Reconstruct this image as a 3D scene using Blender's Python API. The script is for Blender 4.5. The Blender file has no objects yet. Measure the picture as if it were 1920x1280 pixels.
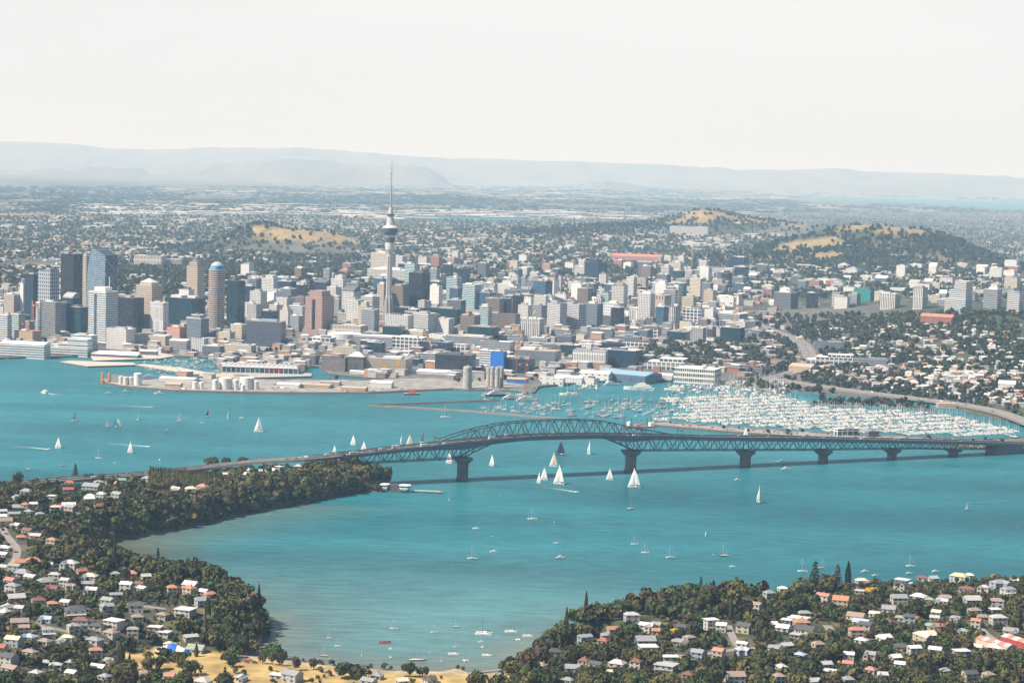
import bpy, math, random
import numpy as np
SC = bpy.context.scene
COL = SC.collection
PI = math.pi

# ------------------------------------------------------------------ camera
F, H, ROLL, YH = 3950.0, 375.0, math.radians(1.6), 318.0      # focal length in 1920-pixel units, camera height in metres
PITCH = math.atan((640 - YH) / F)
_f = np.array([0, math.cos(PITCH), -math.sin(PITCH)])
_u0 = np.cross([1, 0, 0.0], _f)
CR = math.cos(ROLL) * np.array([1, 0, 0.0]) + math.sin(ROLL) * _u0
CU = -math.sin(ROLL) * np.array([1, 0, 0.0]) + math.cos(ROLL) * _u0
CF = _f
cam = bpy.data.cameras.new('camera')
cam.sensor_width, cam.lens, cam.clip_start, cam.clip_end = 36.0, 36.0 * F / 1920, 1.0, 200000.0
camo = bpy.data.objects.new('camera', cam)
COL.objects.link(camo)
from mathutils import Matrix, Vector
camo.matrix_world = Matrix(((CR[0], CU[0], -CF[0], 0), (CR[1], CU[1], -CF[1], 0), (CR[2], CU[2], -CF[2], H), (0, 0, 0, 1)))
SC.camera = camo

# ------------------------------------------------------------------ sky, sun, exposure
SUN_EL, SUN_AZ = math.radians(50), math.radians(203)   # azimuth of the direction TO the sun, counter-clockwise from +X
W = bpy.data.worlds.new('World')
SC.world = W
W.use_nodes = True
wn, wl = W.node_tree.nodes, W.node_tree.links
sky = wn.new('ShaderNodeTexSky')
sky.sky_type = 'NISHITA'
sky.sun_disc = False
sky.sun_elevation = SUN_EL
sky.sun_rotation = PI / 2 - SUN_AZ
sky.altitude, sky.air_density, sky.dust_density, sky.ozone_density = 300, 1.0, 1.5, 1.0
wtc = wn.new('ShaderNodeTexCoord')
wmp = wn.new('ShaderNodeMapping'); wmp.inputs['Scale'].default_value = (1.5, 1.5, 9)
wnz = wn.new('ShaderNodeTexNoise'); wnz.inputs['Scale'].default_value = 2.2; wnz.inputs['Detail'].default_value = 6; wnz.inputs['Distortion'].default_value = 0.6
wrp = wn.new('ShaderNodeMapRange'); wrp.inputs['From Min'].default_value = 0.36; wrp.inputs['From Max'].default_value = 0.7; wrp.inputs['To Min'].default_value = 0.9; wrp.inputs['To Max'].default_value = 0.98
wmx = wn.new('ShaderNodeMix'); wmx.data_type = 'RGBA'
wmx.inputs['B'].default_value = (9.15, 9.1, 9.0, 1)        # a thin sheet of white cloud in the low sky ahead
wl.new(wtc.outputs['Generated'], wmp.inputs['Vector']); wl.new(wmp.outputs[0], wnz.inputs['Vector'])
wl.new(wnz.outputs['Fac'], wrp.inputs['Value']); wsp = wn.new('ShaderNodeSeparateXYZ'); wl.new(wtc.outputs['Generated'], wsp.inputs[0])
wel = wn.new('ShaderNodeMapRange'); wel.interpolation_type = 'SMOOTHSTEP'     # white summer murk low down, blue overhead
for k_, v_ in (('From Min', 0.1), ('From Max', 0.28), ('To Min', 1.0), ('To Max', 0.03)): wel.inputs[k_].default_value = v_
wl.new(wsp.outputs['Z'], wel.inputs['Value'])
wsd = wn.new('ShaderNodeMapRange'); wsd.interpolation_type = 'SMOOTHSTEP'     # murk over the land ahead; clearer unseen sky behind, made up to deepen shade
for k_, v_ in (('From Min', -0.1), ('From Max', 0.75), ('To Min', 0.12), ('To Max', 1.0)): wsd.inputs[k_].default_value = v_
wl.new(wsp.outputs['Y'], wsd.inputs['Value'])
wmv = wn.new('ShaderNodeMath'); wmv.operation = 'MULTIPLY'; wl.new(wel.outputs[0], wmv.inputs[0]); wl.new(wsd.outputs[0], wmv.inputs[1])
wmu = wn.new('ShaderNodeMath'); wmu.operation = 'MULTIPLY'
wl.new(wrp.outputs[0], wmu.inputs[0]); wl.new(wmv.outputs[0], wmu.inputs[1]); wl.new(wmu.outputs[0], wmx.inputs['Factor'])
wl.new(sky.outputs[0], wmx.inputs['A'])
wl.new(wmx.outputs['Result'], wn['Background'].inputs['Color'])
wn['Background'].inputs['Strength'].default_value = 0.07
sun = bpy.data.lights.new('sun', 'SUN')
sun.energy, sun.angle, sun.color = 5.0, math.radians(0.53), (1.0, 0.93, 0.83)
suno = bpy.data.objects.new('sun', sun)
COL.objects.link(suno)
_d = Vector((math.cos(SUN_EL) * math.cos(SUN_AZ), math.cos(SUN_EL) * math.sin(SUN_AZ), math.sin(SUN_EL)))
suno.rotation_euler = _d.to_track_quat('Z', 'Y').to_euler()
SC.view_settings.view_transform, SC.view_settings.look = 'Standard', 'None'
SC.view_settings.exposure, SC.view_settings.gamma = 0.56, 1.0
SC.render.engine = 'CYCLES'
cy = SC.cycles
cy.max_bounces, cy.diffuse_bounces, cy.glossy_bounces, cy.transmission_bounces, cy.volume_bounces, cy.transparent_max_bounces = 4, 2, 2, 2, 1, 8
cy.caustics_reflective = cy.caustics_refractive = False

# ------------------------------------------------------------------ pixels to places
def at(px, py, z=0.0):
    """The place at height z that the photograph shows at (px, py)."""
    px, py = np.asarray(px, float), np.asarray(py, float)
    d = [CF[i] + CR[i] * (px - 960) / F - CU[i] * (py - 640) / F for i in range(3)]
    t = (z - H) / np.minimum(d[2], -1e-5)
    return d[0] * t, d[1] * t
def atd(px, py, Y):
    d = [CF[i] + CR[i] * (px - 960) / F - CU[i] * (py - 640) / F for i in range(3)]
    t = Y / d[1]
    return d[0] * t, H + d[2] * t
def proj(x, y, z):
    v = [x, y, z - H]
    w = sum(v[i] * CF[i] for i in range(3))
    return 960 + F * sum(v[i] * CR[i] for i in range(3)) / w, 640 - F * sum(v[i] * CU[i] for i in range(3)) / w
def W2(pts, z=0.0):
    return [tuple(float(c) for c in at(a, b, z)) for a, b in pts]

# ------------------------------------------------------------------ objects, meshes, materials
def prop(o, label=None, cat=None, group=None, kind=None):
    for k, v in (('label', label), ('category', cat), ('group', group), ('kind', kind)):
        if v: o[k] = v
    return o
def link(name, data, parent=None, loc=None, rz=0.0):
    o = bpy.data.objects.new(name, data)
    COL.objects.link(o)
    if parent: o.parent = parent
    if loc is not None: o.location = loc
    if rz: o.rotation_euler = (0, 0, rz)
    return o
def thing(name, label, cat, loc=(0, 0, 0), rz=0.0, group=None):
    return prop(link(name, None, None, loc, rz), label, cat, group)
def copy_tree(o, loc=None, rz=None, scale=None, label=None, parent=None):
    c = o.copy(); COL.objects.link(c)
    if parent: c.parent = parent
    if loc is not None: c.location = loc
    if rz is not None: c.rotation_euler = (0, 0, rz)
    if scale is not None: c.scale = scale
    if label: c['label'] = label
    for ch in list(o.children): copy_tree(ch, parent=c)
    return c
def big_mesh(name, V, Fc, mats, cols=None, parent=None, smooth=False, mi=None):
    """V (n,3), Fc (m,k): a mesh with equal-sided faces, from arrays."""
    V = np.asarray(V, np.float32); Fc = np.asarray(Fc, np.int32)
    me = bpy.data.meshes.new(name)
    m, k = Fc.shape
    me.vertices.add(len(V)); me.vertices.foreach_set('co', V.ravel())
    me.loops.add(m * k); me.loops.foreach_set('vertex_index', Fc.ravel())
    me.polygons.add(m); me.polygons.foreach_set('loop_start', np.arange(0, m * k, k, dtype=np.int32))
    if mi is not None: me.polygons.foreach_set('material_index', np.asarray(mi, np.int32))
    me.polygons.foreach_set('use_smooth', np.full(m, smooth, bool))
    for q in (mats if isinstance(mats, (list, tuple)) else [mats]): me.materials.append(q)
    me.update(calc_edges=True)
    if cols is not None:
        a = me.color_attributes.new('Col', 'FLOAT_COLOR', 'POINT')
        c = np.ones((len(V), 4), np.float32); c[:, :3] = cols
        a.data.foreach_set('color', c.ravel())
    return link(name, me, parent)
class MB:
    """Collects boxes, prisms, bars and rings; build() links them as ONE mesh. UVs are metres along the wall and up it."""
    def __init__(s): s.v, s.f, s.m, s.uv = [], [], [], []
    def face(s, pts, m=0, uv=None):
        b = len(s.v); s.v += [tuple(p) for p in pts]; s.f.append(tuple(range(b, b + len(pts)))); s.m.append(m)
        s.uv += uv if uv else [(p[0], p[1]) for p in pts]
    def prism(s, poly, z0, z1, m=0, top=1, poly2=None, bottom=False):
        """Walls over a counter-clockwise outline (material m), a lid (material top)."""
        p2 = poly2 or poly; n = len(poly); u = 0.0
        for i in range(n):
            j = (i + 1) % n
            L = math.hypot(poly[j][0] - poly[i][0], poly[j][1] - poly[i][1])
            s.face([(*poly[i], z0), (*poly[j], z0), (*p2[j], z1), (*p2[i], z1)], m, [(u, z0), (u + L, z0), (u + L, z1), (u, z1)])
            u += math.ceil(L / 3.0) * 3.0 + 300
        if top is not None: s.face([(*p, z1) for p in p2], top)
        if bottom: s.face([(*p, z0) for p in reversed(poly)], top if top is not None else m)
        return s
    def box(s, x0, x1, y0, y1, z0, z1, m=0, top=None, bottom=False):
        return s.prism([(x0, y0), (x1, y0), (x1, y1), (x0, y1)], z0, z1, m, m if top is None else top, None, bottom)
    def bar(s, a, b, w, h=None, m=0):
        """A square bar from a to b."""
        a, b = Vector(a), Vector(b); h = h or w
        d = (b - a).normalized(); up = Vector((0, 0, 1)) if abs(d.z) < 0.95 else Vector((1, 0, 0))
        sd = d.cross(up).normalized() * (w / 2); u2 = sd.cross(d).normalized() * (h / 2)
        q = [sd + u2, -sd + u2, -sd - u2, sd - u2]
        A, B = [a + e for e in q], [b + e for e in q]
        for i in range(4):
            j = (i + 1) % 4
            s.face([A[j], A[i], B[i], B[j]], m)
        s.face(A, m); s.face(B[::-1], m)
        return s
    def lathe(s, prof, n=16, m=0, cx=0, cy=0, caps=True, mats=None):
        for k in range(len(prof) - 1):
            (r0, z0), (r1, z1) = prof[k], prof[k + 1]
            mm = mats[k] if mats else m
            for i in range(n):
                a, b = 2 * PI * i / n, 2 * PI * (i + 1) / n
                P = lambda r, t, z: (cx + r * math.cos(t), cy + r * math.sin(t), z)
                R = max(r0, r1)
                uv = [(a * R, z0), (b * R, z0), (b * R, z1), (a * R, z1)]
                if r1 < 1e-6: s.face([P(r0, a, z0), P(r0, b, z0), P(0, 0, z1)], mm, uv[:3])
                elif r0 < 1e-6: s.face([P(0, 0, z0), P(r1, b, z1), P(r1, a, z1)], mm, uv[:3])
                else: s.face([P(r0, a, z0), P(r0, b, z0), P(r1, b, z1), P(r1, a, z1)], mm, uv)
        if caps and prof[-1][0] > 1e-6: s.face([(cx + prof[-1][0] * math.cos(2 * PI * i / n), cy + prof[-1][0] * math.sin(2 * PI * i / n), prof[-1][1]) for i in range(n)], mats[-1] if mats else m)
        return s
    def build(s, name, mats, parent=None, loc=None, rz=0.0, smooth=False):
        me = bpy.data.meshes.new(name)
        me.from_pydata(s.v, [], s.f)
        mats = mats if isinstance(mats, (list, tuple)) else [mats]
        for q in mats: me.materials.append(q)
        me.polygons.foreach_set('material_index', [min(x, len(mats) - 1) for x in s.m])
        if smooth: me.polygons.foreach_set('use_smooth', [True] * len(s.f))
        uv = me.uv_layers.new(name='UVMap')
        uv.data.foreach_set('uv', np.array(s.uv, np.float32).ravel())
        me.update()
        return link(name, me, parent, loc, rz)
_M = {}
def new_mat(name):
    m = bpy.data.materials.new(name); m.use_nodes = True
    return m, m.node_tree.nodes, m.node_tree.links, m.node_tree.nodes['Principled BSDF']
def paint(c, rough=0.6, vary=0.12, scale=0.15, metal=0.0, name=None):
    """A plain painted or weathered surface: a colour broken up by soft noise."""
    key = ('p', tuple(c), rough, vary, scale, metal)
    if key in _M: return _M[key]
    m, n, l, b = new_mat(name or 'paint')
    t = n.new('ShaderNodeNewGeometry'); z = n.new('ShaderNodeTexNoise'); z.inputs['Scale'].default_value = scale; z.inputs['Detail'].default_value = 4
    x = n.new('ShaderNodeMix'); x.data_type = 'RGBA'
    x.inputs['A'].default_value = (*[q * (1 - vary) for q in c], 1); x.inputs['B'].default_value = (*[min(1, q * (1 + vary)) for q in c], 1)
    l.new(t.outputs['Position'], z.inputs['Vector']); l.new(z.outputs['Fac'], x.inputs['Factor']); l.new(x.outputs['Result'], b.inputs['Base Color'])
    b.inputs['Roughness'].default_value = rough; b.inputs['Metallic'].default_value = metal
    _M[key] = m
    return m
def facade(wall, glass, fl=3.6, vf=0.5, bay=3.0, hf=0.7, gr=0.12, vary=0.5):
    """A wall with storeys of windows: UVs in metres, one storey every fl, one window every bay; vf, hf are the glass shares."""
    key = ('f', tuple(wall), tuple(glass), fl, vf, bay, hf, gr)
    if key in _M: return _M[key]
    m, n, l, b = new_mat('facade')
    uv = n.new('ShaderNodeUVMap'); sp = n.new('ShaderNodeSeparateXYZ'); l.new(uv.outputs[0], sp.inputs[0])
    def math_(op, a, c):
        q = n.new('ShaderNodeMath'); q.operation = op
        for i, e in enumerate((a, c)):
            if isinstance(e, (int, float)): q.inputs[i].default_value = e
            else: l.new(e, q.inputs[i])
        return q.outputs[0]
    us, vs = math_('DIVIDE', sp.outputs[0], bay), math_('DIVIDE', sp.outputs[1], fl)
    mu = math_('LESS_THAN', math_('FRACT', us, 0), hf) if hf < 1 else None
    mv = math_('LESS_THAN', math_('FRACT', vs, 0), vf) if vf < 1 else None
    mask = mu if mv is None else (mv if mu is None else math_('MULTIPLY', mu, mv))
    cb = n.new('ShaderNodeCombineXYZ'); l.new(math_('FLOOR', us, 0), cb.inputs[0]); l.new(math_('FLOOR', vs, 0), cb.inputs[1])
    wz = n.new('ShaderNodeTexWhiteNoise'); wz.noise_dimensions = '2D'; l.new(cb.outputs[0], wz.inputs['Vector'])
    gx = n.new('ShaderNodeMix'); gx.data_type = 'RGBA'; l.new(wz.outputs['Value'], gx.inputs['Factor'])
    gx.inputs['A'].default_value = (*[q * (1 - vary) for q in glass], 1); gx.inputs['B'].default_value = (*[min(1, q * (1 + vary)) for q in glass], 1)
    ge = n.new('ShaderNodeNewGeometry'); nz = n.new('ShaderNodeTexNoise'); nz.inputs['Scale'].default_value = 0.09; l.new(ge.outputs['Position'], nz.inputs['Vector'])
    wx = n.new('ShaderNodeMix'); wx.data_type = 'RGBA'; l.new(nz.outputs['Fac'], wx.inputs['Factor'])
    wx.inputs['A'].default_value = (*[q * 0.88 for q in wall], 1); wx.inputs['B'].default_value = (*[min(1, q * 1.1) for q in wall], 1)
    x = n.new('ShaderNodeMix'); x.data_type = 'RGBA'
    l.new(wx.outputs['Result'], x.inputs['A']); l.new(gx.outputs['Result'], x.inputs['B'])
    l.new(x.outputs['Result'], b.inputs['Base Color'])
    r = n.new('ShaderNodeMapRange'); r.inputs['To Min'].default_value = 0.75; r.inputs['To Max'].default_value = gr
    if mask is not None:
        l.new(mask, x.inputs['Factor']); l.new(mask, r.inputs['Value']); l.new(r.outputs[0], b.inputs['Roughness'])
    else: x.inputs['Factor'].default_value = 1; b.inputs['Roughness'].default_value = gr
    _M[key] = m
    return m
def tinted(name, rough=0.85, vary=0.25, scale=0.05, detail=5, spec=0.3, scale2=None):
    """Colour from the mesh's own colour attribute (what covers the ground there), broken up by noise."""
    m, n, l, b = new_mat(name)
    a = n.new('ShaderNodeAttribute'); a.attribute_name = 'Col'
    t = n.new('ShaderNodeNewGeometry'); z = n.new('ShaderNodeTexNoise'); z.inputs['Scale'].default_value = scale; z.inputs['Detail'].default_value = detail
    l.new(t.outputs['Position'], z.inputs['Vector'])
    r = n.new('ShaderNodeMapRange'); r.inputs['From Min'].default_value = 0.3; r.inputs['From Max'].default_value = 0.7
    r.inputs['To Min'].default_value = 1 - vary; r.inputs['To Max'].default_value = 1 + vary
    l.new(z.outputs['Fac'], r.inputs['Value'])
    x = n.new('ShaderNodeVectorMath'); x.operation = 'SCALE'; l.new(a.outputs['Color'], x.inputs[0]); l.new(r.outputs[0], x.inputs['Scale'])
    l.new(x.outputs[0], b.inputs['Base Color']); b.inputs['Roughness'].default_value = rough; b.inputs['Specular IOR Level'].default_value = spec
    return m
def vnoise(x, y, s, seed=0):
    """Smooth value noise, 0..1, with features about s metres wide."""
    x, y = np.asarray(x, float) / s + seed * 17.3, np.asarray(y, float) / s + seed * 7.7
    i, j = np.floor(x), np.floor(y); u, v = x - i, y - j
    u, v = u * u * (3 - 2 * u), v * v * (3 - 2 * v)
    def hsh(a, b):
        q = np.sin(a * 127.1 + b * 311.7 + seed * 74.7) * 43758.5453
        return q - np.floor(q)
    return (hsh(i, j) * (1 - u) + hsh(i + 1, j) * u) * (1 - v) + (hsh(i, j + 1) * (1 - u) + hsh(i + 1, j + 1) * u) * v
def fbm(x, y, s, seed=0, oct=4):
    r, a, t = 0.0, 1.0, 0.0
    for k in range(oct): r = r + a * vnoise(x, y, s / 2 ** k, seed + k); t += a; a *= 0.5
    return r / t
def sd(P, X, Y):
    """Signed distance to a polygon, positive inside."""
    P = np.asarray(P, float); X, Y = np.asarray(X, float), np.asarray(Y, float)
    d2 = np.full(X.shape, 1e18); ins = np.zeros(X.shape, bool)
    for (x0, y0), (x1, y1) in zip(P, np.roll(P, -1, 0)):
        ex, ey = x1 - x0, y1 - y0; wx, wy = X - x0, Y - y0
        t = np.clip((wx * ex + wy * ey) / (ex * ex + ey * ey + 1e-9), 0, 1)
        d2 = np.minimum(d2, (wx - ex * t) ** 2 + (wy - ey * t) ** 2)
        c = (y0 > Y) != (y1 > Y)
        ins ^= c & (X < ex * (Y - y0) / (ey if abs(ey) > 1e-9 else 1e-9) + x0)
    return np.where(ins, 1, -1) * np.sqrt(d2)
def sst(a, b, x):
    t = np.clip((x - a) / (b - a), 0, 1)
    return t * t * (3 - 2 * t)

# ------------------------------------------------------------------ the shores
CITY = W2([(-900, 700), (-350, 690), (0, 673), (95, 671), (170, 668), (290, 668), (395, 672), (420, 702), (562, 703), (575, 690), (600, 690), (620, 703), (700, 711), (780, 716), (860, 722), (900, 729), (1000, 738),
           (1008, 727), (1060, 722), (1110, 717), (1240, 716), (1350, 714), (1362, 722), (1400, 727), (1455, 738), (1480, 735), (1530, 738), (1600, 744), (1700, 752), (1760, 758), (1800, 770), (1850, 782), (1930, 800), (2100, 838), (2400, 880)]) + [(30000, 4000), (60000, 80000), (-60000, 80000), (-30000, 4000)]
WYN = W2([(186, 717), (230, 726), (330, 734), (430, 737), (560, 738.5), (690, 738.5), (760, 735), (850, 731), (880, 733), (945, 733), (990, 728), (940, 715), (780, 711), (690, 714), (560, 713.5), (480, 713), (380, 710), (300, 713), (190, 712)])
SPIT = W2([(1222, 792), (1330, 800), (1500, 811), (1700, 821), (1850, 826), (1930, 822), (2100, 836), (2300, 880), (1990, 860), (1930, 849), (1870, 848), (1790, 836), (1600, 827), (1400, 814), (1228, 799)])
ISLET = W2([(1500, 757), (1560, 752), (1650, 753), (1750, 765), (1760, 772), (1740, 771), (1650, 762), (1540, 761)])
NORTH = W2([(-500, 945), (-200, 930), (0, 921), (130, 914), (265, 905), (380, 893), (450, 887), (540, 882), (620, 884), (690, 893), (735, 910), (712, 922), (690, 921), (640, 930), (560, 945), (450, 965), (330, 993), (240, 1008), (190, 1020), (178, 1034),
            (195, 1062), (240, 1080), (300, 1100), (370, 1112), (420, 1122), (465, 1150), (492, 1175), (497, 1192), (485, 1204), (455, 1218), (470, 1228), (560, 1240), (650, 1250), (740, 1257), (830, 1258), (860, 1252), (880, 1262),
            (915, 1262), (955, 1258), (985, 1240), (1005, 1222), (1040, 1208), (1110, 1196), (1165, 1180), (1180, 1168), (1205, 1170), (1300, 1157), (1450, 1142), (1600, 1128), (1750, 1124), (1920, 1118), (2300, 1110)]) + [(2500, 1500), (2500, 700), (-2500, 700), (-2500, 2300)]
PARK = W2([(400, 1222), (470, 1226), (560, 1238), (740, 1252), (860, 1252), (960, 1262), (1010, 1290), (700, 1330), (420, 1300), (180, 1265), (230, 1230), (300, 1216)], 3)
MANUKAU = W2([(1500, 371), (1620, 378), (1760, 385), (1960, 398), (2200, 404), (2200, 382), (1960, 381), (1760, 374), (1640, 371.5), (1530, 368.5)])
TAMAKI = W2([(755, 408), (800, 411), (900, 413), (985, 415), (985, 410.5), (900, 408), (800, 406.5), (755, 405)])
def hill(px, Y, hgt, rx, ry, p=2.0):
    return (float(atd(px, 500, Y)[0]), Y, hgt, rx, ry, p)
HILLS = [hill(1640, 8600, 92, 520, 620, 3.0), hill(1672, 8650, 48, 330, 320, 3.6), hill(1520, 8300, 35, 420, 500, 2),
         hill(1330, 11400, 78, 900, 900, 2), hill(1312, 11400, 62, 210, 300, 2.2), hill(1440, 11600, 40, 420, 500, 2), hill(1040, 10500, 38, 900, 900, 2),
         hill(555, 8300, 66, 330, 330, 2.6), hill(590, 8300, 20, 240, 300, 2.2), hill(480, 8500, 58, 110, 220, 2.2), hill(470, 5900, 30, 700, 500, 2), hill(60, 11000, 45, 900, 700, 2),
         hill(1830, 5200, 32, 420, 600, 2), hill(740, 4700, 22, 300, 300, 2)]
FARSH = W2([(-500, 945), (-200, 930), (0, 921), (130, 914), (265, 905), (380, 893), (450, 887), (540, 882)])
def pdist(P, X, Y):
    d2 = np.full(np.shape(X), 1e18)
    for (x0, y0), (x1, y1) in zip(P[:-1], P[1:]):
        ex, ey = x1 - x0, y1 - y0; t = np.clip(((X - x0) * ex + (Y - y0) * ey) / (ex * ex + ey * ey), 0, 1)
        d2 = np.minimum(d2, (X - x0 - ex * t) ** 2 + (Y - y0 - ey * t) ** 2)
    return np.sqrt(d2)
def height(X, Y):
    X, Y = np.asarray(X, float), np.asarray(Y, float)
    sh = X.shape; X, Y = X.ravel(), Y.ravel()
    h = np.full(X.shape, -6.0)
    far = Y > 2850; near = ~far
    if far.any():
        x, y = X[far], Y[far]
        d = sd(CITY, x, y)
        d = np.where(d > 0, np.maximum(0, np.minimum(d, np.minimum(-sd(MANUKAU, x, y), -sd(TAMAKI, x, y)))) - (np.maximum(sd(MANUKAU, x, y), sd(TAMAKI, x, y)) > 0) * 5, d)
        land = 2.6 + 26 * sst(60, 1400, d) + 14 * (fbm(x, y, 900, 3) - 0.4) * sst(300, 1500, d)
        land += sst(40, 260, d) * 22 * sst(150, 420, x - 0.12 * y) * sst(7000, 5200, y)            # the bluff above the marina
        for hx, hy, hh, rx, ry, p in HILLS:
            q = ((x - hx) / rx) ** 2 + ((y - hy) / ry) ** 2
            land += hh * np.exp(-q ** (p / 2)) * sst(30, 400, d)
        rg = np.exp(-((y - 52000) / 4200) ** 2)                                             # the ridge that closes the view
        ang = x / np.maximum(y, 1)
        land += rg * (585 + 190 * (fbm(ang * 1000, y * 0.004, 70, 9, 5) - 0.5) + 130 * (fbm(ang * 1000, y * 0.0, 15, 13, 5) - 0.5) + 85 * np.exp(-((ang + 0.23) / 0.05) ** 2) + 80 * np.exp(-((ang + 0.1) / 0.05) ** 2) - 60 * sst(0.0, 0.25, ang))
        rg2 = np.exp(-((y - 24000) / 2500) ** 2)
        land += np.exp(-((y - 40000) / 2600) ** 2) * 420 * sst(.42, .75, fbm(ang * 1000, y * 0.002, 60, 27, 5)) * sst(0.12, -0.05, ang)
        land += rg2 * 260 * sst(0.45, 0.75, fbm(ang * 1000, y * 0.003, 110, 21, 4)) * sst(0.05, -0.15, ang)
        g = np.where(d > 0, land, np.maximum(-6, d * 0.5 - 0.3))
        for P, hh in ((WYN, 3.0), (SPIT, 2.8), (ISLET, 2.4)):
            q = sd(P, x, y)
            g = np.maximum(g, np.where(q > 0, np.minimum(hh, 0.4 + q * 0.5), np.maximum(-6, q * 0.6)))
        h[far] = g
    if near.any():
        x, y = X[near], Y[near]
        d = sd(NORTH, x, y)
        pk = sd(PARK, x, y)
        top = 19 + 9 * (fbm(x, y, 160, 5) - 0.5)
        top = top - 6 * sst(-450, -150, x) * sst(2000, 2250, y)
        top = 6.5 + (top - 6.5) * sst(20, 170, pdist(FARSH, x, y))
        beach = np.exp(-((x + 20) / 190) ** 2) * (y < 1640) * (y > 1380)
        L = 7 + 9 * sst(1650, 1500, y) + 60 * beach
        prof = 1 - np.exp(-np.maximum(d, 0) / L)
        low = sst(-60, 5, pk)
        g = (top * prof) * (1 - low) + low * np.minimum(3.0, 0.2 + d * 0.09)
        h[near] = np.where(d > 0, g + 0.25, np.maximum(-6, d * 0.2))
        q = sd(SPIT, x, y)
        h[near] = np.maximum(h[near], np.where(q > 0, np.minimum(2.8, 0.4 + q * 0.5), np.maximum(-6, q * 0.6)))
    return h.reshape(sh)
def ground(px, py):
    """Where the line of sight through (px, py) meets the land."""
    px, py = np.atleast_1d(np.asarray(px, float)), np.atleast_1d(np.asarray(py, float))
    z = np.full(px.shape, 12.0)
    for _ in range(14):
        x, y = at(px, py, z); z = 0.45 * z + 0.55 * np.maximum(hq(x, y), 0)
    x, y = at(px, py, z)
    return x, y, np.maximum(hq(x, y), 0)
def g1(px, py):
    x, y, z = ground(px, py)
    return float(x[0]), float(y[0]), float(z[0])

# ground covers, as base colours
C_GRASS, C_FOREST, C_URBAN, C_STREET, C_SAND, C_HAY = (0.17, 0.15, 0.06), (0.035, 0.05, 0.025), (0.20, 0.19, 0.17), (0.13, 0.125, 0.12), (0.42, 0.33, 0.22), (0.46, 0.32, 0.12)
def mixc(c, col, f):
    return c * (1 - f[:, None]) + np.array(col) * f[:, None]
def cover(x, y, z):
    c = np.tile(np.array((0.07, 0.068, 0.045)), (len(x), 1))
    n1, n2 = fbm(x, y, 60, 31), fbm(x, y, 420, 33)
    c = mixc(c, C_FOREST, sst(0.45, 0.62, n1) * 0.8)
    fg = y < 2850
    c = mixc(c, (0.13, 0.115, 0.05), sst(0.5, 0.7, fbm(x, y, 25, 36)) * fg * 0.8)
    far = y > 7200
    c = mixc(c, C_URBAN, (~fg) * sst(0.45, 0.7, fbm(x, y, 150, 34)) * 0.6)
    d = sd(CITY, x, y)
    c = mixc(c, C_STREET, ((d > 0) & (d < 1500) & (y < 5600)) * sst(900, 300, x - 0.1 * y) * 0.85)
    c = mixc(c, (0.33, 0.31, 0.28), ((np.maximum(np.maximum(sd(WYN, x, y), sd(SPIT, x, y)), 0) > 0) & (y > 2000)) * 0.8)
    c = mixc(c, (0.22, 0.19, 0.10), far * sst(0.58, 0.75, fbm(x, y * .5, 700, 38)) * 0.6)
    for px, Y, r, ry, f in ((1690, 8620, 150, 260, 1), (1640, 8540, 180, 180, 0.9), (1510, 8250, 160, 140, 0.9), (1535, 8000, 110, 80, 0.9), (1312, 11380, 120, 250, 0.9), (1270, 11100, 170, 120, 0.8), (1450, 11300, 200, 120, 0.8), (1385, 11250, 130, 100, .8), (1130, 10100, 130, 80, .7), (585, 8220, 190, 190, 1), (500, 8270, 70, 170, 1), (40, 11000, 380, 120, 0.9), (255, 5750, 110, 60, 0.8), (480, 6000, 120, 60, 0.8)):
        hx = float(atd(px, 500, Y)[0])
        q = ((x - hx) / r) ** 2 + ((y - Y) / ry) ** 2 + 1.5 * (fbm(x, y, 120, 41) - 0.5)
        c = mixc(c, (0.33, 0.235, 0.105), sst(1.1, 0.8, q) * f * (0.6 + 0.4 * sst(.4, .6, fbm(x, y, 60, 44))))
    pk = sd(PARK, x, y)
    c = mixc(c, C_HAY, (pk > -4) * fg * (0.75 + 0.25 * n1))
    dn = sd(NORTH, x, y)
    c = mixc(c, C_SAND, fg * (dn < 13) * (dn > -30) * (np.abs(x + 10) < 210) * (y < 1640))
    c = mixc(c, (0.13, 0.10, 0.07), fg * (dn < 3) * (np.abs(x + 10) > 210))
    c = mixc(c, (0.045, 0.06, 0.025), (~fg) * (y < 5200) * sst(250, 520, x - 0.1 * y) * .85)
    c = mixc(c, (0.21, 0.20, 0.17), sst(28000, 40000, y) * (.55 + .45 * sst(.4, .6, fbm(x, y * .4, 600, 58, 5))))  # far ridges paled in their own colour, adding to the haze
    rock = (np.abs(z - 2) < 2) & (~fg) & (y < 4200)
    c = mixc(c, (0.16, 0.15, 0.135), rock * (np.maximum(np.maximum(sd(SPIT, x, y), sd(WYN, x, y)), sd(ISLET, x, y)) > -40) * (np.maximum(np.maximum(sd(SPIT, x, y), sd(WYN, x, y)), sd(ISLET, x, y)) < 5) * 0.9)
    return c
_r = [1050.0]
while _r[-1] < 62000: _r.append(_r[-1] * (1.0042 if _r[-1] < 5000 else 1.011))
GY, GA = np.meshgrid(np.array(_r), np.linspace(-0.36, 0.36, 440), indexing='ij')
GX = GY * GA
GZ = height(GX, GY)
nr, nc = GX.shape
_gy = np.log(np.array(_r)); _gi = np.arange(nr)
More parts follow.
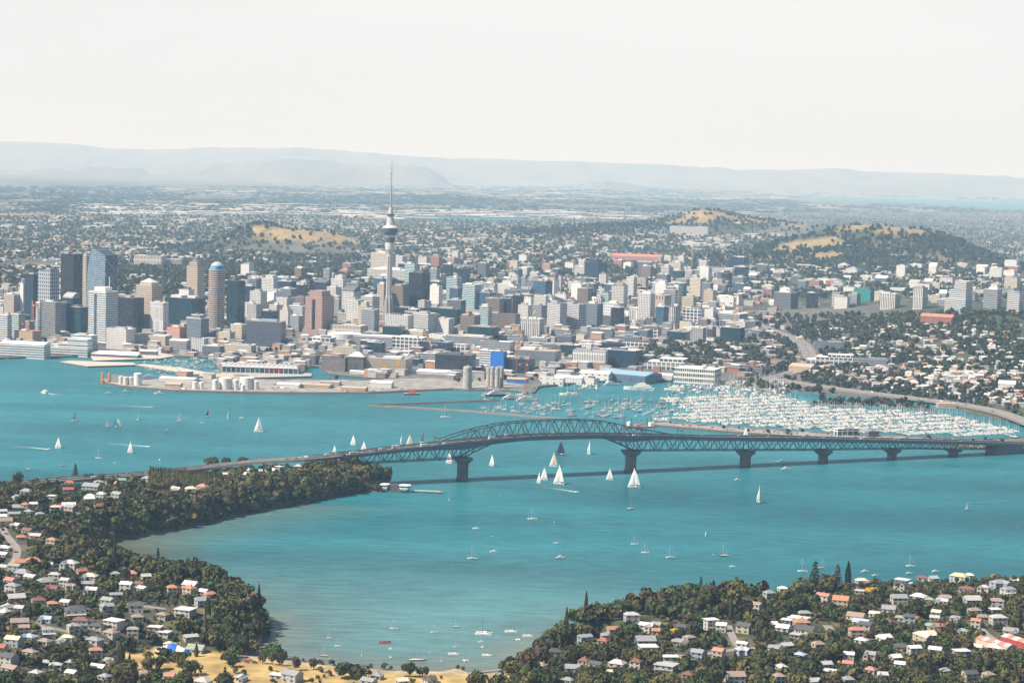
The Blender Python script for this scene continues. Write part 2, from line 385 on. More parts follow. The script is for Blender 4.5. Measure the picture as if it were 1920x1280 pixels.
def hq(X, Y):
    """height() read off the ground's own grid."""
    X, Y = np.asarray(X, float), np.maximum(np.asarray(Y, float), 1051.0)
    i = np.clip(np.interp(np.log(Y), _gy, _gi), 0, nr - 1.001); j = np.clip((X / Y + 0.36) / 0.72 * (nc - 1), 0, nc - 1.001)
    i0, j0 = i.astype(int), j.astype(int); u, v = i - i0, j - j0
    return (GZ[i0, j0] * (1 - u) + GZ[i0 + 1, j0] * u) * (1 - v) + (GZ[i0, j0 + 1] * (1 - u) + GZ[i0 + 1, j0 + 1] * u) * v
idx = np.arange(nr * nc).reshape(nr, nc)
Q = np.stack([idx[:-1, :-1], idx[:-1, 1:], idx[1:, 1:], idx[1:, :-1]], -1).reshape(-1, 4)
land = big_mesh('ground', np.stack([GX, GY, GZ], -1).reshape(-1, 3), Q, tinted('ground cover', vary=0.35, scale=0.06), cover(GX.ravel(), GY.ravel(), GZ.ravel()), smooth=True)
land['kind'] = 'structure'

# the water: one sheet, greener and paler where it is shallow over sand and mud
_r = [1050.0]
while _r[-1] < 61000: _r.append(_r[-1] * (1.006 if _r[-1] < 5000 else 1.03))
WY, WA = np.meshgrid(np.array(_r), np.linspace(-0.36, 0.36, 240), indexing='ij')
WX = WY * WA
x, y = WX.ravel(), WY.ravel()
dn = -sd(NORTH, x, y)
wc = np.tile(np.array((0.016, 0.112, 0.136)), (len(x), 1))
wc = mixc(wc, (0.026, 0.156, 0.180), sst(0.42, 0.62, fbm(x * 0.35, y, 260, 51)) * 0.8)
wc = mixc(wc, (0.030, 0.156, 0.182), sst(2300, 3000, y))
bx, by = at(330, 1150); mx_, my_ = at(200, 1035)
wc = mixc(wc, (0.105, 0.215, 0.215), sst(2150, 1650, y) * sst(350, -50, x) * 0.85)
wc = mixc(wc, (0.09, 0.15, 0.14), sst(140, 0, dn) * (y < 2300) * sst(260, 100, x) * 0.8)
wc = mixc(wc, (0.15, 0.16, 0.13), sst(60, 0, dn) * (y < 1750) * sst(200, 60, x) * 0.8)
wc = mixc(wc, (0.11, 0.105, 0.07), sst(130, 10, np.hypot(x - mx_, (y - my_) * 0.7)) * 0.8)
idx = np.arange(WX.size).reshape(WX.shape)
Q = np.stack([idx[:-1, :-1], idx[:-1, 1:], idx[1:, 1:], idx[1:, :-1]], -1).reshape(-1, 4)
wm, n, l, b = new_mat('sea water')
a = n.new('ShaderNodeAttribute'); a.attribute_name = 'Col'
t = n.new('ShaderNodeNewGeometry')
mp = n.new('ShaderNodeMapping'); mp.inputs['Scale'].default_value = (0.03, 0.11, 0.1); mp.inputs['Rotation'].default_value = (0, 0, 0.25)
z = n.new('ShaderNodeTexNoise'); z.inputs['Scale'].default_value = 1; z.inputs['Detail'].default_value = 7; z.inputs['Roughness'].default_value = 0.65
l.new(t.outputs['Position'], mp.inputs['Vector']); l.new(mp.outputs[0], z.inputs['Vector'])
mp2 = n.new('ShaderNodeMapping'); mp2.inputs['Scale'].default_value = (0.0022, 0.0075, 0.1); mp2.inputs['Rotation'].default_value = (0, 0, 0.12)
z2 = n.new('ShaderNodeTexNoise'); z2.inputs['Scale'].default_value = 1; z2.inputs['Detail'].default_value = 5
l.new(t.outputs['Position'], mp2.inputs['Vector']); l.new(mp2.outputs[0], z2.inputs['Vector'])
r = n.new('ShaderNodeMapRange'); r.inputs['From Min'].default_value = 0.3; r.inputs['From Max'].default_value = 0.7; r.inputs['To Min'].default_value = 0.72; r.inputs['To Max'].default_value = 1.28
mz = n.new('ShaderNodeMath'); mz.operation = 'MULTIPLY_ADD'; mz.inputs[1].default_value = .8; mz.inputs[2].default_value = -.4      # broad wind lanes over the fine ripple
l.new(z2.outputs['Fac'], mz.inputs[0]); mz2 = n.new('ShaderNodeMath'); mz2.operation = 'ADD'; l.new(mz.outputs[0], mz2.inputs[0]); l.new(z.outputs['Fac'], mz2.inputs[1]); l.new(mz2.outputs[0], r.inputs['Value'])
x_ = n.new('ShaderNodeVectorMath'); x_.operation = 'SCALE'; l.new(a.outputs['Color'], x_.inputs[0]); l.new(r.outputs[0], x_.inputs['Scale'])
l.new(x_.outputs[0], b.inputs['Base Color'])
r2 = n.new('ShaderNodeMapRange'); r2.inputs['From Min'].default_value = 0.35; r2.inputs['From Max'].default_value = 0.65; r2.inputs['To Min'].default_value = 0.10; r2.inputs['To Max'].default_value = 0.30
l.new(z2.outputs['Fac'], r2.inputs['Value']); l.new(r2.outputs[0], b.inputs['Roughness'])
mp3 = n.new('ShaderNodeMapping'); mp3.inputs['Scale'].default_value = (0.12, 0.3, 0.2); mp3.inputs['Rotation'].default_value = (0, 0, 0.3)
z3 = n.new('ShaderNodeTexNoise'); z3.inputs['Scale'].default_value = 1; z3.inputs['Detail'].default_value = 4
l.new(t.outputs['Position'], mp3.inputs['Vector']); l.new(mp3.outputs[0], z3.inputs['Vector'])
bp = n.new('ShaderNodeBump'); bp.inputs['Strength'].default_value = 0.7; bp.inputs['Distance'].default_value = 1.0
l.new(z3.outputs['Fac'], bp.inputs['Height']); l.new(bp.outputs[0], b.inputs['Normal'])
b.inputs['Specular IOR Level'].default_value = 0.0
gl = n.new('ShaderNodeBsdfGlossy'); gl.inputs['Color'].default_value = (.75, .92, 1, 1)        # a broken, weak reflection: wind-ruffled water
l.new(r2.outputs[0], gl.inputs['Roughness']); l.new(bp.outputs[0], gl.inputs['Normal'])
wmx2 = n.new('ShaderNodeMixShader'); wmx2.inputs[0].default_value = 0.115
l.new(b.outputs[0], wmx2.inputs[1]); l.new(gl.outputs[0], wmx2.inputs[2]); l.new(wmx2.outputs[0], n['Material Output'].inputs['Surface'])
wat = big_mesh('water', np.stack([WX, WY, WX * 0], -1).reshape(-1, 3), Q, wm, wc)
wat['kind'] = 'structure'

# the air: pale summer haze, camera and land inside it, sky outside
hz = MB().box(-24000, 24000, -300, 64000, -8, 860, 0, bottom=True).build('haze', None or paint((1, 1, 1)))
hm = bpy.data.materials.new('haze'); hm.use_nodes = True
hm.node_tree.nodes.clear()
ho = hm.node_tree.nodes.new('ShaderNodeOutputMaterial'); hv = hm.node_tree.nodes.new('ShaderNodeVolumePrincipled')
hv.inputs['Color'].default_value = (0.48, 0.74, 1.0, 1); hv.inputs['Absorption Color'].default_value = (1, 1, 1, 1); hv.inputs['Density'].default_value = 3.9e-5; hv.inputs['Anisotropy'].default_value = 0.0
hm.node_tree.links.new(hv.outputs[0], ho.inputs['Volume'])
hz.data.materials.clear(); hz.data.materials.append(hm)
hz['kind'] = 'stuff'

# ------------------------------------------------------------------ the bridge
A0, A1 = W2([(867, 899)])[0], W2([(1787, 854)])[0]
AL = math.hypot(A1[0] - A0[0], A1[1] - A0[1])
AD = ((A1[0] - A0[0]) / AL, (A1[1] - A0[1]) / AL)          # along the bridge, north end to south end
AN = (AD[1], -AD[0])                                        # across it, towards the near side
BRZ = math.atan2(AD[1], AD[0])
def axis(px, py, off=0.0):
    """(s, z): where a pixel's sight line meets the upright plane along the bridge, off metres to the near side."""
    d = [CF[i] + CR[i] * (px - 960) / F - CU[i] * (py - 640) / F for i in range(3)]
    ox, oy = A0[0] + AN[0] * off, A0[1] + AN[1] * off
    t = (ox * AN[0] + oy * AN[1]) / (d[0] * AN[0] + d[1] * AN[1])
    x, y = d[0] * t - ox, d[1] * t - oy
    return x * AD[0] + y * AD[1], H + d[2] * t
def curve(pts, off):
    q = sorted(axis(a, b, off) for a, b in pts)
    S, Z = [p[0] for p in q], [p[1] for p in q]
    Zs = [Z[0]] + [(Z[i - 1] + 2 * Z[i] + Z[i + 1]) / 4 for i in range(1, len(Z) - 1)] + [Z[-1]]
    return lambda s: float(np.interp(s, S, Zs))
HW = 15.0
deck_z = curve([(560, 861), (600, 858), (667, 852), (705, 847.5), (745, 842.7), (785, 838.5), (823, 834.4), (860, 830), (917, 824.7), (960, 821.3), (1012, 818), (1060, 816.6), (1125, 816), (1181, 816), (1256, 817), (1337, 819), (1506, 822.2), (1610, 824), (1719, 826.4), (1820, 829), (1894, 831.5), (1960, 834)], HW)
gird_z = curve([(600, 862), (667, 856.7), (745, 848), (800, 843.5), (830, 843), (850, 844), (868, 843), (885, 840.5), (905, 837), (937, 830), (975, 827), (1012, 824), (1125, 821.6), (1150, 824), (1170, 828), (1181, 829), (1195, 828), (1220, 824.5), (1256, 823), (1337, 824.5), (1506, 827), (1719, 832), (1894, 836), (1960, 838)], HW)
arch_z = curve([(828, 823), (854, 814.5), (886, 803.6), (917, 797), (937.5, 793.5), (975, 789.5), (1031, 785.6), (1087, 785.6), (1132, 788.5), (1162, 795), (1190, 802.5), (1226, 808), (1256, 813.5)], 0)
s_arch0, s_arch1 = axis(828, 823)[0], axis(1256, 813.5)[0]
bott_z = curve([(640, 866), (689, 873), (854, 858.5), (868, 857), (1182, 842.5), (1200, 844), (1337, 844.3), (1506, 843.4), (1719, 842.5), (1784, 842.5), (1870, 842)], 6)
s_left, s_right = axis(640, 853)[0], axis(1862, 843)[0]
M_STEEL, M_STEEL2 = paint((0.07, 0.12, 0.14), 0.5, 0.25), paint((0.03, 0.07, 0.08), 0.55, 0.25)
M_ROAD, M_CONC = paint((0.10, 0.095, 0.09), 0.85, 0.2), paint((0.26, 0.24, 0.22), 0.8, 0.25)
M_PIER = paint((0.15, 0.13, 0.12), 0.85, 0.4, 0.08)
M_WHITE = paint((0.8, 0.8, 0.78), 0.6, 0.05)
bridge = thing('road_bridge', 'long grey steel road bridge with arched truss over six stone piers', 'bridge', (A0[0], A0[1], 0), BRZ)
# in the bridge's own frame: x along, y to the far side
S = np.arange(s_left - 4, s_right + 74, 6.0)
def strip(y0, y1, top, bot, name, mat, ss=S, parent=bridge):
    m = MB()
    for a, b in zip(ss[:-1], ss[1:]):
        t0, t1, b0, b1 = top(a), top(b), bot(a), bot(b)
        m.face([(a, y0, t0), (b, y0, t1), (b, y1, t1), (a, y1, t0)])
        m.face([(a, y1, b0), (b, y1, b1), (b, y0, b1), (a, y0, b0)])
        m.face([(a, y0, b0), (b, y0, b1), (b, y0, t1), (a, y0, t0)])
        m.face([(a, y1, t0), (b, y1, t1), (b, y1, b1), (a, y1, b0)])
    for a, flip in ((ss[0], 0), (ss[-1], 1)):
        q = [(a, y0, bot(a)), (a, y0, top(a)), (a, y1, top(a)), (a, y1, bot(a))]
        m.face(q[::-1] if flip else q)
    return m.build(name, mat, parent)
road = lambda s: deck_z(s) - 0.9
strip(-14.6, 14.6, road, lambda s: road(s) - 1.2, 'deck', M_ROAD)
strip(-15.0, -7.6, lambda s: road(s) - 1.25, lambda s: min(gird_z(s), road(s) - 2.6), 'box_girder', M_STEEL)
strip(7.6, 15.0, lambda s: road(s) - 1.25, lambda s: min(gird_z(s), road(s) - 2.6), 'box_girder', M_STEEL)
for y in (-14.95, -7.2, 6.9, 14.65):
    strip(y, y + 0.3, lambda s: road(s) + 0.95, lambda s: road(s) - (1.22 if abs(y) > 10 else 0), 'parapet', M_STEEL if abs(y) > 10 else M_CONC)
m = MB()
for y in (-11.2, -3.4, 0.0, 3.4, 11.2):
    for a in np.arange(s_left, s_right + 60, 12.0):
        m.face([(a, y - .15, road(a) + .03), (a + 5, y - .15, road(a + 5) + .03), (a + 5, y + .15, road(a + 5) + .03), (a, y + .15, road(a) + .03)])
m.build('lane_marking', M_WHITE, bridge)['kind'] = 'stuff'
PIER_S = [axis(*p)[0] for p in ((867, 899), (1182, 884.5), (1397, 874), (1543, 867), (1672, 860.5), (1787, 854))]
# the trusses under the deck, one each side, and the arch trusses above it
below = []
stops = [s_left] + PIER_S[:1]
def panels(a, b, n): return list(np.linspace(a, b, n + 1))
spans = [(s_left, PIER_S[0], 14), (PIER_S[1], PIER_S[2], 14), (PIER_S[2], PIER_S[3], 10), (PIER_S[3], PIER_S[4], 10), (PIER_S[4], PIER_S[5], 10), (PIER_S[5], s_right, 8)]
for y in (-5.8, 5.8):
    m = MB()
    for a, b, k in spans:
        P = panels(a, b, k)
        tz = lambda s: road(s) - 1.6
        bz = lambda s: bott_z(s) if s > s_left + 4 else road(s_left) - 5.5
        for i in range(k):
            p, q = P[i], P[i + 1]
            m.bar((p, y, bz(p)), (q, y, bz(q)), 1.1, 1.1); m.bar((p, y, tz(p)), (q, y, tz(q)), 0.9, 0.9)
            m.bar((p, y, tz(p)), (p, y, bz(p)), 0.42)
            if i % 2: m.bar((p, y, bz(p)), (q, y, tz(q)), 0.75)
            else: m.bar((p, y, tz(p)), (q, y, bz(q)), 0.75)
        m.bar((b, y, tz(b)), (b, y, bz(b)), 0.8)
    for ps, sg in ((PIER_S[0], 1), (PIER_S[1], -1)):        # the brackets that spring from the two main piers
        z0 = bott_z(ps); L = 46
        for i in range(5):
            p, q = ps + sg * L * i / 5, ps + sg * L * (i + 1) / 5
            f = lambda s: z0 + (road(s) - 2.0 - z0) * (abs(s - ps) / L) ** 0.8
            m.bar((p, y, f(p)), (q, y, f(q)), 1.1)
            m.bar((p, y, f(p)), (p, y, road(p) - 1.6), 0.5)
            m.bar((p, y, f(p)), (q, y, road(q) - 1.6), 0.6)
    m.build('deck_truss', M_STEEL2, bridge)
PA = panels(s_arch0, s_arch1, 30)
for y in (-6.3, 6.3):
    m = MB()
    for i in range(30):
        p, q = PA[i], PA[i + 1]
        za, zb = max(arch_z(p), road(p) + .4), max(arch_z(q), road(q) + .4)
        m.bar((p, y, za), (q, y, zb), 1.25, 1.25)
        if 3 <= i <= 27:
            m.bar((p, y, za), (p, y, road(p)), 0.45)
            if i < 27:
                if i % 2: m.bar((p, y, road(p)), (q, y, zb), 0.8)
                else: m.bar((p, y, za), (q, y, road(q)), 0.8)
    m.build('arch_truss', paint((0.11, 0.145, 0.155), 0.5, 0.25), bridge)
m = MB()
for i in range(6, 26):
    p, q = PA[i], PA[i + 1]
    m.bar((p, -6.3, arch_z(p)), (p, 6.3, arch_z(p)), 0.5)
    m.bar((p, -6.3 if i % 2 else 6.3, arch_z(p)), (q, 6.3 if i % 2 else -6.3, arch_z(q)), 0.4)
m.build('cross_bracing', M_STEEL, bridge)
for i, ps in enumerate(PIER_S):
    zt = bott_z(ps) - 0.8
    w, cw = (5.0, 8.6) if i < 3 else (4.0, 7.8)
    fl = min(7.5, zt * 0.45)
    m = MB()
    def oct_(a, b): return [(ps - a, -b + 2), (ps - a + 2, -b), (ps + a - 2, -b), (ps + a, -b + 2), (ps + a, b - 2), (ps + a - 2, b), (ps - a + 2, b), (ps - a, b - 2)]
    q0, q1 = oct_(w, 7.4), oct_(cw, 12.5)
    m.prism(q0, -4, zt - fl, 0, None)
    m.prism(q0, zt - fl, zt - fl * .35, 0, None, q1)
    m.prism(q1, zt - fl * .35, zt, 0, 0)
    if i < 2: m.prism(oct_(w + .8, 8.2), -4, 2.2, 0, 0)
    m.build('pier', M_PIER, bridge)
m = MB().box(s_right - 2, s_right + 42, -14.2, 14.2, -3, road(s_right + 42) - 1.4)
m.build('abutment', paint((0.12, 0.12, 0.125), 0.8, 0.2), bridge)
m = MB()
for k, s in enumerate(np.arange(s_left + 10, s_right + 50, 30.0)):
    for y in (-14.7, 14.7):
        m.bar((s, y, road(s)), (s, y, road(s) + 9), 0.18); m.bar((s, y, road(s) + 9), (s, y - 1.8 * np.sign(y), road(s) + 9.3), 0.14)
lp = m.build('lamp_posts', M_STEEL, bridge); lp['kind'] = 'stuff'
for s in (PIER_S[0] - 36, PIER_S[1] + 72):
    m = MB()
    for y in (-6.8, 6.8): m.bar((s, y, road(s)), (s, y, road(s) + 7.5), 0.5)
    m.bar((s, -6.8, road(s) + 7.5), (s, 6.8, road(s) + 7.5), 0.8)
    g = m.build('gantry', M_STEEL, bridge)
    for y in (-4.5, 0, 4.5): MB().box(s - .3, s - .05, y - 1.6, y + 1.6, road(s) + 6.2, road(s) + 8.6, bottom=True).build('signboard', paint((0.05, 0.06, 0.065)), g)

# ------------------------------------------------------------------ roads
def ribbon(name, pts, width, mat, thick=1.0, label=None, cat=None, marks=0, posts=0, kind=None, rail=True):
    """A road laid along (x, y, z) points: carriageway, edge barriers, lane lines and, where it is a viaduct, its columns."""
    P = np.array(pts, float)
    t = np.linspace(0, len(P) - 1, (len(P) - 1) * 6 + 1)
    def cr(k):
        i = np.clip(t.astype(int), 0, len(P) - 2); u = t - i
        p0, p1, p2, p3 = P[np.maximum(i - 1, 0), k], P[i, k], P[i + 1, k], P[np.minimum(i + 2, len(P) - 1), k]
        return 0.5 * (2 * p1 + (p2 - p0) * u + (2 * p0 - 5 * p1 + 4 * p2 - p3) * u * u + (3 * p1 - p0 - 3 * p2 + p3) * u ** 3)
    C = np.stack([cr(k) for k in range(3)], 1)
    T = np.gradient(C[:, :2], axis=0); T /= np.linalg.norm(T, axis=1)[:, None] + 1e-9
    N = np.stack([-T[:, 1], T[:, 0]], 1)
    def side(o, dz=0.0): return [(c[0] + n[0] * o, c[1] + n[1] * o, c[2] + dz) for c, n in zip(C, N)]
    root = thing(name, label, cat) if label else None
    def slab(a, b, z0, z1, nm, mt):
        m = MB(); A, B, A2, B2 = side(a, z1), side(b, z1), side(a, z0), side(b, z0)
        for i in range(len(A) - 1):
            m.face([B[i], B[i + 1], A[i + 1], A[i]][::-1]); m.face([A2[i], A2[i + 1], A[i + 1], A[i]][::-1]); m.face([B[i], B[i + 1], B2[i + 1], B2[i]][::-1])
        o = m.build(nm, mt, root)
        if kind and not root: o['kind'] = kind
        return o
    first = slab(-width / 2, width / 2, -thick, 0.0, 'carriageway' if root else name, mat)
    if rail:
        for e in (-width / 2, width / 2 - .4, -.3):
            r = slab(e, e + .5, 0.0, 0.9, 'barrier', M_CONC)
            if not root: r.parent = first; 
    if marks:
        m = MB()
        for o in np.linspace(-width / 2, width / 2, marks + 2)[1:-1]:
            A, B = side(o - .2, .02), side(o + .2, .02)
            for i in range(0, len(A) - 1, 2): m.face([A[i], B[i], B[i + 1], A[i + 1]])
        m.build('lane_marking', M_WHITE, root or first)['kind'] = 'stuff'
    if posts:
        step = max(1, int(posts / (np.linalg.norm(C[1] - C[0]) + 1e-6)))
        for i in range(step, len(C) - 1, step):
            z0 = float(hq(C[i, 0], C[i, 1]))
            if C[i, 2] - z0 > 3: MB().box(C[i, 0] - 1, C[i, 0] + 1, C[i, 1] - 1, C[i, 1] + 1, z0 - 1, C[i, 2] - thick, 0).build('column', M_CONC, root or first)
    return C, N
def on(pts, dz=0.6, zz=None):
    out = []
    for i, (a, b) in enumerate(pts):
        x, y, z = g1(a, b) if zz is None else (*[float(c) for c in at(a, b, zz[i])], zz[i])
        out.append((x, y, z + dz))
    return out
bs = lambda s, dz=0: (A0[0] + AD[0] * s, A0[1] + AD[1] * s, road(s) + dz)
nw = [(480, 864), (400, 873), (290, 886), (150, 896), (40, 905), (-140, 920)]
nz = [road(s_left) * .72, road(s_left) * .48, 11, 8, 7, 7]
NWAY = ribbon('motorway', [bs(s_left + 4, -.05), bs(s_left - 45, -1.0)] + on(nw, 0, nz), 27, M_ROAD, 2.2, marks=5, kind='structure', posts=60)
sw = [(1905, 836), (1960, 838), (2100, 850)]
SHORE = ribbon('shore_road', [bs(s_right + 70, -.05)] + on([(1990, 828), (1960, 806), (1925, 790), (1870, 771), (1800, 757), (1700, 744), (1600, 732), (1500, 718), (1440, 709), (1380, 707)], 0, [12, 9, 8, 7, 6, 6, 6, 6, 6, 6]), 26, paint((0.22, 0.20, 0.18), 0.85, 0.2), 3, marks=4, kind='structure')
MWAY = ribbon('motorway', on([(1440, 709), (1480, 700), (1512, 680), (1516, 662), (1506, 647), (1484, 634), (1452, 622), (1425, 612), (1400, 603)], 0.8), 30, paint((0.20, 0.185, 0.175), 0.85, 0.2), 2, marks=5, kind='structure')
VIA = ribbon('viaduct', on([(1400, 596), (1440, 588), (1490, 583), (1545, 577), (1600, 570), (1650, 563)], 0, [26, 30, 33, 35, 37, 38]), 26, paint((0.11, 0.105, 0.105), 0.85, 0.15), 3.5, 'dark elevated motorway viaduct on columns curving above the trees', 'viaduct', posts=70, marks=3)

# ------------------------------------------------------------------ buildings
R_ = random.Random(7)
G_NAVY, G_BLUE, G_GREEN, G_DARK, G_TEAL, G_GREY = (0.012, 0.03, 0.06), (0.03, 0.085, 0.14), (0.008, 0.035, 0.045), (0.01, 0.014, 0.022), (0.02, 0.16, 0.19), (0.06, 0.085, 0.11)
ST = {   # wall, glass, storey, glass share up, bay, glass share along
 'navy': ((0.035, 0.05, 0.08), G_NAVY, 3.8, .86, 3, .9), 'blue': ((0.09, 0.13, 0.18), G_BLUE, 3.8, .8, 3, .92), 'green': ((0.02, 0.05, 0.06), G_GREEN, 3.8, .85, 3, .9),
 'black': ((0.03, 0.03, 0.042), G_DARK, 3.8, .7, 3, .85), 'wband': ((0.72, 0.71, 0.68), (0.05, 0.085, 0.12), 4.4, .5, 3, 1.0), 'wgrid': ((0.66, 0.64, 0.60), (0.04, 0.055, 0.08), 4.0, .55, 4, .6),
 'white': ((0.74, 0.72, 0.68), (0.10, 0.12, 0.14), 3.4, .35, 5, .35), 'beige': ((0.55, 0.46, 0.36), (0.04, 0.04, 0.05), 4.4, .5, 3, .62), 'cream': ((0.62, 0.54, 0.42), (0.06, 0.06, 0.065), 3.8, .45, 3, .6),
 'pale': ((0.60, 0.58, 0.54), (0.20, 0.21, 0.22), 3.2, .45, 3, .55), 'grey': ((0.33, 0.34, 0.36), (0.04, 0.055, 0.08), 3.8, .5, 3, .7), 'dgrey': ((0.17, 0.18, 0.20), (0.03, 0.04, 0.06), 3.8, .55, 3, .75),
 'gband': ((0.42, 0.43, 0.44), (0.035, 0.05, 0.075), 4.2, .5, 3, 1.0), 'pink': ((0.42, 0.28, 0.245), (0.07, 0.05, 0.06), 4.2, .5, 3.4, .55), 'brick': ((0.36, 0.16, 0.12), (0.05, 0.05, 0.06), 3.6, .45, 3, .5),
 'brown': ((0.22, 0.17, 0.14), (0.04, 0.04, 0.05), 3.6, .45, 3, .6), 'tan': ((0.50, 0.38, 0.26), (0.06, 0.055, 0.05), 3.8, .4, 4, .5), 'teal': ((0.66, 0.68, 0.66), G_TEAL, 4.2, .6, 3, 1.0),
 'wframe': ((0.78, 0.77, 0.74), (0.07, 0.085, 0.10), 7.5, .8, 9, .82), 'steel': ((0.22, 0.25, 0.29), G_GREY, 3.8, .6, 3, .8), 'vstripe': ((0.64, 0.62, 0.58), (0.06, 0.07, 0.09), 30, .97, 4.4, .5),
 'blank': ((0.60, 0.58, 0.55), (0.3, 0.3, 0.3), 9, .1, 9, .2), 'shed': ((0.70, 0.68, 0.64), (0.14, 0.15, 0.17), 9, .4, 12, .3), 'bluewrap': ((0.01, 0.16, 0.55), (0.01, 0.13, 0.48), 4, .5, 4, .5), 'net': ((0.02, 0.22, 0.19), (0.015, 0.16, 0.15), 4, .5, 4, .5)}
def sty(k):
    if not isinstance(k, str): return k
    w, g, fl, vf, bay, hf = ST[k]
    return facade(w, g, fl, vf, bay, hf)
ROOFC = {'l': (0.62, 0.60, 0.57), 'm': (0.36, 0.36, 0.36), 'd': (0.12, 0.125, 0.13), 'w': (0.80, 0.79, 0.77), 't': (0.45, 0.36, 0.27), 'r': (0.48, 0.20, 0.13), 'o': (0.62, 0.27, 0.10), 'g': (0.20, 0.30, 0.22), 'b': (0.25, 0.38, 0.5)}
def roofm(k): return paint(ROOFC[k], 0.75, 0.15, 0.06)
PLACED = []                                # (x, y, radius) of everything that stands on the ground
LAND = []                                  # (name for labels, px, py): what other labels may point by
AUTO = []                                  # (object, description, px, py): labels worked out at the end
def rect(a, b): return [(-a / 2, -b / 2), (a / 2, -b / 2), (a / 2, b / 2), (-a / 2, b / 2)]
def walls(root, poly, z0, z1, st, name='facade', poly2=None):
    m = MB().prism(poly, z0, z1, 0, None, poly2)
    return m.build(name, sty(st) if isinstance(st, str) else st, root)
def flat_roof(root, poly, z, rm='m', over=0.25, par=1.0, name='roof'):
    cx, cy = sum(p[0] for p in poly) / len(poly), sum(p[1] for p in poly) / len(poly)
    def sc(d):
        return [(cx + (x - cx) * (1 + d / max(1, math.hypot(x - cx, y - cy))), cy + (y - cy) * (1 + d / max(1, math.hypot(x - cx, y - cy)))) for x, y in poly]
    o, i = sc(over), sc(-0.6)
    m = MB().prism(o, z, z + par, 0, None)
    n = len(poly)
    for k in range(n):
        j = (k + 1) % n
        m.face([(*o[k], z + par), (*o[j], z + par), (*i[j], z + par), (*i[k], z + par)])
        m.face([(*i[j], z + .3), (*i[k], z + .3), (*i[k], z + par), (*i[j], z + par)])
    m.face([(*p, z + .3) for p in i])
    return m.build(name, roofm(rm) if isinstance(rm, str) else rm, root)
def plant(root, a, b, z, h, st='blank', n=1, rnd=R_):
    for k in range(n):
        w, d = a * rnd.uniform(.25, .5), b * rnd.uniform(.3, .55)
        if n == 1: w, d = a * rnd.uniform(.35, .6), b * rnd.uniform(.35, .6)
        x, y = rnd.uniform(-.5, .5) * (a - w) * .8, rnd.uniform(-.5, .5) * (b - d) * .8
        if n > 1: x = (-.5 + (k + .5) / n) * (a - w) 
        hh = h * rnd.uniform(.7, 1.2)
        MB().box(x - w / 2, x + w / 2, y - d / 2, y + d / 2, z + .31, z + hh, 0).build('plant_room', paint(ROOFC[rnd.choice('lmmd')], .8, .15), root)
def site(x0, x1, ytop, ybase, th, ratio):
    """Footprint and height of a block that spans x0..x1 in the photograph, turned th degrees, b = ratio * a."""
    px = (x0 + x1) / 2
    X, Y, Z = g1(px, ybase)
    mpp = math.hypot(X, Y, H - Z) / F
    c, s = abs(math.cos(math.radians(th))), abs(math.sin(math.radians(th)))
    a = (x1 - x0) * mpp / (c + ratio * s)
    b = a * ratio
    Yc = Y + (a * s + b * c) / 2 * .9
    Xc = X * Yc / Y
    h = atd(px, ytop, Yc)[1] - float(hq(Xc, Yc))
    return Xc, Yc, float(hq(Xc, Yc)), a, b, max(h, 3.0), mpp
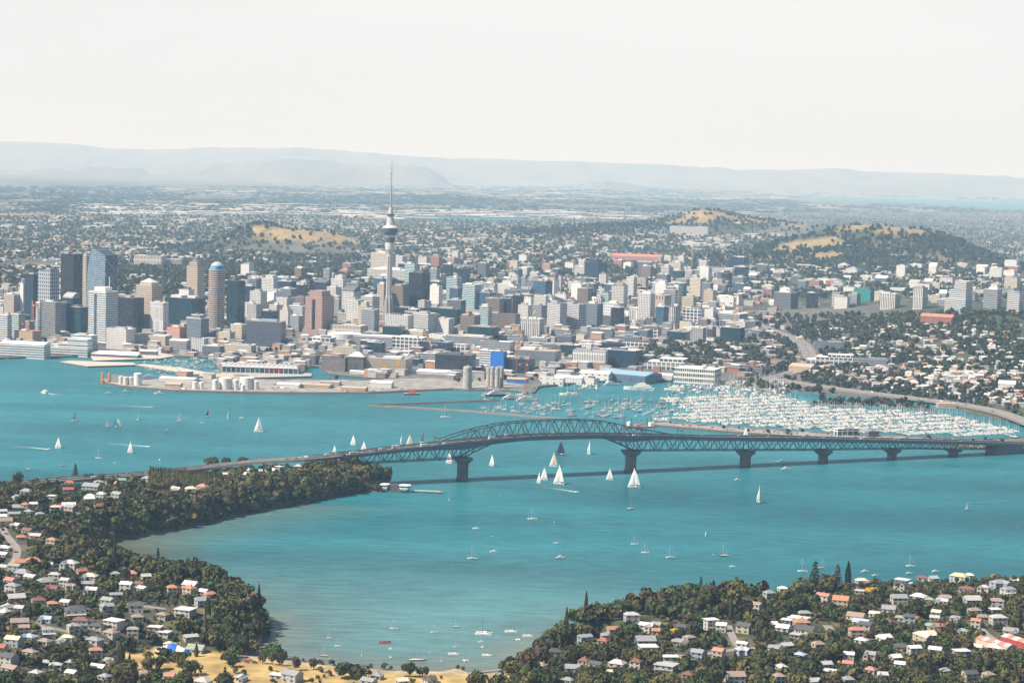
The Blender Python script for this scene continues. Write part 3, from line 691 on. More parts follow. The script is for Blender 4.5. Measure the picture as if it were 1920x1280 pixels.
def block(name, label, cat, x0, x1, ytop, ybase, st='grey', th=-32, ratio=.8, roof='m', kind='box', group=None, pl=1, land=None, desc=None, z=None):
    X, Y, Z, a, b, h, mpp = site(x0, x1, ytop, ybase, th, ratio)
    if z is not None: h += Z - z; Z = z
    root = thing(name, label, cat, (X, Y, Z), math.radians(th), group)
    PLACED.append((X, Y, math.hypot(a, b) * .5))
    if land: LAND.append((land, (x0 + x1) / 2, (ytop + ybase) / 2))
    if desc: AUTO.append((root, desc, (x0 + x1) / 2, (ytop + ybase) / 2))
    P = rect(a, b)
    z0 = -4.0
    if kind == 'box':
        walls(root, P, z0, h, st); flat_roof(root, P, h, roof)
        if pl: plant(root, a, b, h, min(5, 2 + h * .06), n=pl)
    elif kind == 'round':
        n = 24; C = [(a * .5 * math.cos(2 * PI * i / n), a * .5 * math.sin(2 * PI * i / n)) for i in range(n)]
        m = MB()
        m.lathe([(a * .5, z0), (a * .5, h)], n, 0, caps=False); m.build('facade', sty(st), root)
        flat_roof(root, C, h, roof)
        if pl: plant(root, a * .6, a * .6, h, 5)
    elif kind == 'pyr':
        hs = h * .87
        walls(root, P, z0, hs, st); flat_roof(root, P, hs, roof, par=.6)
        P2 = rect(a * .72, b * .72)
        MB().prism(P2, hs + .31, hs + h * .05, 0, 0).build('attic', sty(st), root)
        m = MB()
        for i in range(4):
            m.face([(*P2[i], hs + h * .05), (*P2[(i + 1) % 4], hs + h * .05), (0, 0, h)])
        m.build('pyramid_roof', roofm(roof), root)
    elif kind == 'step':
        h1 = h * .86
        walls(root, P, z0, h1, st); flat_roof(root, P, h1, roof)
        P2 = rect(a * .6, b * .6); walls(root, P2, h1 + .31, h, st, 'upper_storeys'); flat_roof(root, P2, h, roof)
        plant(root, a * .4, b * .4, h, 4)
    elif kind == 'terrace':
        for i, (w, q) in enumerate(((1, .45), (.8, .72), (.55, 1))):
            x1_ = a / 2; p = [(x1_ - a * w, -b / 2), (x1_, -b / 2), (x1_, b / 2), (x1_ - a * w, b / 2)]
            walls(root, p, z0 if i == 0 else h * (.45, .72)[i - 1] + .31, h * q, st, 'storeys'); flat_roof(root, p, h * q, roof)
    elif kind == 'gable':
        walls(root, P, z0, h * .7, st)
        gable(root, a, b, h * .7, h, roofm(roof))
    elif kind == 'curved':
        walls(root, P, z0, h * .82, st)
        m = MB(); K = 8
        for i in range(K):
            t0, t1 = i / K, (i + 1) / K
            y0, y1 = -b / 2 + b * t0, -b / 2 + b * t1
            q = lambda t: h * .82 + h * .18 * math.sin(PI * (0.12 + .88 * t) * .62)
            m.face([(-a / 2, y0, q(t0)), (a / 2, y0, q(t0)), (a / 2, y1, q(t1)), (-a / 2, y1, q(t1))])
            m.face([(a / 2, y0, h * .82), (a / 2, y1, h * .82), (a / 2, y1, q(t1)), (a / 2, y0, q(t0))])
            m.face([(-a / 2, y1, h * .82), (-a / 2, y0, h * .82), (-a / 2, y0, q(t0)), (-a / 2, y1, q(t1))])
        m.face([(-a / 2, -b / 2, h * .82), (a / 2, -b / 2, h * .82), (a / 2, -b / 2, q(0)), (-a / 2, -b / 2, q(0))])
        m.face([(a / 2, b / 2, h * .82), (-a / 2, b / 2, h * .82), (-a / 2, b / 2, q(1)), (a / 2, b / 2, q(1))])
        m.build('curved_roof', roofm(roof), root)
    return root, a, b, h, mpp
def gable(root, a, b, z0, z1, mat, over=.5, name='roof', ridge_y=False):
    """A pitched roof over an a x b plan, ridge along the longer side unless told; gable ends closed."""
    A, B = a / 2 + over, b / 2 + over
    m = MB(); t = .25
    if not ridge_y:
        L = [(-A, -B, z0), (A, -B, z0), (A, 0, z1), (-A, 0, z1)]; Rr = [(A, B, z0), (-A, B, z0), (-A, 0, z1), (A, 0, z1)]
        ends = [[(A, -B, z0), (A, B, z0), (A, 0, z1)], [(-A, B, z0), (-A, -B, z0), (-A, 0, z1)]]
    else:
        L = [(-A, B, z0), (-A, -B, z0), (0, -B, z1), (0, B, z1)]; Rr = [(A, -B, z0), (A, B, z0), (0, B, z1), (0, -B, z1)]
        ends = [[(-A, -B, z0), (A, -B, z0), (0, -B, z1)], [(A, B, z0), (-A, B, z0), (0, B, z1)]]
    m.face(L); m.face(Rr)
    for e in ends: m.face(e)
    m.face([(-A, B, z0), (A, B, z0), (A, -B, z0), (-A, -B, z0)])
    return m.build(name, mat, root)
OT, AB, OB, LR = 'office_tower', 'apartment_block', 'office_block', 'low_building'
OFF = 'office building'
# --- the downtown cluster at the left
block(OT, 'dark blue glass tower behind the checkered tower, at the left end of the skyline', OFF, 46, 74, 514, 606, 'navy', -30, .8, 'd')
block(OT, 'grey tower with a checkered facade and dark cap', OFF, 71, 109, 506, 616, facade((0.36, 0.38, 0.41), (0.05, 0.06, 0.08), 8, .5, 6, .5), -32, .75, 'd', 'box', land='the checkered tower')
block(OT, 'dark unfinished tower with brown scaffolded top storeys and a red crane', OFF, 114, 153, 476, 598, 'black', -30, .8, 'd', land='the unfinished dark tower')
block(OT, 'slim beige tower behind the curved glass tower', OFF, 151, 168, 480, 592, 'beige', -30, .8, 'l')
block(OT, 'dark tower with a sloping diagonal edge beside the unfinished dark tower', OFF, 118, 148, 548, 606, 'navy', -30, .8, 'm', 'curved')
# curved glass tower
X, Y, Z, a, b, h, mpp = site(163, 217, 468, 610, -25, .9)
cg = thing(OT, 'tall silver blue glass tower with a front edge curving inward to its top', OFF, (X, Y, Z), math.radians(-25))
PLACED.append((X, Y, a * .7)); LAND.append(('the curved glass tower', 190, 520))
prof = [(-a / 2, -4), (a / 2, -4), (a / 2, h * .93), (-a * .02, h), (-a * .26, h), (-a * .36, h * .88), (-a * .44, h * .72), (-a * .49, h * .5)]
m = MB()
m.face([(x, -b / 2, z) for x, z in prof], 0, [(x + 60, z) for x, z in prof]); m.face([(x, b / 2, z) for x, z in prof][::-1], 0, [(x + 60, z) for x, z in prof][::-1])
m.build('glass_front', facade((0.30, 0.36, 0.43), (0.10, 0.17, 0.24), 4.4, .6, 4, 1.0), cg)
m = MB()
for i in range(1, len(prof)):
    (xa, za), (xb, zb) = prof[i], prof[(i + 1) % len(prof)]
    m.face([(xa, -b / 2, za), (xb, -b / 2, zb), (xb, b / 2, zb), (xa, b / 2, za)][::-1], 0, [(0, za), (0, zb), (b, zb), (b, za)][::-1])
m.build('side_wall', facade((0.10, 0.13, 0.17), (0.02, 0.045, 0.07), 4.4, .7, 4, .9), cg)
m = MB(); xo = a / 2 + .25
for k in range(4):
    z0_, z1_ = h * (.08 + .2 * k), h * (.08 + .2 * (k + 1))
    m.bar((xo, -b / 2, z0_), (xo, b / 2, z1_), 1.1); m.bar((xo, b / 2, z0_), (xo, -b / 2, z1_), 1.1)
m.build('diagonal_bracing', paint((0.4, 0.43, 0.46)), cg)
r, a, b, h, mpp = block(OT, 'white tower with blue glass strips and a slim mast on its right corner', OFF, 166, 219, 546, 648, 'wband', -30, .8, 'w', pl=0, land='the white banded tower with a mast')
MB().prism(rect(a * .6, b * .6), h + .31, h + 9, 0, 0).build('plant_room', paint((.75, .74, .72)), r)
MB().bar((a * .35, 0, h), (a * .35, 0, h + 30), .9).build('mast', M_WHITE, r)
MB().box(-a * .16, -a * .02, -b / 2 - .4, -b / 2 - .1, 0, h * .96).build('glass_strip', sty('blue'), r)
block(OT, 'black glass tower right of the white banded tower with a mast', OFF, 220, 269, 558, 626, 'black', -34, .7, 'd', land='the black glass tower')
block(OT, 'beige banded tower with a stepped pyramid roof', OFF, 255, 303, 521, 622, 'beige', -30, .8, 'l', 'pyr', land='the pyramid roofed beige tower')
block(OT, 'plain pale grey slab tower in front of the pyramid roofed beige tower', OFF, 281, 315, 567, 627, facade((.58, .57, .56), (.42, .42, .42), 30, .9, 2.5, .5), -25, .6, 'w', land='the pale grey slab')
block(OT, 'wide dark green glass office tower left of the round beige tower', OFF, 308, 384, 558, 610, 'green', -30, .6, 'd', pl=2)
block(OB, 'white block with dark gaps standing on the roofline of the wide green glass tower', OFF, 335, 363, 543, 600, 'white', -30, .7, 'l')
block(OT, 'beige gridded tower with a dark pyramid cap left of the round beige tower', OFF, 349, 382, 483, 594, 'beige', -30, .8, 'd', 'pyr', land='the dark capped tower')
block(OT, 'dark green tower with a finned edge right of the round beige tower', OFF, 425, 458, 526, 615, 'green', -30, .9, 'd')
r, a, b, h, mpp = block(OT, 'round beige banded tower crowned by a blue sign and a dome', OFF, 384, 426, 506, 624, facade((.50, .41, .34), (.05, .045, .055), 4.6, .48, 3, 1.0), -30, 1.0, 'l', 'round', pl=0, land='the round tower with the blue sign')
MB().lathe([(a * .40, h + .31), (a * .40, h + 9)], 24, caps=False).build('sign_band', paint((0.0, 0.22, 0.48), .4, .05), r)
MB().lathe([(a * .38, h + 9), (a * .36, h + 11), (a * .28, h + 14), (a * .14, h + 17), (0, h + 18)], 20).build('dome', paint((.45, .46, .47), .5), r, smooth=True)
def text(s, size, parent, loc, rot, mat, name='lettering', depth=.15):
    cu = bpy.data.curves.new(name, 'FONT'); cu.body = s; cu.size = size; cu.align_x = 'CENTER'; cu.align_y = 'CENTER'; cu.extrude = depth
    tmp = link('lettering_outline', cu)
    me = bpy.data.meshes.new_from_object(tmp.evaluated_get(bpy.context.evaluated_depsgraph_get()))
    bpy.data.objects.remove(tmp)
    me.materials.clear(); me.materials.append(mat)
    o = link(name, me, parent, loc); o.rotation_euler = rot
    return o
text('ANZ', 7.5, r, (0.6, -a * .405 - .2, h + 4.7), (PI / 2, 0, math.radians(20)), paint((.9, .9, .9), .5, .02))
block(OB, 'grey striped slab office building in front of the checkered tower', OFF, 78, 113, 566, 636, facade((.33, .33, .33), (.09, .10, .11), 4.2, .55, 3, 1), -26, .5, 'm', land='the grey striped slab')
block(OB, 'dark blue slab squeezed between the grey striped slab and a green glass block', OFF, 110, 132, 567, 628, 'navy', -30, .7, 'm')
block(OB, 'dark green glass office block left of the white banded tower with a mast', OFF, 131, 164, 575, 629, 'green', -30, .8, 'l')
block('hotel', 'broad pale hotel with rows of small windows beside the ferry wharf', 'hotel', 199, 252, 616, 656, 'pale', -28, .55, 'w', pl=2, land='the pale waterfront hotel')
block(OB, 'white and blue glass mid-rise in front of the round beige tower', OFF, 350, 391, 590, 636, 'steel', -30, .7, 'w', 'step', land='the stepped blue glass mid-rise')
block(LR, 'salmon coloured old building right of the pale grey slab', 'building', 313, 350, 613, 634, facade((.58, .30, .25), (.2, .12, .11), 4, .4, 3, .4), -30, .7, 'r')
block(LR, 'long low cream ferry building with dark windows', 'building', 253, 322, 628, 648, 'cream', -20, .4, 'l', land='the cream ferry building')
block(LR, 'low building under a brown roof right of the pale waterfront hotel', 'building', 262, 302, 646, 656, 'shed', -20, .5, 't', 'gable')
block(AB, 'grey banded apartment block left of the harbour basin yachts', 'apartments', 317, 358, 635, 658, 'gband', -20, .5, 'l', 'curved')
block(AB, 'white balconied apartment block right of the grey banded apartments', 'apartments', 358, 390, 634, 660, 'wgrid', -20, .6, 'l')
block(AB, 'dark gridded apartment block behind the harbour basin yachts', 'apartments', 380, 420, 648, 668, 'dgrey', -18, .6, 'l')
block(AB, 'cream terraced apartments right of the dark gridded waterfront block', 'apartments', 420, 480, 646, 662, 'cream', -18, .4, 'l', pl=2)
block(OB, 'cream low rise behind the cream terraced waterfront apartments', OFF, 410, 440, 622, 642, 'cream', -25, .7, 'l')
block(OB, 'cream and white low block right of the dark green finned tower', OFF, 432, 462, 608, 640, 'cream', -25, .7, 'l')
for x0, x1, yt, yb, lab in ((0, 93, 640, 672, 'long white waterfront hotel with glass balconies at the left edge'), (96, 172, 634, 669, 'white stepped wharf apartments with glass corners left of the pale waterfront hotel')):
    block(AB, lab, 'apartments', x0, x1, yt, yb, 'wband', -14, .28, 'w', 'terrace' if x0 else 'curved')
block(AB, 'white and glass apartment block between the wharf apartments and the white banded tower', 'apartments', 132, 182, 628, 656, 'teal', -24, .4, 'w')
block(OB, 'old brown brick waterfront building beneath the orange crane', OFF, 28, 76, 620, 642, 'tan', -25, .6, 'r')
block(AB, 'white balconied block at the far left of the waterfront', 'apartments', 0, 21, 590, 640, 'wband', -25, .7, 'w')
block(OB, 'white and teal office block second from the left edge of the waterfront', OFF, 20, 46, 588, 636, 'teal', -28, .9, 'l')
block(OB, 'pale tower sliver left of the dark blue glass tower', OFF, 37, 48, 531, 600, 'white', -30, .9, 'l')
block(OB, 'beige low block behind the waterfront at the left edge', OFF, 8, 38, 552, 600, 'beige', -28, .8, 'l')
block(OB, 'white tower edge just left of the grey striped slab', OFF, 67, 80, 566, 622, 'wband', -28, .8, 'w')
block('museum', 'long pale colonnaded museum standing alone on the tree-covered hill', 'museum', 252, 310, 479, 500, facade((.62, .56, .48), (.16, .15, .14), 24, .8, 5, .45), -12, .45, 'l', land='the hilltop museum')
block(OB, 'grey flat annex behind the hilltop museum', OFF, 305, 345, 486, 500, 'grey', -12, .4, 'm')
# --- centre of the city
C_ = [
 (OB, 'plain grey slab left of the wide dark gridded block', 463, 489, 570, 606, facade((.36, .35, .36), (.3, .3, .31), 20, .9, 3, .4), -30, .7, 'm', 'box', None),
 (OB, 'wide dark gridded office block with white strips at its centre', 462, 535, 602, 650, facade((.10, .11, .14), (.05, .06, .09), 4, .6, 3, .7), -16, .35, 'm', 'box', 'the wide dark gridded block'),
 (AB, 'white balconied tower with stepped top behind the dark office roofs', 490, 526, 516, 556, 'wgrid', -30, .8, 'l', 'step', None),
 (OB, 'white gridded tower left of the white slab', 468, 500, 546, 588, 'wgrid', -30, .8, 'l', 'box', None),
 (OB, 'smooth white slab tower with a shaded side', 499, 527, 548, 586, facade((.74, .73, .71), (.5, .5, .5), 30, .2, 8, .2), -42, .9, 'w', 'box', 'the smooth white slab'),
 (OB, 'grey glass block right of the smooth white slab', 525, 556, 541, 584, 'steel', -30, .8, 'l', 'box', None),
 (OB, 'white and black striped office block left of the pink tower', 541, 577, 573, 612, 'wband', -30, .6, 'l', 'box', 'the black striped office block'),
 (OB, 'brown block above the white and black striped office', 552, 578, 557, 592, 'brown', -30, .7, 'm', 'box', None),
 (OB, 'dark teal low block below the smooth white slab', 489, 521, 583, 614, 'navy', -25, .6, 'd', 'box', None),
 (OB, 'grey blank walled block right of the wide dark gridded block', 543, 568, 592, 622, 'grey', -30, .7, 'l', 'box', None),
 (AB, 'white gridded tower behind the pink tower', 620, 655, 517, 560, 'wgrid', -30, .8, 'l', 'step', None),
 (OB, 'dark curved glass block left of the white gridded tower', 590, 622, 524, 556, 'navy', -30, .8, 'd', 'curved', None),
 (AB, 'white tower with a dark curved cap right of the pink tower', 640, 675, 536, 594, 'wgrid', -32, .8, 'd', 'curved', 'the white tower with a dark cap'),
 (AB, 'white gridded lower wing in front of the dark capped white tower', 648, 682, 562, 606, 'wgrid', -32, .7, 'l', 'box', None),
 (OB, 'white office tower with a spiky white crown left of the needle tower', 676, 711, 551, 588, 'wband', -30, .9, 'w', 'pyr', None),
 (OB, 'beige tower close behind the needle tower', 706, 727, 533, 586, 'beige', -32, .9, 't', 'box', None),
 ('hospital', 'large beige hospital slab with many windows behind the needle tower', 694, 741, 474, 520, facade((.62, .55, .46), (.14, .13, .13), 4.5, .5, 4, .6), -24, .5, 'l', 'box', 'the beige hospital slab'),
 ('hospital', 'pale grey hospital wing right of the needle tower shaft', 738, 762, 480, 520, 'pale', -30, .8, 'l', 'box', None),
 ('hospital', 'low white hospital block at the foot of the beige hospital slab', 688, 790, 505, 528, 'wgrid', -18, .4, 'w', 'box', None),
 (OT, 'tall dark tower with one white vertical stripe right of the needle tower', 765, 805, 511, 586, 'black', -34, .8, 'd', 'box', 'the dark tower with a white stripe'),
 (OB, 'brown and dark tower between the needle tower and the striped dark tower', 735, 768, 536, 586, 'brown', -34, .9, 'd', 'box', None),
 (OB, 'white office tower with a teal glass side', 866, 902, 533, 588, 'teal', -34, .8, 'w', 'box', 'the white and teal tower'),
 (OB, 'dark wide casino hotel with a flat glassy face', 800, 868, 578, 614, 'green', -26, .4, 'd', 'box', 'the dark casino hotel'),
 (OB, 'flat dark roofed hall at the foot of the needle tower', 737, 800, 577, 604, 'black', -20, .5, 'd', 'box', None),
 (AB, 'white framed residential block in front of the needle tower', 720, 775, 590, 630, 'wgrid', -24, .5, 'l', 'box', 'the white framed block'),
 (AB, 'white residential block with dark side right of the white framed block', 773, 819, 587, 626, 'wband', -34, .8, 'l', 'box', None),
 (OB, 'blank grey lower block with satellite dishes', 815, 852, 597, 626, 'blank', -30, .7, 'l', 'box', None),
 (OB, 'cream pillared low public building right of the pink tower', 618, 690, 609, 630, facade((.60, .53, .43), (.1, .09, .09), 12, .7, 3.2, .45), -22, .5, 'l', 'box', 'the cream pillared building'),
 (LR, 'long low flat roofed market hall below the pillared building', 662, 760, 630, 650, 'gband', -18, .4, 'l', 'box', None),
 (OB, 'grey office building right of the dark casino hotel', 876, 935, 612, 640, 'green', -24, .5, 'm', 'box', None),
 (OB, 'red brown office block right of the dark casino hotel', 862, 900, 592, 626, 'brown', -30, .7, 'd', 'box', None),
 (OB, 'long white office with strip windows near the waterfront centre', 735, 800, 632, 660, 'wframe', -18, .4, 'w', 'box', None),
 (OB, 'dark blue glass block right of the long strip windowed office', 786, 850, 640, 666, 'navy', -22, .5, 'm', 'box', None),
 (OB, 'dark glass office with long white ledges behind the zigzag building', 833, 925, 630, 652, 'gband', -16, .35, 'm', 'box', None),
 (OB, 'brown box building on the theatre waterfront', 603, 656, 670, 696, facade((.20, .165, .165), (.16, .13, .13), 4, .5, 3, .8), -16, .6, 'd', 'box', None),
 (OB, 'dark block with zigzag roof parapets behind the single silo', 815, 892, 664, 700, 'black', -16, .5, 'd', 'box', 'the dark zigzag roofed block'),
 (AB, 'white apartment tower left of the blue wrapped building', 898, 928, 657, 696, 'wband', -20, .7, 'w', 'box', None),
 (AB, 'building wrapped in bright blue sheeting above the silos', 919, 950, 659, 698, 'bluewrap', -20, .7, 'd', 'box', 'the blue wrapped building'),
 (AB, 'dark navy unfinished apartments right of the blue wrapped building', 946, 1003, 672, 700, 'navy', -20, .6, 'd', 'box', None),
 (OB, 'wide modern office with a white and black patchwork facade', 1072, 1140, 657, 690, facade((.78, .77, .74), (.05, .05, .055), 14, .85, 3.2, .42), -12, .5, 'm', 'box', 'the patchwork facade office'),
 (OB, 'dark glass office right of the patchwork facade', 1128, 1205, 655, 690, 'navy', -24, .6, 'l', 'box', None),
 (AB, 'white framed open apartments left of the harbourside trees', 1197, 1290, 671, 694, 'wframe', -16, .4, 'w', 'terrace', 'the white framed apartments'),
 (LR, 'big white flat roofed market beside the marina', 1262, 1352, 690, 720, facade((.74, .70, .62), (.10, .11, .12), 9, .6, 4, .8), -20, .6, 'w', 'box', 'the white marina market'),
 (LR, 'long slate blue boat shed on the superyacht quay', 1118, 1242, 694, 719, facade((.10, .15, .21), (.07, .10, .14), 20, .4, 4, .5), -30, .7, 'b', 'gable', 'the slate blue shed'),
 (LR, 'cream warehouse left of the slate blue shed', 1085, 1150, 694, 714, 'shed', -20, .5, 'l', 'gable', None),
 (LR, 'white low workshops right of the sand heaps', 1012, 1060, 708, 722, 'shed', -14, .5, 'w', 'box', None),
 (LR, 'grey concrete workshop at the quay end left of the superyacht', 1094, 1122, 709, 722, 'blank', -30, .8, 'l', 'box', None),
 (LR, 'white workshops with a long shed roof behind the sand heaps', 1038, 1096, 703, 718, 'white', -16, .4, 'w', 'gable', None),
 (AB, 'wedge shaped pale slab with a sharp white edge', 1025, 1062, 568, 616, facade((.62, .60, .57), (.12, .13, .15), 3.8, .45, 3, 1), -48, .5, 'm', 'box', 'the wedge shaped slab'),
 (AB, 'second wedge shaped slab, broadest of the three', 1056, 1098, 570, 616, facade((.56, .55, .54), (.12, .13, .15), 3.8, .45, 3, 1), -40, .6, 'm', 'box', None),
 (AB, 'dark right-hand slab of the three wedge shaped blocks', 1096, 1130, 569, 614, 'steel', -34, .8, 'm', 'box', None),
 (OB, 'red walled block left of the wedge shaped slab', 971, 995, 572, 602, 'brick', -25, .6, 'm', 'box', None),
 (OB, 'grey ribbed block right of the red walled block', 990, 1026, 572, 606, 'grey', -30, .8, 'm', 'box', None),
 (AB, 'white block with black vertical stripes below the red walled block', 975, 1020, 597, 632, 'vstripe', -24, .6, 'w', 'box', 'the black striped white block'),
 (OB, 'pale block with a pixel pattern right of the wedge shaped blocks', 1128, 1170, 568, 600, facade((.68, .66, .64), (.16, .17, .19), 7, .5, 5, .5), -30, .8, 'l', 'box', 'the pixel patterned block'),
 (OB, 'rounded pale tower with dark glass on the right city edge', 1247, 1280, 574, 616, 'vstripe', -30, 1, 'd', 'round', 'the rounded pale tower'),
 (OB, 'white gridded frame block right of the rounded pale tower', 1279, 1320, 577, 618, 'wframe', -24, .6, 'l', 'box', None),
 (OT, 'dark blue apartment tower standing alone below the green hills', 1095, 1138, 486, 524, 'navy', -40, .9, 'd', 'step', 'the lone dark tower'),
 (OB, 'beige and black cube right of the pixel patterned block', 1224, 1258, 553, 584, facade((.40, .32, .26), (.05, .05, .06), 30, .3, 9, .3), -38, .9, 'l', 'box', None),
 (OB, 'tall white thin apartment block above the beige and black cube', 1227, 1256, 526, 572, 'white', -30, .8, 'l', 'step', None),
 (OB, 'white blank fronted tower right of the lone dark tower', 1070, 1100, 532, 566, 'white', -36, .8, 'w', 'box', None),
 (OB, 'grey gridded tower with a dark side above the wedge shaped slabs', 988, 1024, 521, 556, 'grey', -36, .9, 'm', 'box', None),
 (OB, 'beige and glass twin blocks above the red walled block', 932, 975, 526, 568, 'pale', -34, .8, 'l', 'step', None),
 (OB, 'dark grey slab right of the white and teal tower', 945, 982, 543, 576, 'dgrey', -30, .7, 'm', 'box', None),
 (AB, 'pale blue glass sliced tower right of the white and teal tower', 898, 930, 548, 590, 'blue', -36, .9, 'l', 'box', None),
 (OB, 'white stepped building with slit windows by the red walled block', 926, 962, 561, 592, 'white', -28, .7, 'w', 'box', None),
 (OB, 'brown gridded block below the white stepped building', 900, 975, 588, 616, 'brown', -20, .4, 'd', 'box', None),
 (OB, 'grey slab with gridded windows above the motorway bend', 1450, 1496, 548, 580, 'dgrey', -36, .8, 'm', 'box', 'the grey gridded slab'),
 (OB, 'dark block on a white base right of the grey gridded slab', 1511, 1534, 549, 578, 'black', -30, .9, 'm', 'box', None),
 (AB, 'dark tower wearing a white maze pattern', 1558, 1580, 548, 574, facade((.70, .70, .70), (.06, .07, .09), 6, .75, 5, .7), -30, .9, 'm', 'box', 'the maze patterned tower'),
 (AB, 'unfinished block shrouded in green netting', 1600, 1646, 538, 566, 'net', -36, .9, 'd', 'step', 'the green netted block'),
 (AB, 'white and grey apartments right of the green netted block', 1648, 1688, 550, 580, 'vstripe', -32, .9, 'l', 'box', None),
 (AB, 'twin dark apartment tower with pale edges', 1710, 1738, 539, 580, 'vstripe', -40, .9, 'd', 'box', 'the twin dark tower'),
 (AB, 'white terraced apartment tower with wide lower decks on the right hillside', 1770, 1822, 527, 588, 'wband', -34, .8, 'l', 'terrace', 'the white terraced tower'),
 (AB, 'grey and white apartment tower right of the white terraced tower', 1843, 1877, 542, 580, 'gband', -34, .8, 'l', 'box', None),
 (AB, 'beige balconied apartment tower near the right edge', 1887, 1918, 547, 586, 'wband', -34, .9, 'l', 'box', None),
 (OB, 'low dark apartment pavilion above the motorway bend', 1526, 1584, 641, 656, 'steel', -12, .4, 'd', 'box', None),
 (AB, 'row of white terraced apartments beside the motorway bend', 1512, 1600, 664, 684, 'wframe', -10, .3, 'w', 'terrace', 'the white terraces by the motorway'),
 (LR, 'long dark roofed hall right of the white terraces by the motorway', 1600, 1672, 672, 686, 'gband', -8, .35, 'd', 'box', None),
 (LR, 'brown peaked hall with triangular roofs left of the white terraces', 1478, 1534, 681, 700, 'tan', -30, .8, 't', 'gable', None),
 (OB, 'big red brick school on the wooded slope', 1726, 1790, 588, 608, 'brick', -26, .4, 'r', 'gable', 'the red brick school'),
 ('house', 'large plain white gabled villa at the wooded right shore', 1870, 1906, 713, 734, 'blank', -18, .8, 'w', 'gable', 'the large white gabled villa'),
 (OB, 'grey terrace roofed block with a crane on the right city edge', 1335, 1402, 587, 618, 'gband', -30, .7, 'l', 'box', None),
 (OB, 'black glass office right of the black striped white block', 1350, 1396, 613, 642, 'green', -28, .6, 'l', 'box', None),
 (OB, 'white end walled slab right of the gridded frame block', 1318, 1346, 580, 616, 'blank', -40, .8, 'l', 'box', None),
 (OB, 'dark glass office with yellow logo by the trees', 1250, 1294, 621, 640, 'green', -26, .6, 'm', 'box', None),
 (OB, 'grey office with chequer windows right of the dark glass office', 1296, 1324, 614, 642, facade((.36, .35, .34), (.1, .1, .11), 5, .5, 5, .6), -26, .8, 'l', 'box', None),
 (OB, 'white triangular fronted block right of the pixel patterned block', 1178, 1225, 577, 606, 'vstripe', -34, .8, 'w', 'box', None),
 (OB, 'dark block below the pixel patterned block', 1128, 1180, 592, 612, 'dgrey', -24, .5, 'm', 'box', None),
 (LR, 'bright white domed hall above the pixel patterned block', 1100, 1134, 557, 572, 'white', -18, .6, 'w', 'curved', None),
 (OB, 'long wide glass office facing the trees, nearest the patchwork facade', 1050, 1090, 646, 668, 'green', -20, .6, 'l', 'box', None),
 (OB, 'flat topped glass office with broad cream eaves left of the patchwork facade', 965, 1052, 656, 686, 'steel', -18, .5, 't', 'box', None),
 (OB, 'layered office with pale ledges behind the blue wrapped building', 900, 965, 640, 668, 'gband', -18, .5, 'l', 'box', None),
 ('office_block', 'white clinic block among pines below the far left cone hill', 1370, 1405, 417, 438, 'white', -25, .7, 'w', 'box', None),
 ('office_block', 'grey hospital complex with a green end below the far hilltop obelisk', 1255, 1330, 425, 441, 'wgrid', -14, .3, 'l', 'box', None),
 (LR, 'red roofed brick college with turrets beyond the lone dark tower', 1145, 1245, 476, 492, facade((.42, .24, .20), (.3, .16, .13), 5, .4, 4, .4), -14, .3, 'r', 'gable', None),
 (OB, 'long pale apartment slab with many windows on the far city edge', 1306, 1376, 502, 519, 'wgrid', -14, .3, 'w', 'box', None),
 (OB, 'dark glass cube right of the long pale apartment slab', 1368, 1404, 482, 506, 'navy', -30, .8, 'd', 'box', None),
 (OB, 'purple dark block below the dark glass cube', 1376, 1404, 500, 524, 'black', -30, .9, 'w', 'box', None),
]
for nm, lab, x0, x1, yt, yb, st, th, ra, rf, kd, ld in C_:
    cat = {'hospital': 'hospital', 'apartment_block': 'apartments', 'low_building': 'building', 'house': 'house'}.get(nm, OFF)
    block(nm, lab, cat, x0, x1, yt, yb, st, th, ra, rf, kd, land=ld)
# pink granite tower with stepped shoulders
X, Y, Z, a, b, h, mpp = site(571, 625, 545, 628, -34, .85)
pk = thing(OT, 'pink granite tower with stepped shoulders and a dark arched centre bay', OFF, (X, Y, Z), math.radians(-34)); PLACED.append((X, Y, a * .7)); LAND.append(('the pink tower', 598, 590))
walls(pk, rect(a, b), -4, h * .86, 'pink'); flat_roof(pk, rect(a, b), h * .86, paint((.42, .28, .24)))
walls(pk, rect(a * .72, b * .72), h * .86 + .31, h, 'pink', 'upper_storeys'); flat_roof(pk, rect(a * .72, b * .72), h, paint((.42, .28, .24)))
MB().box(-a * .08, a * .1, -b / 2 - .35, -b / 2 - .1, 0, h * .8).build('glass_bay', sty('black'), pk)
walls(pk, rect(a * 1.16, b * 1.16), -4, h * .1, 'pink', 'podium')

# --- the needle tower
X, Y, Z = g1(728, 600); mpp = math.hypot(X, Y) / F
tw = thing('observation_tower', 'very tall slender concrete tower with observation pods and needle mast', 'tower', (X, Y, Z)); PLACED.append((X, Y, 30)); LAND.append(('the needle tower', 731, 480))
zt = atd(736, 299, Y)[1] - Z
k = zt / 301.0
M_TWR = paint((0.50, 0.48, 0.45), .7, .08)
MB().lathe([(9.0, -4), (7.2, 18 * k), (6.3, 40 * k), (6.0, 124 * k)], 20).build('shaft', M_TWR, tw, smooth=True)
m = MB()
for i in range(8):
    t = 2 * PI * i / 8 + .2
    m.bar((14 * math.cos(t), 14 * math.sin(t), -4), (6.4 * math.cos(t), 6.4 * math.sin(t), 46 * k), 2.6)
m.build('buttress', M_TWR, tw)
m = MB()
for i in range(24): m.box(-7.0, -5.2, -1.1, 1.1, (30 + i * 3.8) * k, (32 + i * 3.8) * k, bottom=True)
ws = m.build('window_slots', paint((.06, .065, .07)), tw); ws.rotation_euler = (0, 0, math.radians(62)); ws['kind'] = 'stuff'
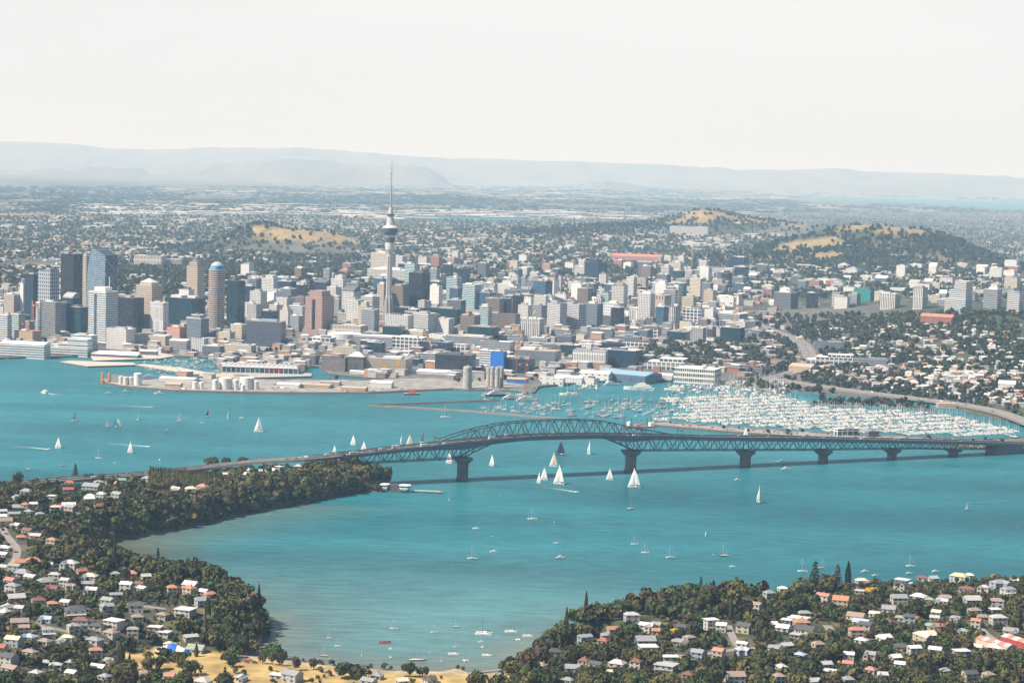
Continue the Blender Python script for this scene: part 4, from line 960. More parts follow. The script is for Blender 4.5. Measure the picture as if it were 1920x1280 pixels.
MB().lathe([(6.0, 124 * k), (10.2, 133 * k), (10.2, 146 * k)], 24).build('collar', paint((.55, .53, .50), .7, .05), tw, smooth=False)
MB().lathe([(10.2, 146 * k), (11.0, 148 * k), (11.0, 155 * k), (10.2, 155.5 * k)], 24).build('lower_pod', paint((.05, .10, .11), .2), tw)
MB().lathe([(10.4, 155.6 * k), (10.6, 159 * k), (13.5, 160 * k), (14.0, 163 * k), (16.6, 165 * k), (17.2, 170 * k), (16.5, 172 * k)], 28, mats=[0, 0, 1, 1, 1, 1]).build('main_pod', [paint((.55, .55, .54)), paint((.05, .12, .13), .2)], tw)
MB().lathe([(17.6, 172 * k), (17.8, 173.5 * k), (15.4, 176 * k), (9.4, 178 * k)], 28, mats=[0, 1, 1]).build('pod_rim', [paint((.38, .14, .11)), paint((.6, .59, .57))], tw)
MB().lathe([(9.4, 178 * k), (6.4, 196 * k)], 20).build('upper_cone', M_TWR, tw)
MB().lathe([(8.8, 196 * k), (8.8, 199.5 * k)], 20).build('sky_deck', paint((.06, .09, .10), .2), tw)
MB().lathe([(5.6, 199.5 * k), (4.6, 207 * k), (3.4, 212 * k)], 16).build('mast_base', M_TWR, tw)
MB().lathe([(2.3, 212 * k), (1.9, 222 * k), (1.7, 250 * k), (1.0, 251 * k), (.95, 278 * k), (.5, 279 * k), (.35, 301 * k)], 10).build('mast', paint((.34, .34, .35), .6), tw)
m = MB()
for zz in (250, 264, 272, 283): m.lathe([(1.9, zz * k), (1.9, (zz + 2.4) * k)], 10)
an = m.build('antenna_ring', paint((.3, .31, .32)), tw); an['kind'] = 'stuff'

ob = thing('obelisk', 'thin stone obelisk on the summit of the far grassy hill', 'obelisk', (float(atd(1321, 388, 11380)[0]), 11380, float(hq(float(atd(1321, 388, 11380)[0]), 11380))))
MB().prism(rect(8, 8), -3, 4, 0, 0).build('plinth', paint((.4, .38, .35)), ob); MB().prism(rect(4.5, 4.5), 4.01, 34, 0, 0, rect(2.4, 2.4)).build('shaft', paint((.33, .31, .29)), ob)

# --- silos, tanks, cranes
def silo(px, yb, yt, w, label, land=None):
    X, Y, Z = g1(px, yb); mpp = math.hypot(X, Y) / F; r = w * mpp / 2; h = atd(px, yt, Y)[1] - Z
    t = thing('silo', label, 'silo', (X, Y, Z), 0, 'concrete silos on the quay'); PLACED.append((X, Y, r + 2))
    MB().lathe([(r, -2), (r, h * .95)], 20).build('barrel', facade((.42, .385, .34), (.36, .33, .29), 6, .5, 7, .5, .8), t)
    MB().lathe([(r * .96, h * .951), (r * .9, h), (0, h * 1.01)], 20).build('cap', paint((.45, .42, .38)), t)
    MB().box(-r * .3, r * .3, -r * .3, r * .3, h, h * 1.05).build('hatch', paint((.5, .48, .44)), t)
    if land: LAND.append((land, px, (yb + yt) / 2))
silo(876, 728, 687, 17, 'single concrete silo standing left of the silo cluster', 'the single silo')
for i, (px, yb, yt) in enumerate(((915.5, 726, 688), (922.5, 727, 688), (932, 727.5, 688), (939.5, 726, 688), (918.5, 722, 688), (935.5, 722, 688))):
    silo(px, yb, yt, 8.6, ('front row outer left', 'front row inner left', 'front row inner right', 'front row outer right', 'back row left', 'back row right')[i] + ' silo of the tight silo cluster', 'the silo cluster' if i == 1 else None)
def tank(px, yb, yt, w, label, c=(.70, .68, .63), land=None):
    X, Y, Z = g1(px, yb); mpp = math.hypot(X, Y) / F; r = w * mpp / 2; h = atd(px, yt, Y)[1] - Z
    t = thing('storage_tank', label, 'tank', (X, Y + r, Z), 0, 'round storage tanks on the reclaimed point'); PLACED.append((X, Y + r, r + 2))
    MB().lathe([(r, -1), (r, h * .92)], 24).build('shell', paint(c, .6, .08), t, smooth=False)
    MB().lathe([(r * 1.02, h * .92), (r * .6, h * .98), (0, h)], 24).build('lid', paint([min(.85, q * 1.08) for q in c], .6, .06), t)
    m = MB()
    for i in range(12): m.bar((r * 1.05 * math.cos(-1.2 + i * .06), r * 1.05 * math.sin(-1.2 + i * .06), h * .92 * i / 12), (r * 1.05 * math.cos(-1.2 + i * .06 + .06), r * 1.05 * math.sin(-1.2 + i * .06 + .06), h * .92 * (i + 1) / 12), .5)
    m.build('stairway', paint((.4, .4, .4)), t)
    if land: LAND.append((land, px, (yb + yt) / 2))
for px, yb, yt, w, lab, c, ld in ((257, 722, 699, 15, 'tall white tank near the tip of the point', (.72, .70, .66), 'the tall white tank'), (226, 720, 705, 9, 'leftmost small cream tank by the orange ramp', (.62, .57, .48), None), (235, 721, 706, 10, 'small cream tank second from the orange ramp', (.66, .62, .54), None), (245, 721, 706, 9, 'small cream tank touching the tall white tank', (.62, .55, .45), None),
  (403, 730, 711, 11, 'pale narrow tank at the left of the big tank pair', (.66, .68, .68), None), (421, 730, 708, 24, 'big white domed tank, left one of the pair', (.74, .71, .64), 'the big domed tanks'), (441, 730, 711, 11, 'pale narrow tank between the two big domed tanks', (.68, .69, .68), None), (461, 730, 707, 27, 'big white domed tank, right one of the pair', (.74, .71, .64), None), (479, 730, 714, 10, 'small white tank at the right of the big domed tanks', (.70, .69, .66), None), (365, 729, 715, 10, 'short white tank left of the big domed tanks', (.68, .67, .65), None), (377, 729, 716, 8, 'shortest white tank left of the big domed tanks', (.70, .69, .67), None), (455, 733, 721, 9, 'small white tank in front of the right domed tank', (.7, .68, .64), None)):
    tank(px, yb, yt, w, lab, c, ld)
M_OR, M_YE, M_RD = paint((.62, .25, .08), .5), paint((.62, .50, .22), .5), paint((.5, .09, .05), .5)
def crane(px, yb, yt, jib, luff, label, mat, base=None):
    X, Y, Z = g1(px, yb); h = atd(px, yt, Y)[1] - Z; mpp = math.hypot(X, Y) / F
    t = thing('tower_crane', label, 'crane', (X, Y, Z), 0, 'tower cranes over the city')
    m = MB(); w = 1.5
    for sx in (-w, w):
        for sy in (-w, w): m.bar((sx, sy, -1), (sx, sy, h * .9), .6)
    n = max(4, int(h / 7))
    for i in range(n):
        z0, z1 = h * .9 * i / n, h * .9 * (i + 1) / n; s = 1 if i % 2 else -1
        m.bar((-w * s, -w, z0), (w * s, -w, z1), .45); m.bar((-w, w * s, z0), (-w, -w * s, z1), .45)
    m.build('mast', mat, t)
    J = MB(); L = jib * mpp; c, s = math.cos(math.radians(luff)), math.sin(math.radians(luff)); g = 1 if jib > 0 else -1; L = abs(L)
    e = (g * L * c, 4, h * .9 + L * s)
    J.bar((0, 0, h * .9), e, 1.5); J.bar((0, 0, h), (e[0] * .7, e[1] * .7, h * .9 + (e[2] - h * .9) * .7), .5); J.bar((0, 0, h * .9), (0, 0, h), 1.3)
    J.build('jib', mat, t)
    MB().bar((0, 0, h * .9), (-g * 11, -2, h * .9 + 1), 1.2).build('counter_jib', mat, t)
    MB().box(-g * 11 - 2, -g * 11 + 2, -3, 0, h * .9 - 2.5, h * .9 + .5, bottom=True).build('counterweight', M_CONC, t)
    MB().box(.9, 3, -2.6, -.6, h * .9 - 2.6, h * .9 - .2, bottom=True).build('cab', M_WHITE, t)
for q in ((806, 696, 640, -26, 62, 'orange tower crane in front of the theatre block', M_OR), (969, 699, 640, 22, 65, 'rusty orange tower crane right of the blue wrapped building', M_OR), (998, 640, 590, 14, 72, 'pale tower crane beside the black striped white block', M_YE), (1377, 640, 560, 6, 80, 'tall pale tower crane on the right city edge', M_YE), (1296, 515, 462, -6, 78, 'yellow tower crane below the far green hills', M_YE), (1619, 566, 520, 3, 80, 'tower crane rising from the green netted block', M_YE), (61, 622, 566, -8, 75, 'orange tower crane in front of the dark blue glass tower', M_OR), (52, 640, 602, 7, 60, 'yellow orange tower crane low at the left waterfront', M_OR), (133, 480, 455, -10, 68, 'red crane on top of the unfinished dark tower', M_RD), (1017, 512, 480, 4, 80, 'thin red tower crane above the beige and glass twin blocks', M_RD), (985, 737, 676, 24, 56, 'red and white luffing crane on the shipyard quay', M_RD)):
    crane(*q)

# --- waterfront: wharves, halls, theatre, marquees
def slabz(name, pts, label, cat, z=2.6, mat=None, edge=None):
    P = W2(pts, z)
    cx, cy = sum(p[0] for p in P) / len(P), sum(p[1] for p in P) / len(P)
    Q = [(x - cx, y - cy) for x, y in P]
    ar = sum(Q[i][0] * Q[(i + 1) % len(Q)][1] - Q[(i + 1) % len(Q)][0] * Q[i][1] for i in range(len(Q)))
    if ar < 0: Q = Q[::-1]
    t = thing(name, label, cat, (cx, cy, 0))
    MB().prism(Q, -3, z - .25, 0, None).build('wharf_wall', edge or paint((.10, .09, .085)), t)
    MB().prism(Q, z - .24, z + .3, 0, 0).build('deck', mat or paint((.50, .44, .36), .85), t)
    return t
slabz('wharf', [(112, 678), (132, 676), (250, 680), (256, 684), (165, 686.5)], 'bare sandy wharf reaching into the harbour left of the fuel point', 'wharf'); LAND.append(('the bare sandy wharf', 180, 682))
slabz('wharf', [(166, 661), (300, 661), (330, 667), (300, 672), (175, 676)], 'busy ferry wharf below the pale hotel', 'wharf')
slabz('wharf', [(254, 684), (270, 682), (345, 690), (400, 700), (390, 705), (330, 697)], 'narrow cluttered yacht pier left of the white scalloped hall', 'wharf')
slabz('wharf', [(415, 698), (560, 699), (584, 700), (584, 705), (470, 708), (412, 704)], 'wharf carrying the white scalloped events hall', 'wharf', mat=paint((.42, .39, .35)))
for (x0, x1, yt, yb, lab) in ((170, 265, 658, 673, 'long white roofed ferry shed on the busy wharf'), (262, 296, 655, 668, 'white cruise shed roof right of the long ferry shed')):
    block('wharf_shed', lab, 'shed', x0, x1, yt, yb, facade((.10, .11, .14), (.05, .06, .08), 6, .6, 6, .7), -12, .25, 'w', 'gable')
# scalloped hall
X, Y, Z, a, b, h, mpp = site(418, 563, 681, 700, -3, .28)
sh = thing('events_hall', 'long waterfront hall with white scalloped roof and red, blue and teal panels', 'hall', (X, Y, 2.9), math.radians(-3)); PLACED.append((X, Y, a * .5)); LAND.append(('the scalloped hall', 490, 690))
m = MB(); N = 16; bw = a / N
for i in range(N):
    for q in range(6):
        t0, t1 = q / 6, (q + 1) / 6
        x0, x1 = -a / 2 + bw * (i + t0), -a / 2 + bw * (i + t1); z0, z1 = h * .62 + h * .34 * math.sin(PI * t0), h * .62 + h * .34 * math.sin(PI * t1)
        m.face([(x0, -b * .56, z0), (x1, -b * .56, z1), (x1, b * .5, z1), (x0, b * .5, z0)])
        m.face([(x0, -b * .56, h * .6), (x1, -b * .56, h * .6), (x1, -b * .56, z1), (x0, -b * .56, z0)])
m.build('scalloped_roof', paint((.80, .79, .77), .6, .05), sh)
for i in range(N):
    c = [(.06, .13, .18), (.08, .20, .24), (.05, .09, .14), (.10, .24, .28), (.05, .10, .16), (.25, .33, .36)][i % 6] if not 10 <= i < 13 else (.36, .03, .05)
    x0 = -a / 2 + bw * i
    MB().box(x0 + .4, x0 + bw - .4, -b * .42, b * .42, 0, h * .61).build('wall_panel', paint(c, .35), sh)
m = MB()
for i in range(N + 1): m.bar((-a / 2 + bw * i, -b * .52, 0), (-a / 2 + bw * i, -b * .52, h * .64), .7)
m.build('colonnade', M_WHITE, sh)['kind'] = 'stuff'
# theatre with patterned walls, metal funnel
r, a, b, h, mpp = block('theatre', 'low theatre hall with mottled brown walls and orange windows', 'theatre', 684, 772, 671, 700, facade((.38, .32, .24), (.16, .13, .10), 2.6, .5, 2.2, .5), -12, .6, 'm', pl=2, land='the mottled theatre')
for x0, z0, z1 in ((-a * .05, h * .2, h * .55), (a * .28, h * .5, h * .95)): MB().box(x0, x0 + a * .09, -b / 2 - .3, -b / 2 - .1, z0, z1, bottom=True).build('window', paint((.55, .28, .05), .3), r)
r, a, b, h, mpp = block('theatre', 'bronze glass theatre foyer under a white pyramidal roof and square funnel', 'theatre', 653, 688, 668, 698, facade((.13, .11, .10), (.07, .065, .065), 20, .9, 2, .6), -14, .8, 'l', pl=0)
m = MB(); P, q = rect(a * 1.08, b * 1.08), rect(a * .3, b * .3)
m.prism(P, h + .32, h * 1.32, 0, 0, q); m.build('pyramid_roof', paint((.58, .52, .46)), r)
MB().prism(rect(a * .28, b * .28), h * 1.32, h * 1.75, 0, 0).build('funnel', paint((.22, .23, .24)), r)
for x0, x1, yt, yb, lab in ((656, 695, 694, 702, 'white open sided pavilion roof in front of the mottled theatre'), (695, 738, 713, 727, 'white event marquee with peaked roofs on the reclaimed flat'), (742, 860, 692, 702, 'long row of white roofed pavilions on the quay'), (520, 565, 717, 727, 'white marquee roof right of the big domed tanks'), (555, 625, 718, 727, 'low cream storage shed on the reclaimed flat'), (600, 640, 713, 722, 'grey roofed shed behind the cream storage shed'), (300, 372, 706, 716, 'grey roofed depot between the white tanks'), (310, 342, 716, 728, 'low cream depot near the tip of the point'), (375, 460, 700, 709, 'wide brown roofed depot behind the domed tanks'), (1215, 1262, 699, 712, 'white boatyard office between the two sheds'), (950, 990, 707, 718, 'blue tarpaulined workshop right of the silo cluster'), (640, 690, 724, 733, 'flat brown shed at the right end of the reclaimed flat')):
    block('shed', lab, 'shed', x0, x1, yt, yb, 'bluewrap' if 'blue' in lab else ('blank' if 'white' in lab else 'tan'), -10, .5, 'w' if 'white' in lab else ('m' if 'grey' in lab else 't'), 'gable', pl=0)
r, a, b, h, mpp = block('market_hall', 'round white oval roofed hall below the pillared building', 'hall', 614, 677, 625, 641, 'white', 0, .6, 'w', 'round', pl=0)
# orange ferry ramp at the tip
X, Y, Z = g1(196, 719); h = atd(196, 697, Y)[1] - 2
rp = thing('loading_ramp', 'orange steel loading ramp towers at the tip of the fuel point', 'ramp', (X, Y, 1), math.radians(-10)); LAND.append(('the orange ramp', 196, 708))
for x in (-4, 8):
    MB().box(x - 1.8, x + 1.8, -2, 2, -3, h).build('tower', paint((.62, .24, .13)), rp)
MB().box(-5, 9, -2.6, -2.1, 4, 6, bottom=True).build('beam', paint((.62, .24, .13)), rp)
MB().box(9.9, 34, -1, 1, -1, h * .85).build('wall', paint((.30, .29, .30)), rp)
# breakwaters
for nm, pts in (('upper arm of the dark stone breakwater meeting in a point', [(693, 761), (760, 758.5), (850, 755), (940, 752)]), ('long lower arm of the dark stone breakwater running behind the bridge arch', [(693, 762), (760, 765), (860, 771), (950, 778.5), (1030, 785), (1090, 790)])):
    P = W2(pts); bw_ = thing('breakwater', nm, 'breakwater', (P[0][0], P[0][1], 0)); m, m2 = MB(), MB()
    rr = random.Random(3)
    for (xa, ya), (xb, yb) in zip(P[:-1], P[1:]):
        L = math.hypot(xb - xa, yb - ya); k = max(2, int(L / 5)); nx, ny = -(yb - ya) / L, (xb - xa) / L
        for i in range(k):
            q = [(xa + (xb - xa) * t - P[0][0], ya + (yb - ya) * t - P[0][1]) for t in (i / k, (i + 1) / k)]
            w, z = 3.2 + rr.uniform(-.5, .5), 2.1 + rr.uniform(-.3, .4)
            (x0, y0), (x1, y1) = q
            m.prism([(x0 - nx * w, y0 - ny * w), (x1 - nx * w, y1 - ny * w), (x1 + nx * w, y1 + ny * w), (x0 + nx * w, y0 + ny * w)], -3, z, 0, 0, [(x0 - nx, y0 - ny), (x1 - nx, y1 - ny), (x1 + nx, y1 + ny), (x0 + nx, y0 + ny)])
        m2.prism([(xa - P[0][0] - nx, ya - P[0][1] - ny), (xb - P[0][0] - nx, yb - P[0][1] - ny), (xb - P[0][0] + nx, yb - P[0][1] + ny), (xa - P[0][0] + nx, ya - P[0][1] + ny)], 2.0, 2.9, 0, 0)
    m.build('rock_bank', paint((.17, .145, .125), .9, .4, .3), bw_); m2.build('walkway', paint((.30, .27, .24)), bw_)

# --- the rest of the inner city: smaller blocks filling the streets
def fill(n, reg, wr, hr, styles, names, seed, th=(-38, -22), gap=.55):
    rnd = random.Random(seed); made = 0; tries = 0
    while made < n and tries < n * 40:
        tries += 1
        px, py = rnd.uniform(*reg[0]), rnd.uniform(*reg[1])
        if len(reg) > 2 and not reg[2](px, py): continue
        X, Y, Z = g1(px, py)
        if Z < 2.3: continue
        mpp = math.hypot(X, Y) / F
        w = rnd.uniform(*wr) ; h = rnd.uniform(*hr) if rnd.random() < .8 else rnd.uniform(hr[0], hr[1] * 1.4)
        rad = w * mpp * gap
        if any((X - a) ** 2 + (Y + rad - b) ** 2 < (rad * .8 + c * .75) ** 2 for a, b, c in PLACED): continue
        if near_road(X, Y + rad, rad * .7): continue
        st = rnd.choice(styles); nm = rnd.choice(names)
        word = {'navy': 'dark blue glass', 'blue': 'blue glass', 'green': 'dark green glass', 'black': 'black glass', 'wband': 'white banded', 'wgrid': 'white gridded', 'white': 'plain white', 'beige': 'beige', 'cream': 'cream', 'pale': 'pale stone', 'grey': 'grey', 'dgrey': 'dark grey', 'gband': 'grey banded', 'pink': 'pink', 'brick': 'red brick', 'brown': 'brown', 'tan': 'tan', 'teal': 'teal glass', 'steel': 'steel and glass', 'blank': 'windowless pale', 'shed': 'pale walled', 'wframe': 'white framed', 'vstripe': 'striped white'}[st]
        noun = {'office_block': 'office block', 'apartment_block': 'apartment block', 'low_building': 'low building', 'warehouse': 'warehouse'}[nm]
        kd = 'gable' if nm == 'warehouse' and rnd.random() < .6 else rnd.choice(['box', 'box', 'box', 'box', 'step'])
        block(nm, None, {'office_block': OFF, 'apartment_block': 'apartments', 'low_building': 'building', 'warehouse': 'warehouse'}[nm], px - w / 2, px + w / 2, py - h, py, st, rnd.uniform(*th), rnd.uniform(.5, 1.0), rnd.choice('lllmmwwdt' if nm != 'warehouse' else 'wwwllmtr'), kd, pl=rnd.choice([1, 1, 2, 2, 3]) if h > 9 else 1, desc=f'{word} {noun}')
        made += 1
    return made
ROADPTS = np.concatenate([c[0][:, :2] for c in (NWAY, SHORE, MWAY, VIA)])
def near_road(x, y, r): return bool((((ROADPTS - (x, y)) ** 2).sum(1) < (r + 16) ** 2).any())
CITYST = ['wgrid', 'wgrid', 'wband', 'white', 'pale', 'grey', 'grey', 'dgrey', 'gband', 'beige', 'cream', 'steel', 'navy', 'black', 'green', 'blue', 'brown', 'vstripe', 'dgrey', 'teal']
n1 = fill(85, ((455, 1340), (560, 625)), (20, 36), (22, 46), CITYST, [OB, OB, AB], 11)
n2 = fill(95, ((455, 1400), (520, 560)), (16, 30), (14, 30), CITYST, [OB, AB], 12)
n3 = fill(50, ((580, 1240), (630, 690)), (30, 60), (10, 20), ['gband', 'navy', 'steel', 'wframe', 'dgrey', 'white', 'cream', 'green'], [OB, OB, LR], 13, (-26, -12))
n4 = fill(20, ((0, 460), (590, 640)), (18, 34), (14, 34), ['cream', 'beige', 'grey', 'dgrey', 'navy', 'pale', 'wgrid'], [OB], 14)
n5 = fill(90, ((1240, 1920), (505, 580), lambda x, y: y < 592 - (x - 1240) * .012), (16, 34), (8, 18), ['white', 'pale', 'wgrid', 'grey', 'gband', 'steel', 'cream', 'blank', 'brick', 'dgrey', 'white', 'wband'], ['warehouse', 'warehouse', OB, LR], 15)
n6 = fill(50, ((1150, 1420), (600, 700), lambda x, y: y < 640), (18, 36), (10, 22), ['dgrey', 'gband', 'white', 'pale', 'steel', 'cream', 'brick'], [OB, LR], 16)
n7 = fill(50, ((640, 1300), (488, 522)), (14, 28), (7, 16), ['white', 'pale', 'cream', 'grey', 'wgrid', 'dgrey', 'brick', 'pink'], [OB, LR, AB], 17)
print('fill', n1, n2, n3, n4, n5, n6, n7)

# rock and pile walls where the land meets the harbour
def seawall(P, label, top=2.7, out=5.0, close=True):
    P = [tuple(p) for p in P]; n = len(P); ox, oy = P[0]
    ar = sum(P[i][0] * P[(i + 1) % n][1] - P[(i + 1) % n][0] * P[i][1] for i in range(n)); sg = 1 if ar > 0 else -1
    t = thing('seawall', label, 'sea wall', (ox, oy, 0)); m, cp = MB(), MB(); rr = random.Random(8)
    for i in range(n if close else n - 1):
        (xa, ya), (xb, yb) = P[i], P[(i + 1) % n]; L = math.hypot(xb - xa, yb - ya); nx, ny = sg * (yb - ya) / L, -sg * (xb - xa) / L; k = max(1, int(L / 7))
        for j in range(k):
            q = [(xa + (xb - xa) * u - ox, ya + (yb - ya) * u - oy) for u in (j / k, (j + 1) / k)]
            o = out * rr.uniform(.8, 1.2)
            poly = [(q[0][0] - nx * 2, q[0][1] - ny * 2), (q[1][0] - nx * 2, q[1][1] - ny * 2), (q[1][0] + nx * o, q[1][1] + ny * o), (q[0][0] + nx * o, q[0][1] + ny * o)]
            po2 = poly[:2] + [(q[1][0] + nx * .3, q[1][1] + ny * .3), (q[0][0] + nx * .3, q[0][1] + ny * .3)]
            if sg < 0: pass
            else: poly, po2 = poly[::-1], po2[::-1]
            m.prism(poly, -2, top + rr.uniform(-.2, .2), 0, 0, po2)
        cp.bar((xa - ox - nx, ya - oy - ny, top + .35), (xb - ox - nx, yb - oy - ny, top + .35), .8, .5)
    m.build('rock_face', paint((.075, .065, .058), .95, .5, .25), t); cp.build('coping', paint((.36, .34, .31), .85), t)
seawall(WYN, 'dark rock wall around the edge of the fuel point')
seawall(CITY[1:14], 'dark quay wall along the downtown waterfront', 2.6, 2.0, False)
seawall(CITY[13:26], 'rock wall along the shipyard and marina shore', 2.6, 3.0, False)
seawall(SPIT, 'dark boulder wall around the marina spit', 2.6, 5.0)

# ------------------------------------------------------------------ boats
M_HULL, M_NAVYH, M_TIMBER, M_DECK = paint((.72, .70, .67), .35, .05), paint((.02, .03, .06), .35), paint((.30, .17, .08), .5), paint((.62, .57, .48), .6)
M_GLASS = paint((.03, .045, .055), .15, .1)
M_MAST = paint((.62, .62, .62), .4, .05)
def hull_mb(L, Bm, Fb, tr=.75):
    """A boat hull, bow towards +x, waterline at z = 0."""
    m = MB(); st = [(-.5, tr), (-.25, .97), (.05, 1.0), (.28, .78), (.42, .4), (.5, .03)]
    sec = [(x * L, Bm / 2 * w, Fb * (1 + .35 * max(0, x + .1))) for x, w in st]
    for (x0, w0, f0), (x1, w1, f1) in zip(sec[:-1], sec[1:]):
        for s in (-1, 1):
            q = [(x0, s * w0 * .72, -.4), (x1, s * w1 * .6, -.4), (x1, s * w1, f1), (x0, s * w0, f0)]
            m.face(q if s < 0 else q[::-1], 0)
        m.face([(x0, -w0, f0), (x1, -w1, f1), (x1, w1, f1), (x0, w0, f0)], 1)
    x, w, f = sec[0]
    m.face([(x, w * .72, -.4), (x, -w * .72, -.4), (x, -w, f), (x, w, f)], 0)
    return m
def cabin_mb(x0, x1, w, z0, z1, slope=.5):
    m = MB()
    m.prism([(x0, -w), (x1, -w * .7), (x1, w * .7), (x0, w)], z0, z1, 0, 0, [(x0 + .1, -w * .85), (x1 - slope, -w * .55), (x1 - slope, w * .55), (x0 + .1, w * .85)])
    return m
def sail_mb(pts, cx, bulge):
    """A curved triangular sail through three corners (tack, clew, head), bellied sideways."""
    m = MB(); n = 6; T, C, Hd = [Vector(p) for p in pts]
    def P(u, v):
        a, b = T.lerp(Hd, v), C.lerp(Hd, v)
        p = a.lerp(b, u); k = math.sin(PI * u) * (1 - v * .8) * bulge * (.35 + math.sin(PI * min(1, v + .1)))
        r = .12 * (T - C).length * math.sin(PI * v) * u
        d = (C - T); d.z = 0
        d = d.normalized() if d.length else Vector((0, 0, 0))
        return tuple(p + Vector((0, k, 0)) + d * r)
    for i in range(n):
        for j in range(n):
            q = [P(i / n, j / n), P((i + 1) / n, j / n), P((i + 1) / n, (j + 1) / n), P(i / n, (j + 1) / n)]
            m.face(q)
    return m
def cloth(c):
    key = ('s', tuple(c))
    if key in _M: return _M[key]
    m, n, l, b = new_mat('sailcloth')
    b.inputs['Base Color'].default_value = (*c, 1); b.inputs['Roughness'].default_value = .8
    tr = n.new('ShaderNodeBsdfTranslucent'); tr.inputs['Color'].default_value = (*c, 1)
    mx = n.new('ShaderNodeMixShader'); mx.inputs[0].default_value = .35
    l.new(b.outputs[0], mx.inputs[1]); l.new(tr.outputs[0], mx.inputs[2]); l.new(mx.outputs[0], n['Material Output'].inputs['Surface'])
    _M[key] = m
    return m
SAILC = {'w': (.85, .84, .80), 't': (.62, .50, .36), 'n': (.03, .045, .08), 'b': (.01, .07, .42), 'r': (.28, .03, .05), 'g': (.40, .42, .43), 'c': (.80, .74, .64)}
HULLM = {'w': M_HULL, 'n': M_NAVYH, 't': M_TIMBER}
def sailing_boat(px, py, hp, col, label, hull='w', jib=True, spin=None, turn=0.0, lean=.06):
    x, y = [float(q) for q in at(px, py, 0)]; mpp = math.hypot(x, y, H) / F
    Hm = hp * mpp; L = Hm * .66
    t = thing('sailing_boat', label, 'sailing boat', (x, y, 0), turn, 'boats under sail'); t.rotation_euler = (lean, 0, turn)
    LAND.append((None, px, py))
    hull_mb(L, L * .27, L * .085).build('hull', [HULLM[hull], M_DECK], t)
    cabin_mb(-L * .18, L * .16, L * .085, L * .085, L * .13, L * .05).build('cabin', M_HULL, t)
    mx = L * .08
    MB().bar((mx, 0, L * .08), (mx, 0, Hm), max(.22, L * .016)).build('mast', M_MAST, t)
    MB().bar((mx, 0, Hm * .13), (-L * .46, L * .09, Hm * .13), max(.18, L * .012)).build('boom', M_MAST, t)
    sail_mb([(mx - .1, 0, Hm * .14), (-L * .46, L * .09, Hm * .14), (mx - .1, 0, Hm * .985)], 0, L * .06).build('mainsail', cloth(SAILC[col]), t)
    if jib: sail_mb([(L * .48, 0, L * .13), (mx - L * .05, L * .12, Hm * .13), (mx + .1, 0, Hm * .86)], 0, L * .07).build('jib', cloth(SAILC['c' if col == 't' else 'w' if spin is None and col != 'n' else col]), t)
    if spin:
        m = MB(); n = 7; R = Hm * .3
        for i in range(n):
            for j in range(n):
                def P(u, v):
                    a = (u - .5) * 2.0; z = Hm * (.16 + .76 * v); w = R * (math.sin(PI * min(.98, .12 + v * .86))) ** .7
                    return (L * .34 + w * math.cos(a) * .75, w * math.sin(a) * .95 - L * .12, z)
                m.face([P(i / n, j / n), P((i + 1) / n, j / n), P((i + 1) / n, (j + 1) / n), P(i / n, (j + 1) / n)])
        m.build('spinnaker', cloth(SAILC[spin]), t, smooth=True)
    return t
SB = [(1048, 907, 37, 'w', 'largest white sailing boat in the middle of the water under the bridge', 2.6), (1020, 899, 24, 'w', 'white sailing boat just left of the largest white sail', 2.7), (1010, 905, 21, 'w', 'small white sailing boat, leftmost of the three close together below the arch', 2.2),
  (1143, 899, 22, 'w', 'white sailing boat alone left of the second bridge pier', 2.8), (1189, 913, 37, 'w', 'tall white sailing boat directly in front of the second bridge pier', 2.9), (922, 873, 22, 'w', 'lone white sailing boat right of the first bridge pier', 2.4), (1038, 874, 27, 't', 'tan sailed boat below the middle of the arch', 2.7),
  (1051, 853, 29, 'n', 'dark navy sailed boat beneath the arch', 2.9), (1104, 851, 26, 'w', 'slim white sailing boat beneath the right half of the arch', 1.9), (1422, 942, 33, 'c', 'narrow cream sailed boat with dark hull on the open water at right', 1.75),
  (662, 834, 20, 'w', 'white sailing boat beyond the left end of the bridge, farthest left but one', 2.6), (682, 845, 19, 'w', 'white sailing boat whose hull is hidden by the left approach span', 2.8), (627, 847, 13, 'w', 'small white sail peeping over the left bridge approach', 2.6), (752, 832, 19, 'w', 'slender white sail behind the bridge deck left of the tan one', 1.8),
  (768, 833, 20, 't', 'tan gaff sail behind the bridge deck', 2.9), (793, 830, 23, 'g', 'grey and white sail behind the bridge where the arch begins', .7), (842, 868, 24, 'w', 'white sailing boat seen through the truss left of the first pier', 2.5), (1398, 817, 16, 'w', 'white sail rising behind the bridge deck near the third pier', 2.7), (1038, 817, 9, 'w', 'tiny white sail behind the arch midspan', 2.7),
  (140, 789, 18, 'g', 'pale grey full sailed boat, leftmost of the far racing fleet', .6), (203, 799, 17, 'w', 'white racing yacht left of the blue spinnaker', .5), (259, 787, 20, 'g', 'narrow grey sailed yacht right of the blue spinnaker', 1.6), (338, 789, 17, 'w', 'pale yacht with a full round sail at the centre of the far fleet', .5), (390, 781, 13, 'r', 'small yacht with a dark red sail', .4),
  (485, 809, 29, 'g', 'large old yacht with grey beige gaff sails near the first arch', 2.8), (109, 840, 21, 'w', 'white sailing boat at the far left of the upper water', 2.8), (244, 848, 21, 'c', 'cream sailed boat beside the long motor wake', 2.6), (1323, 1004, 10, 'c', 'tiny cream sail on the open water at lower right', 1.8)]
for px, py, hp, c, lab, tn in SB: sailing_boat(px, py, hp, c, lab, 'n' if ('dark' in lab) else 'w', turn=tn)
sailing_boat(222, 800, 17, 'w', 'yacht flying a bright blue spinnaker', spin='b', turn=3.4)
sailing_boat(427, 785, 16, 'w', 'yacht with a narrow white and teal sail', turn=1.7)
sailing_boat(1813, 954, 12, 'w', 'stubby white motor sailer alone near the right edge', turn=.3)

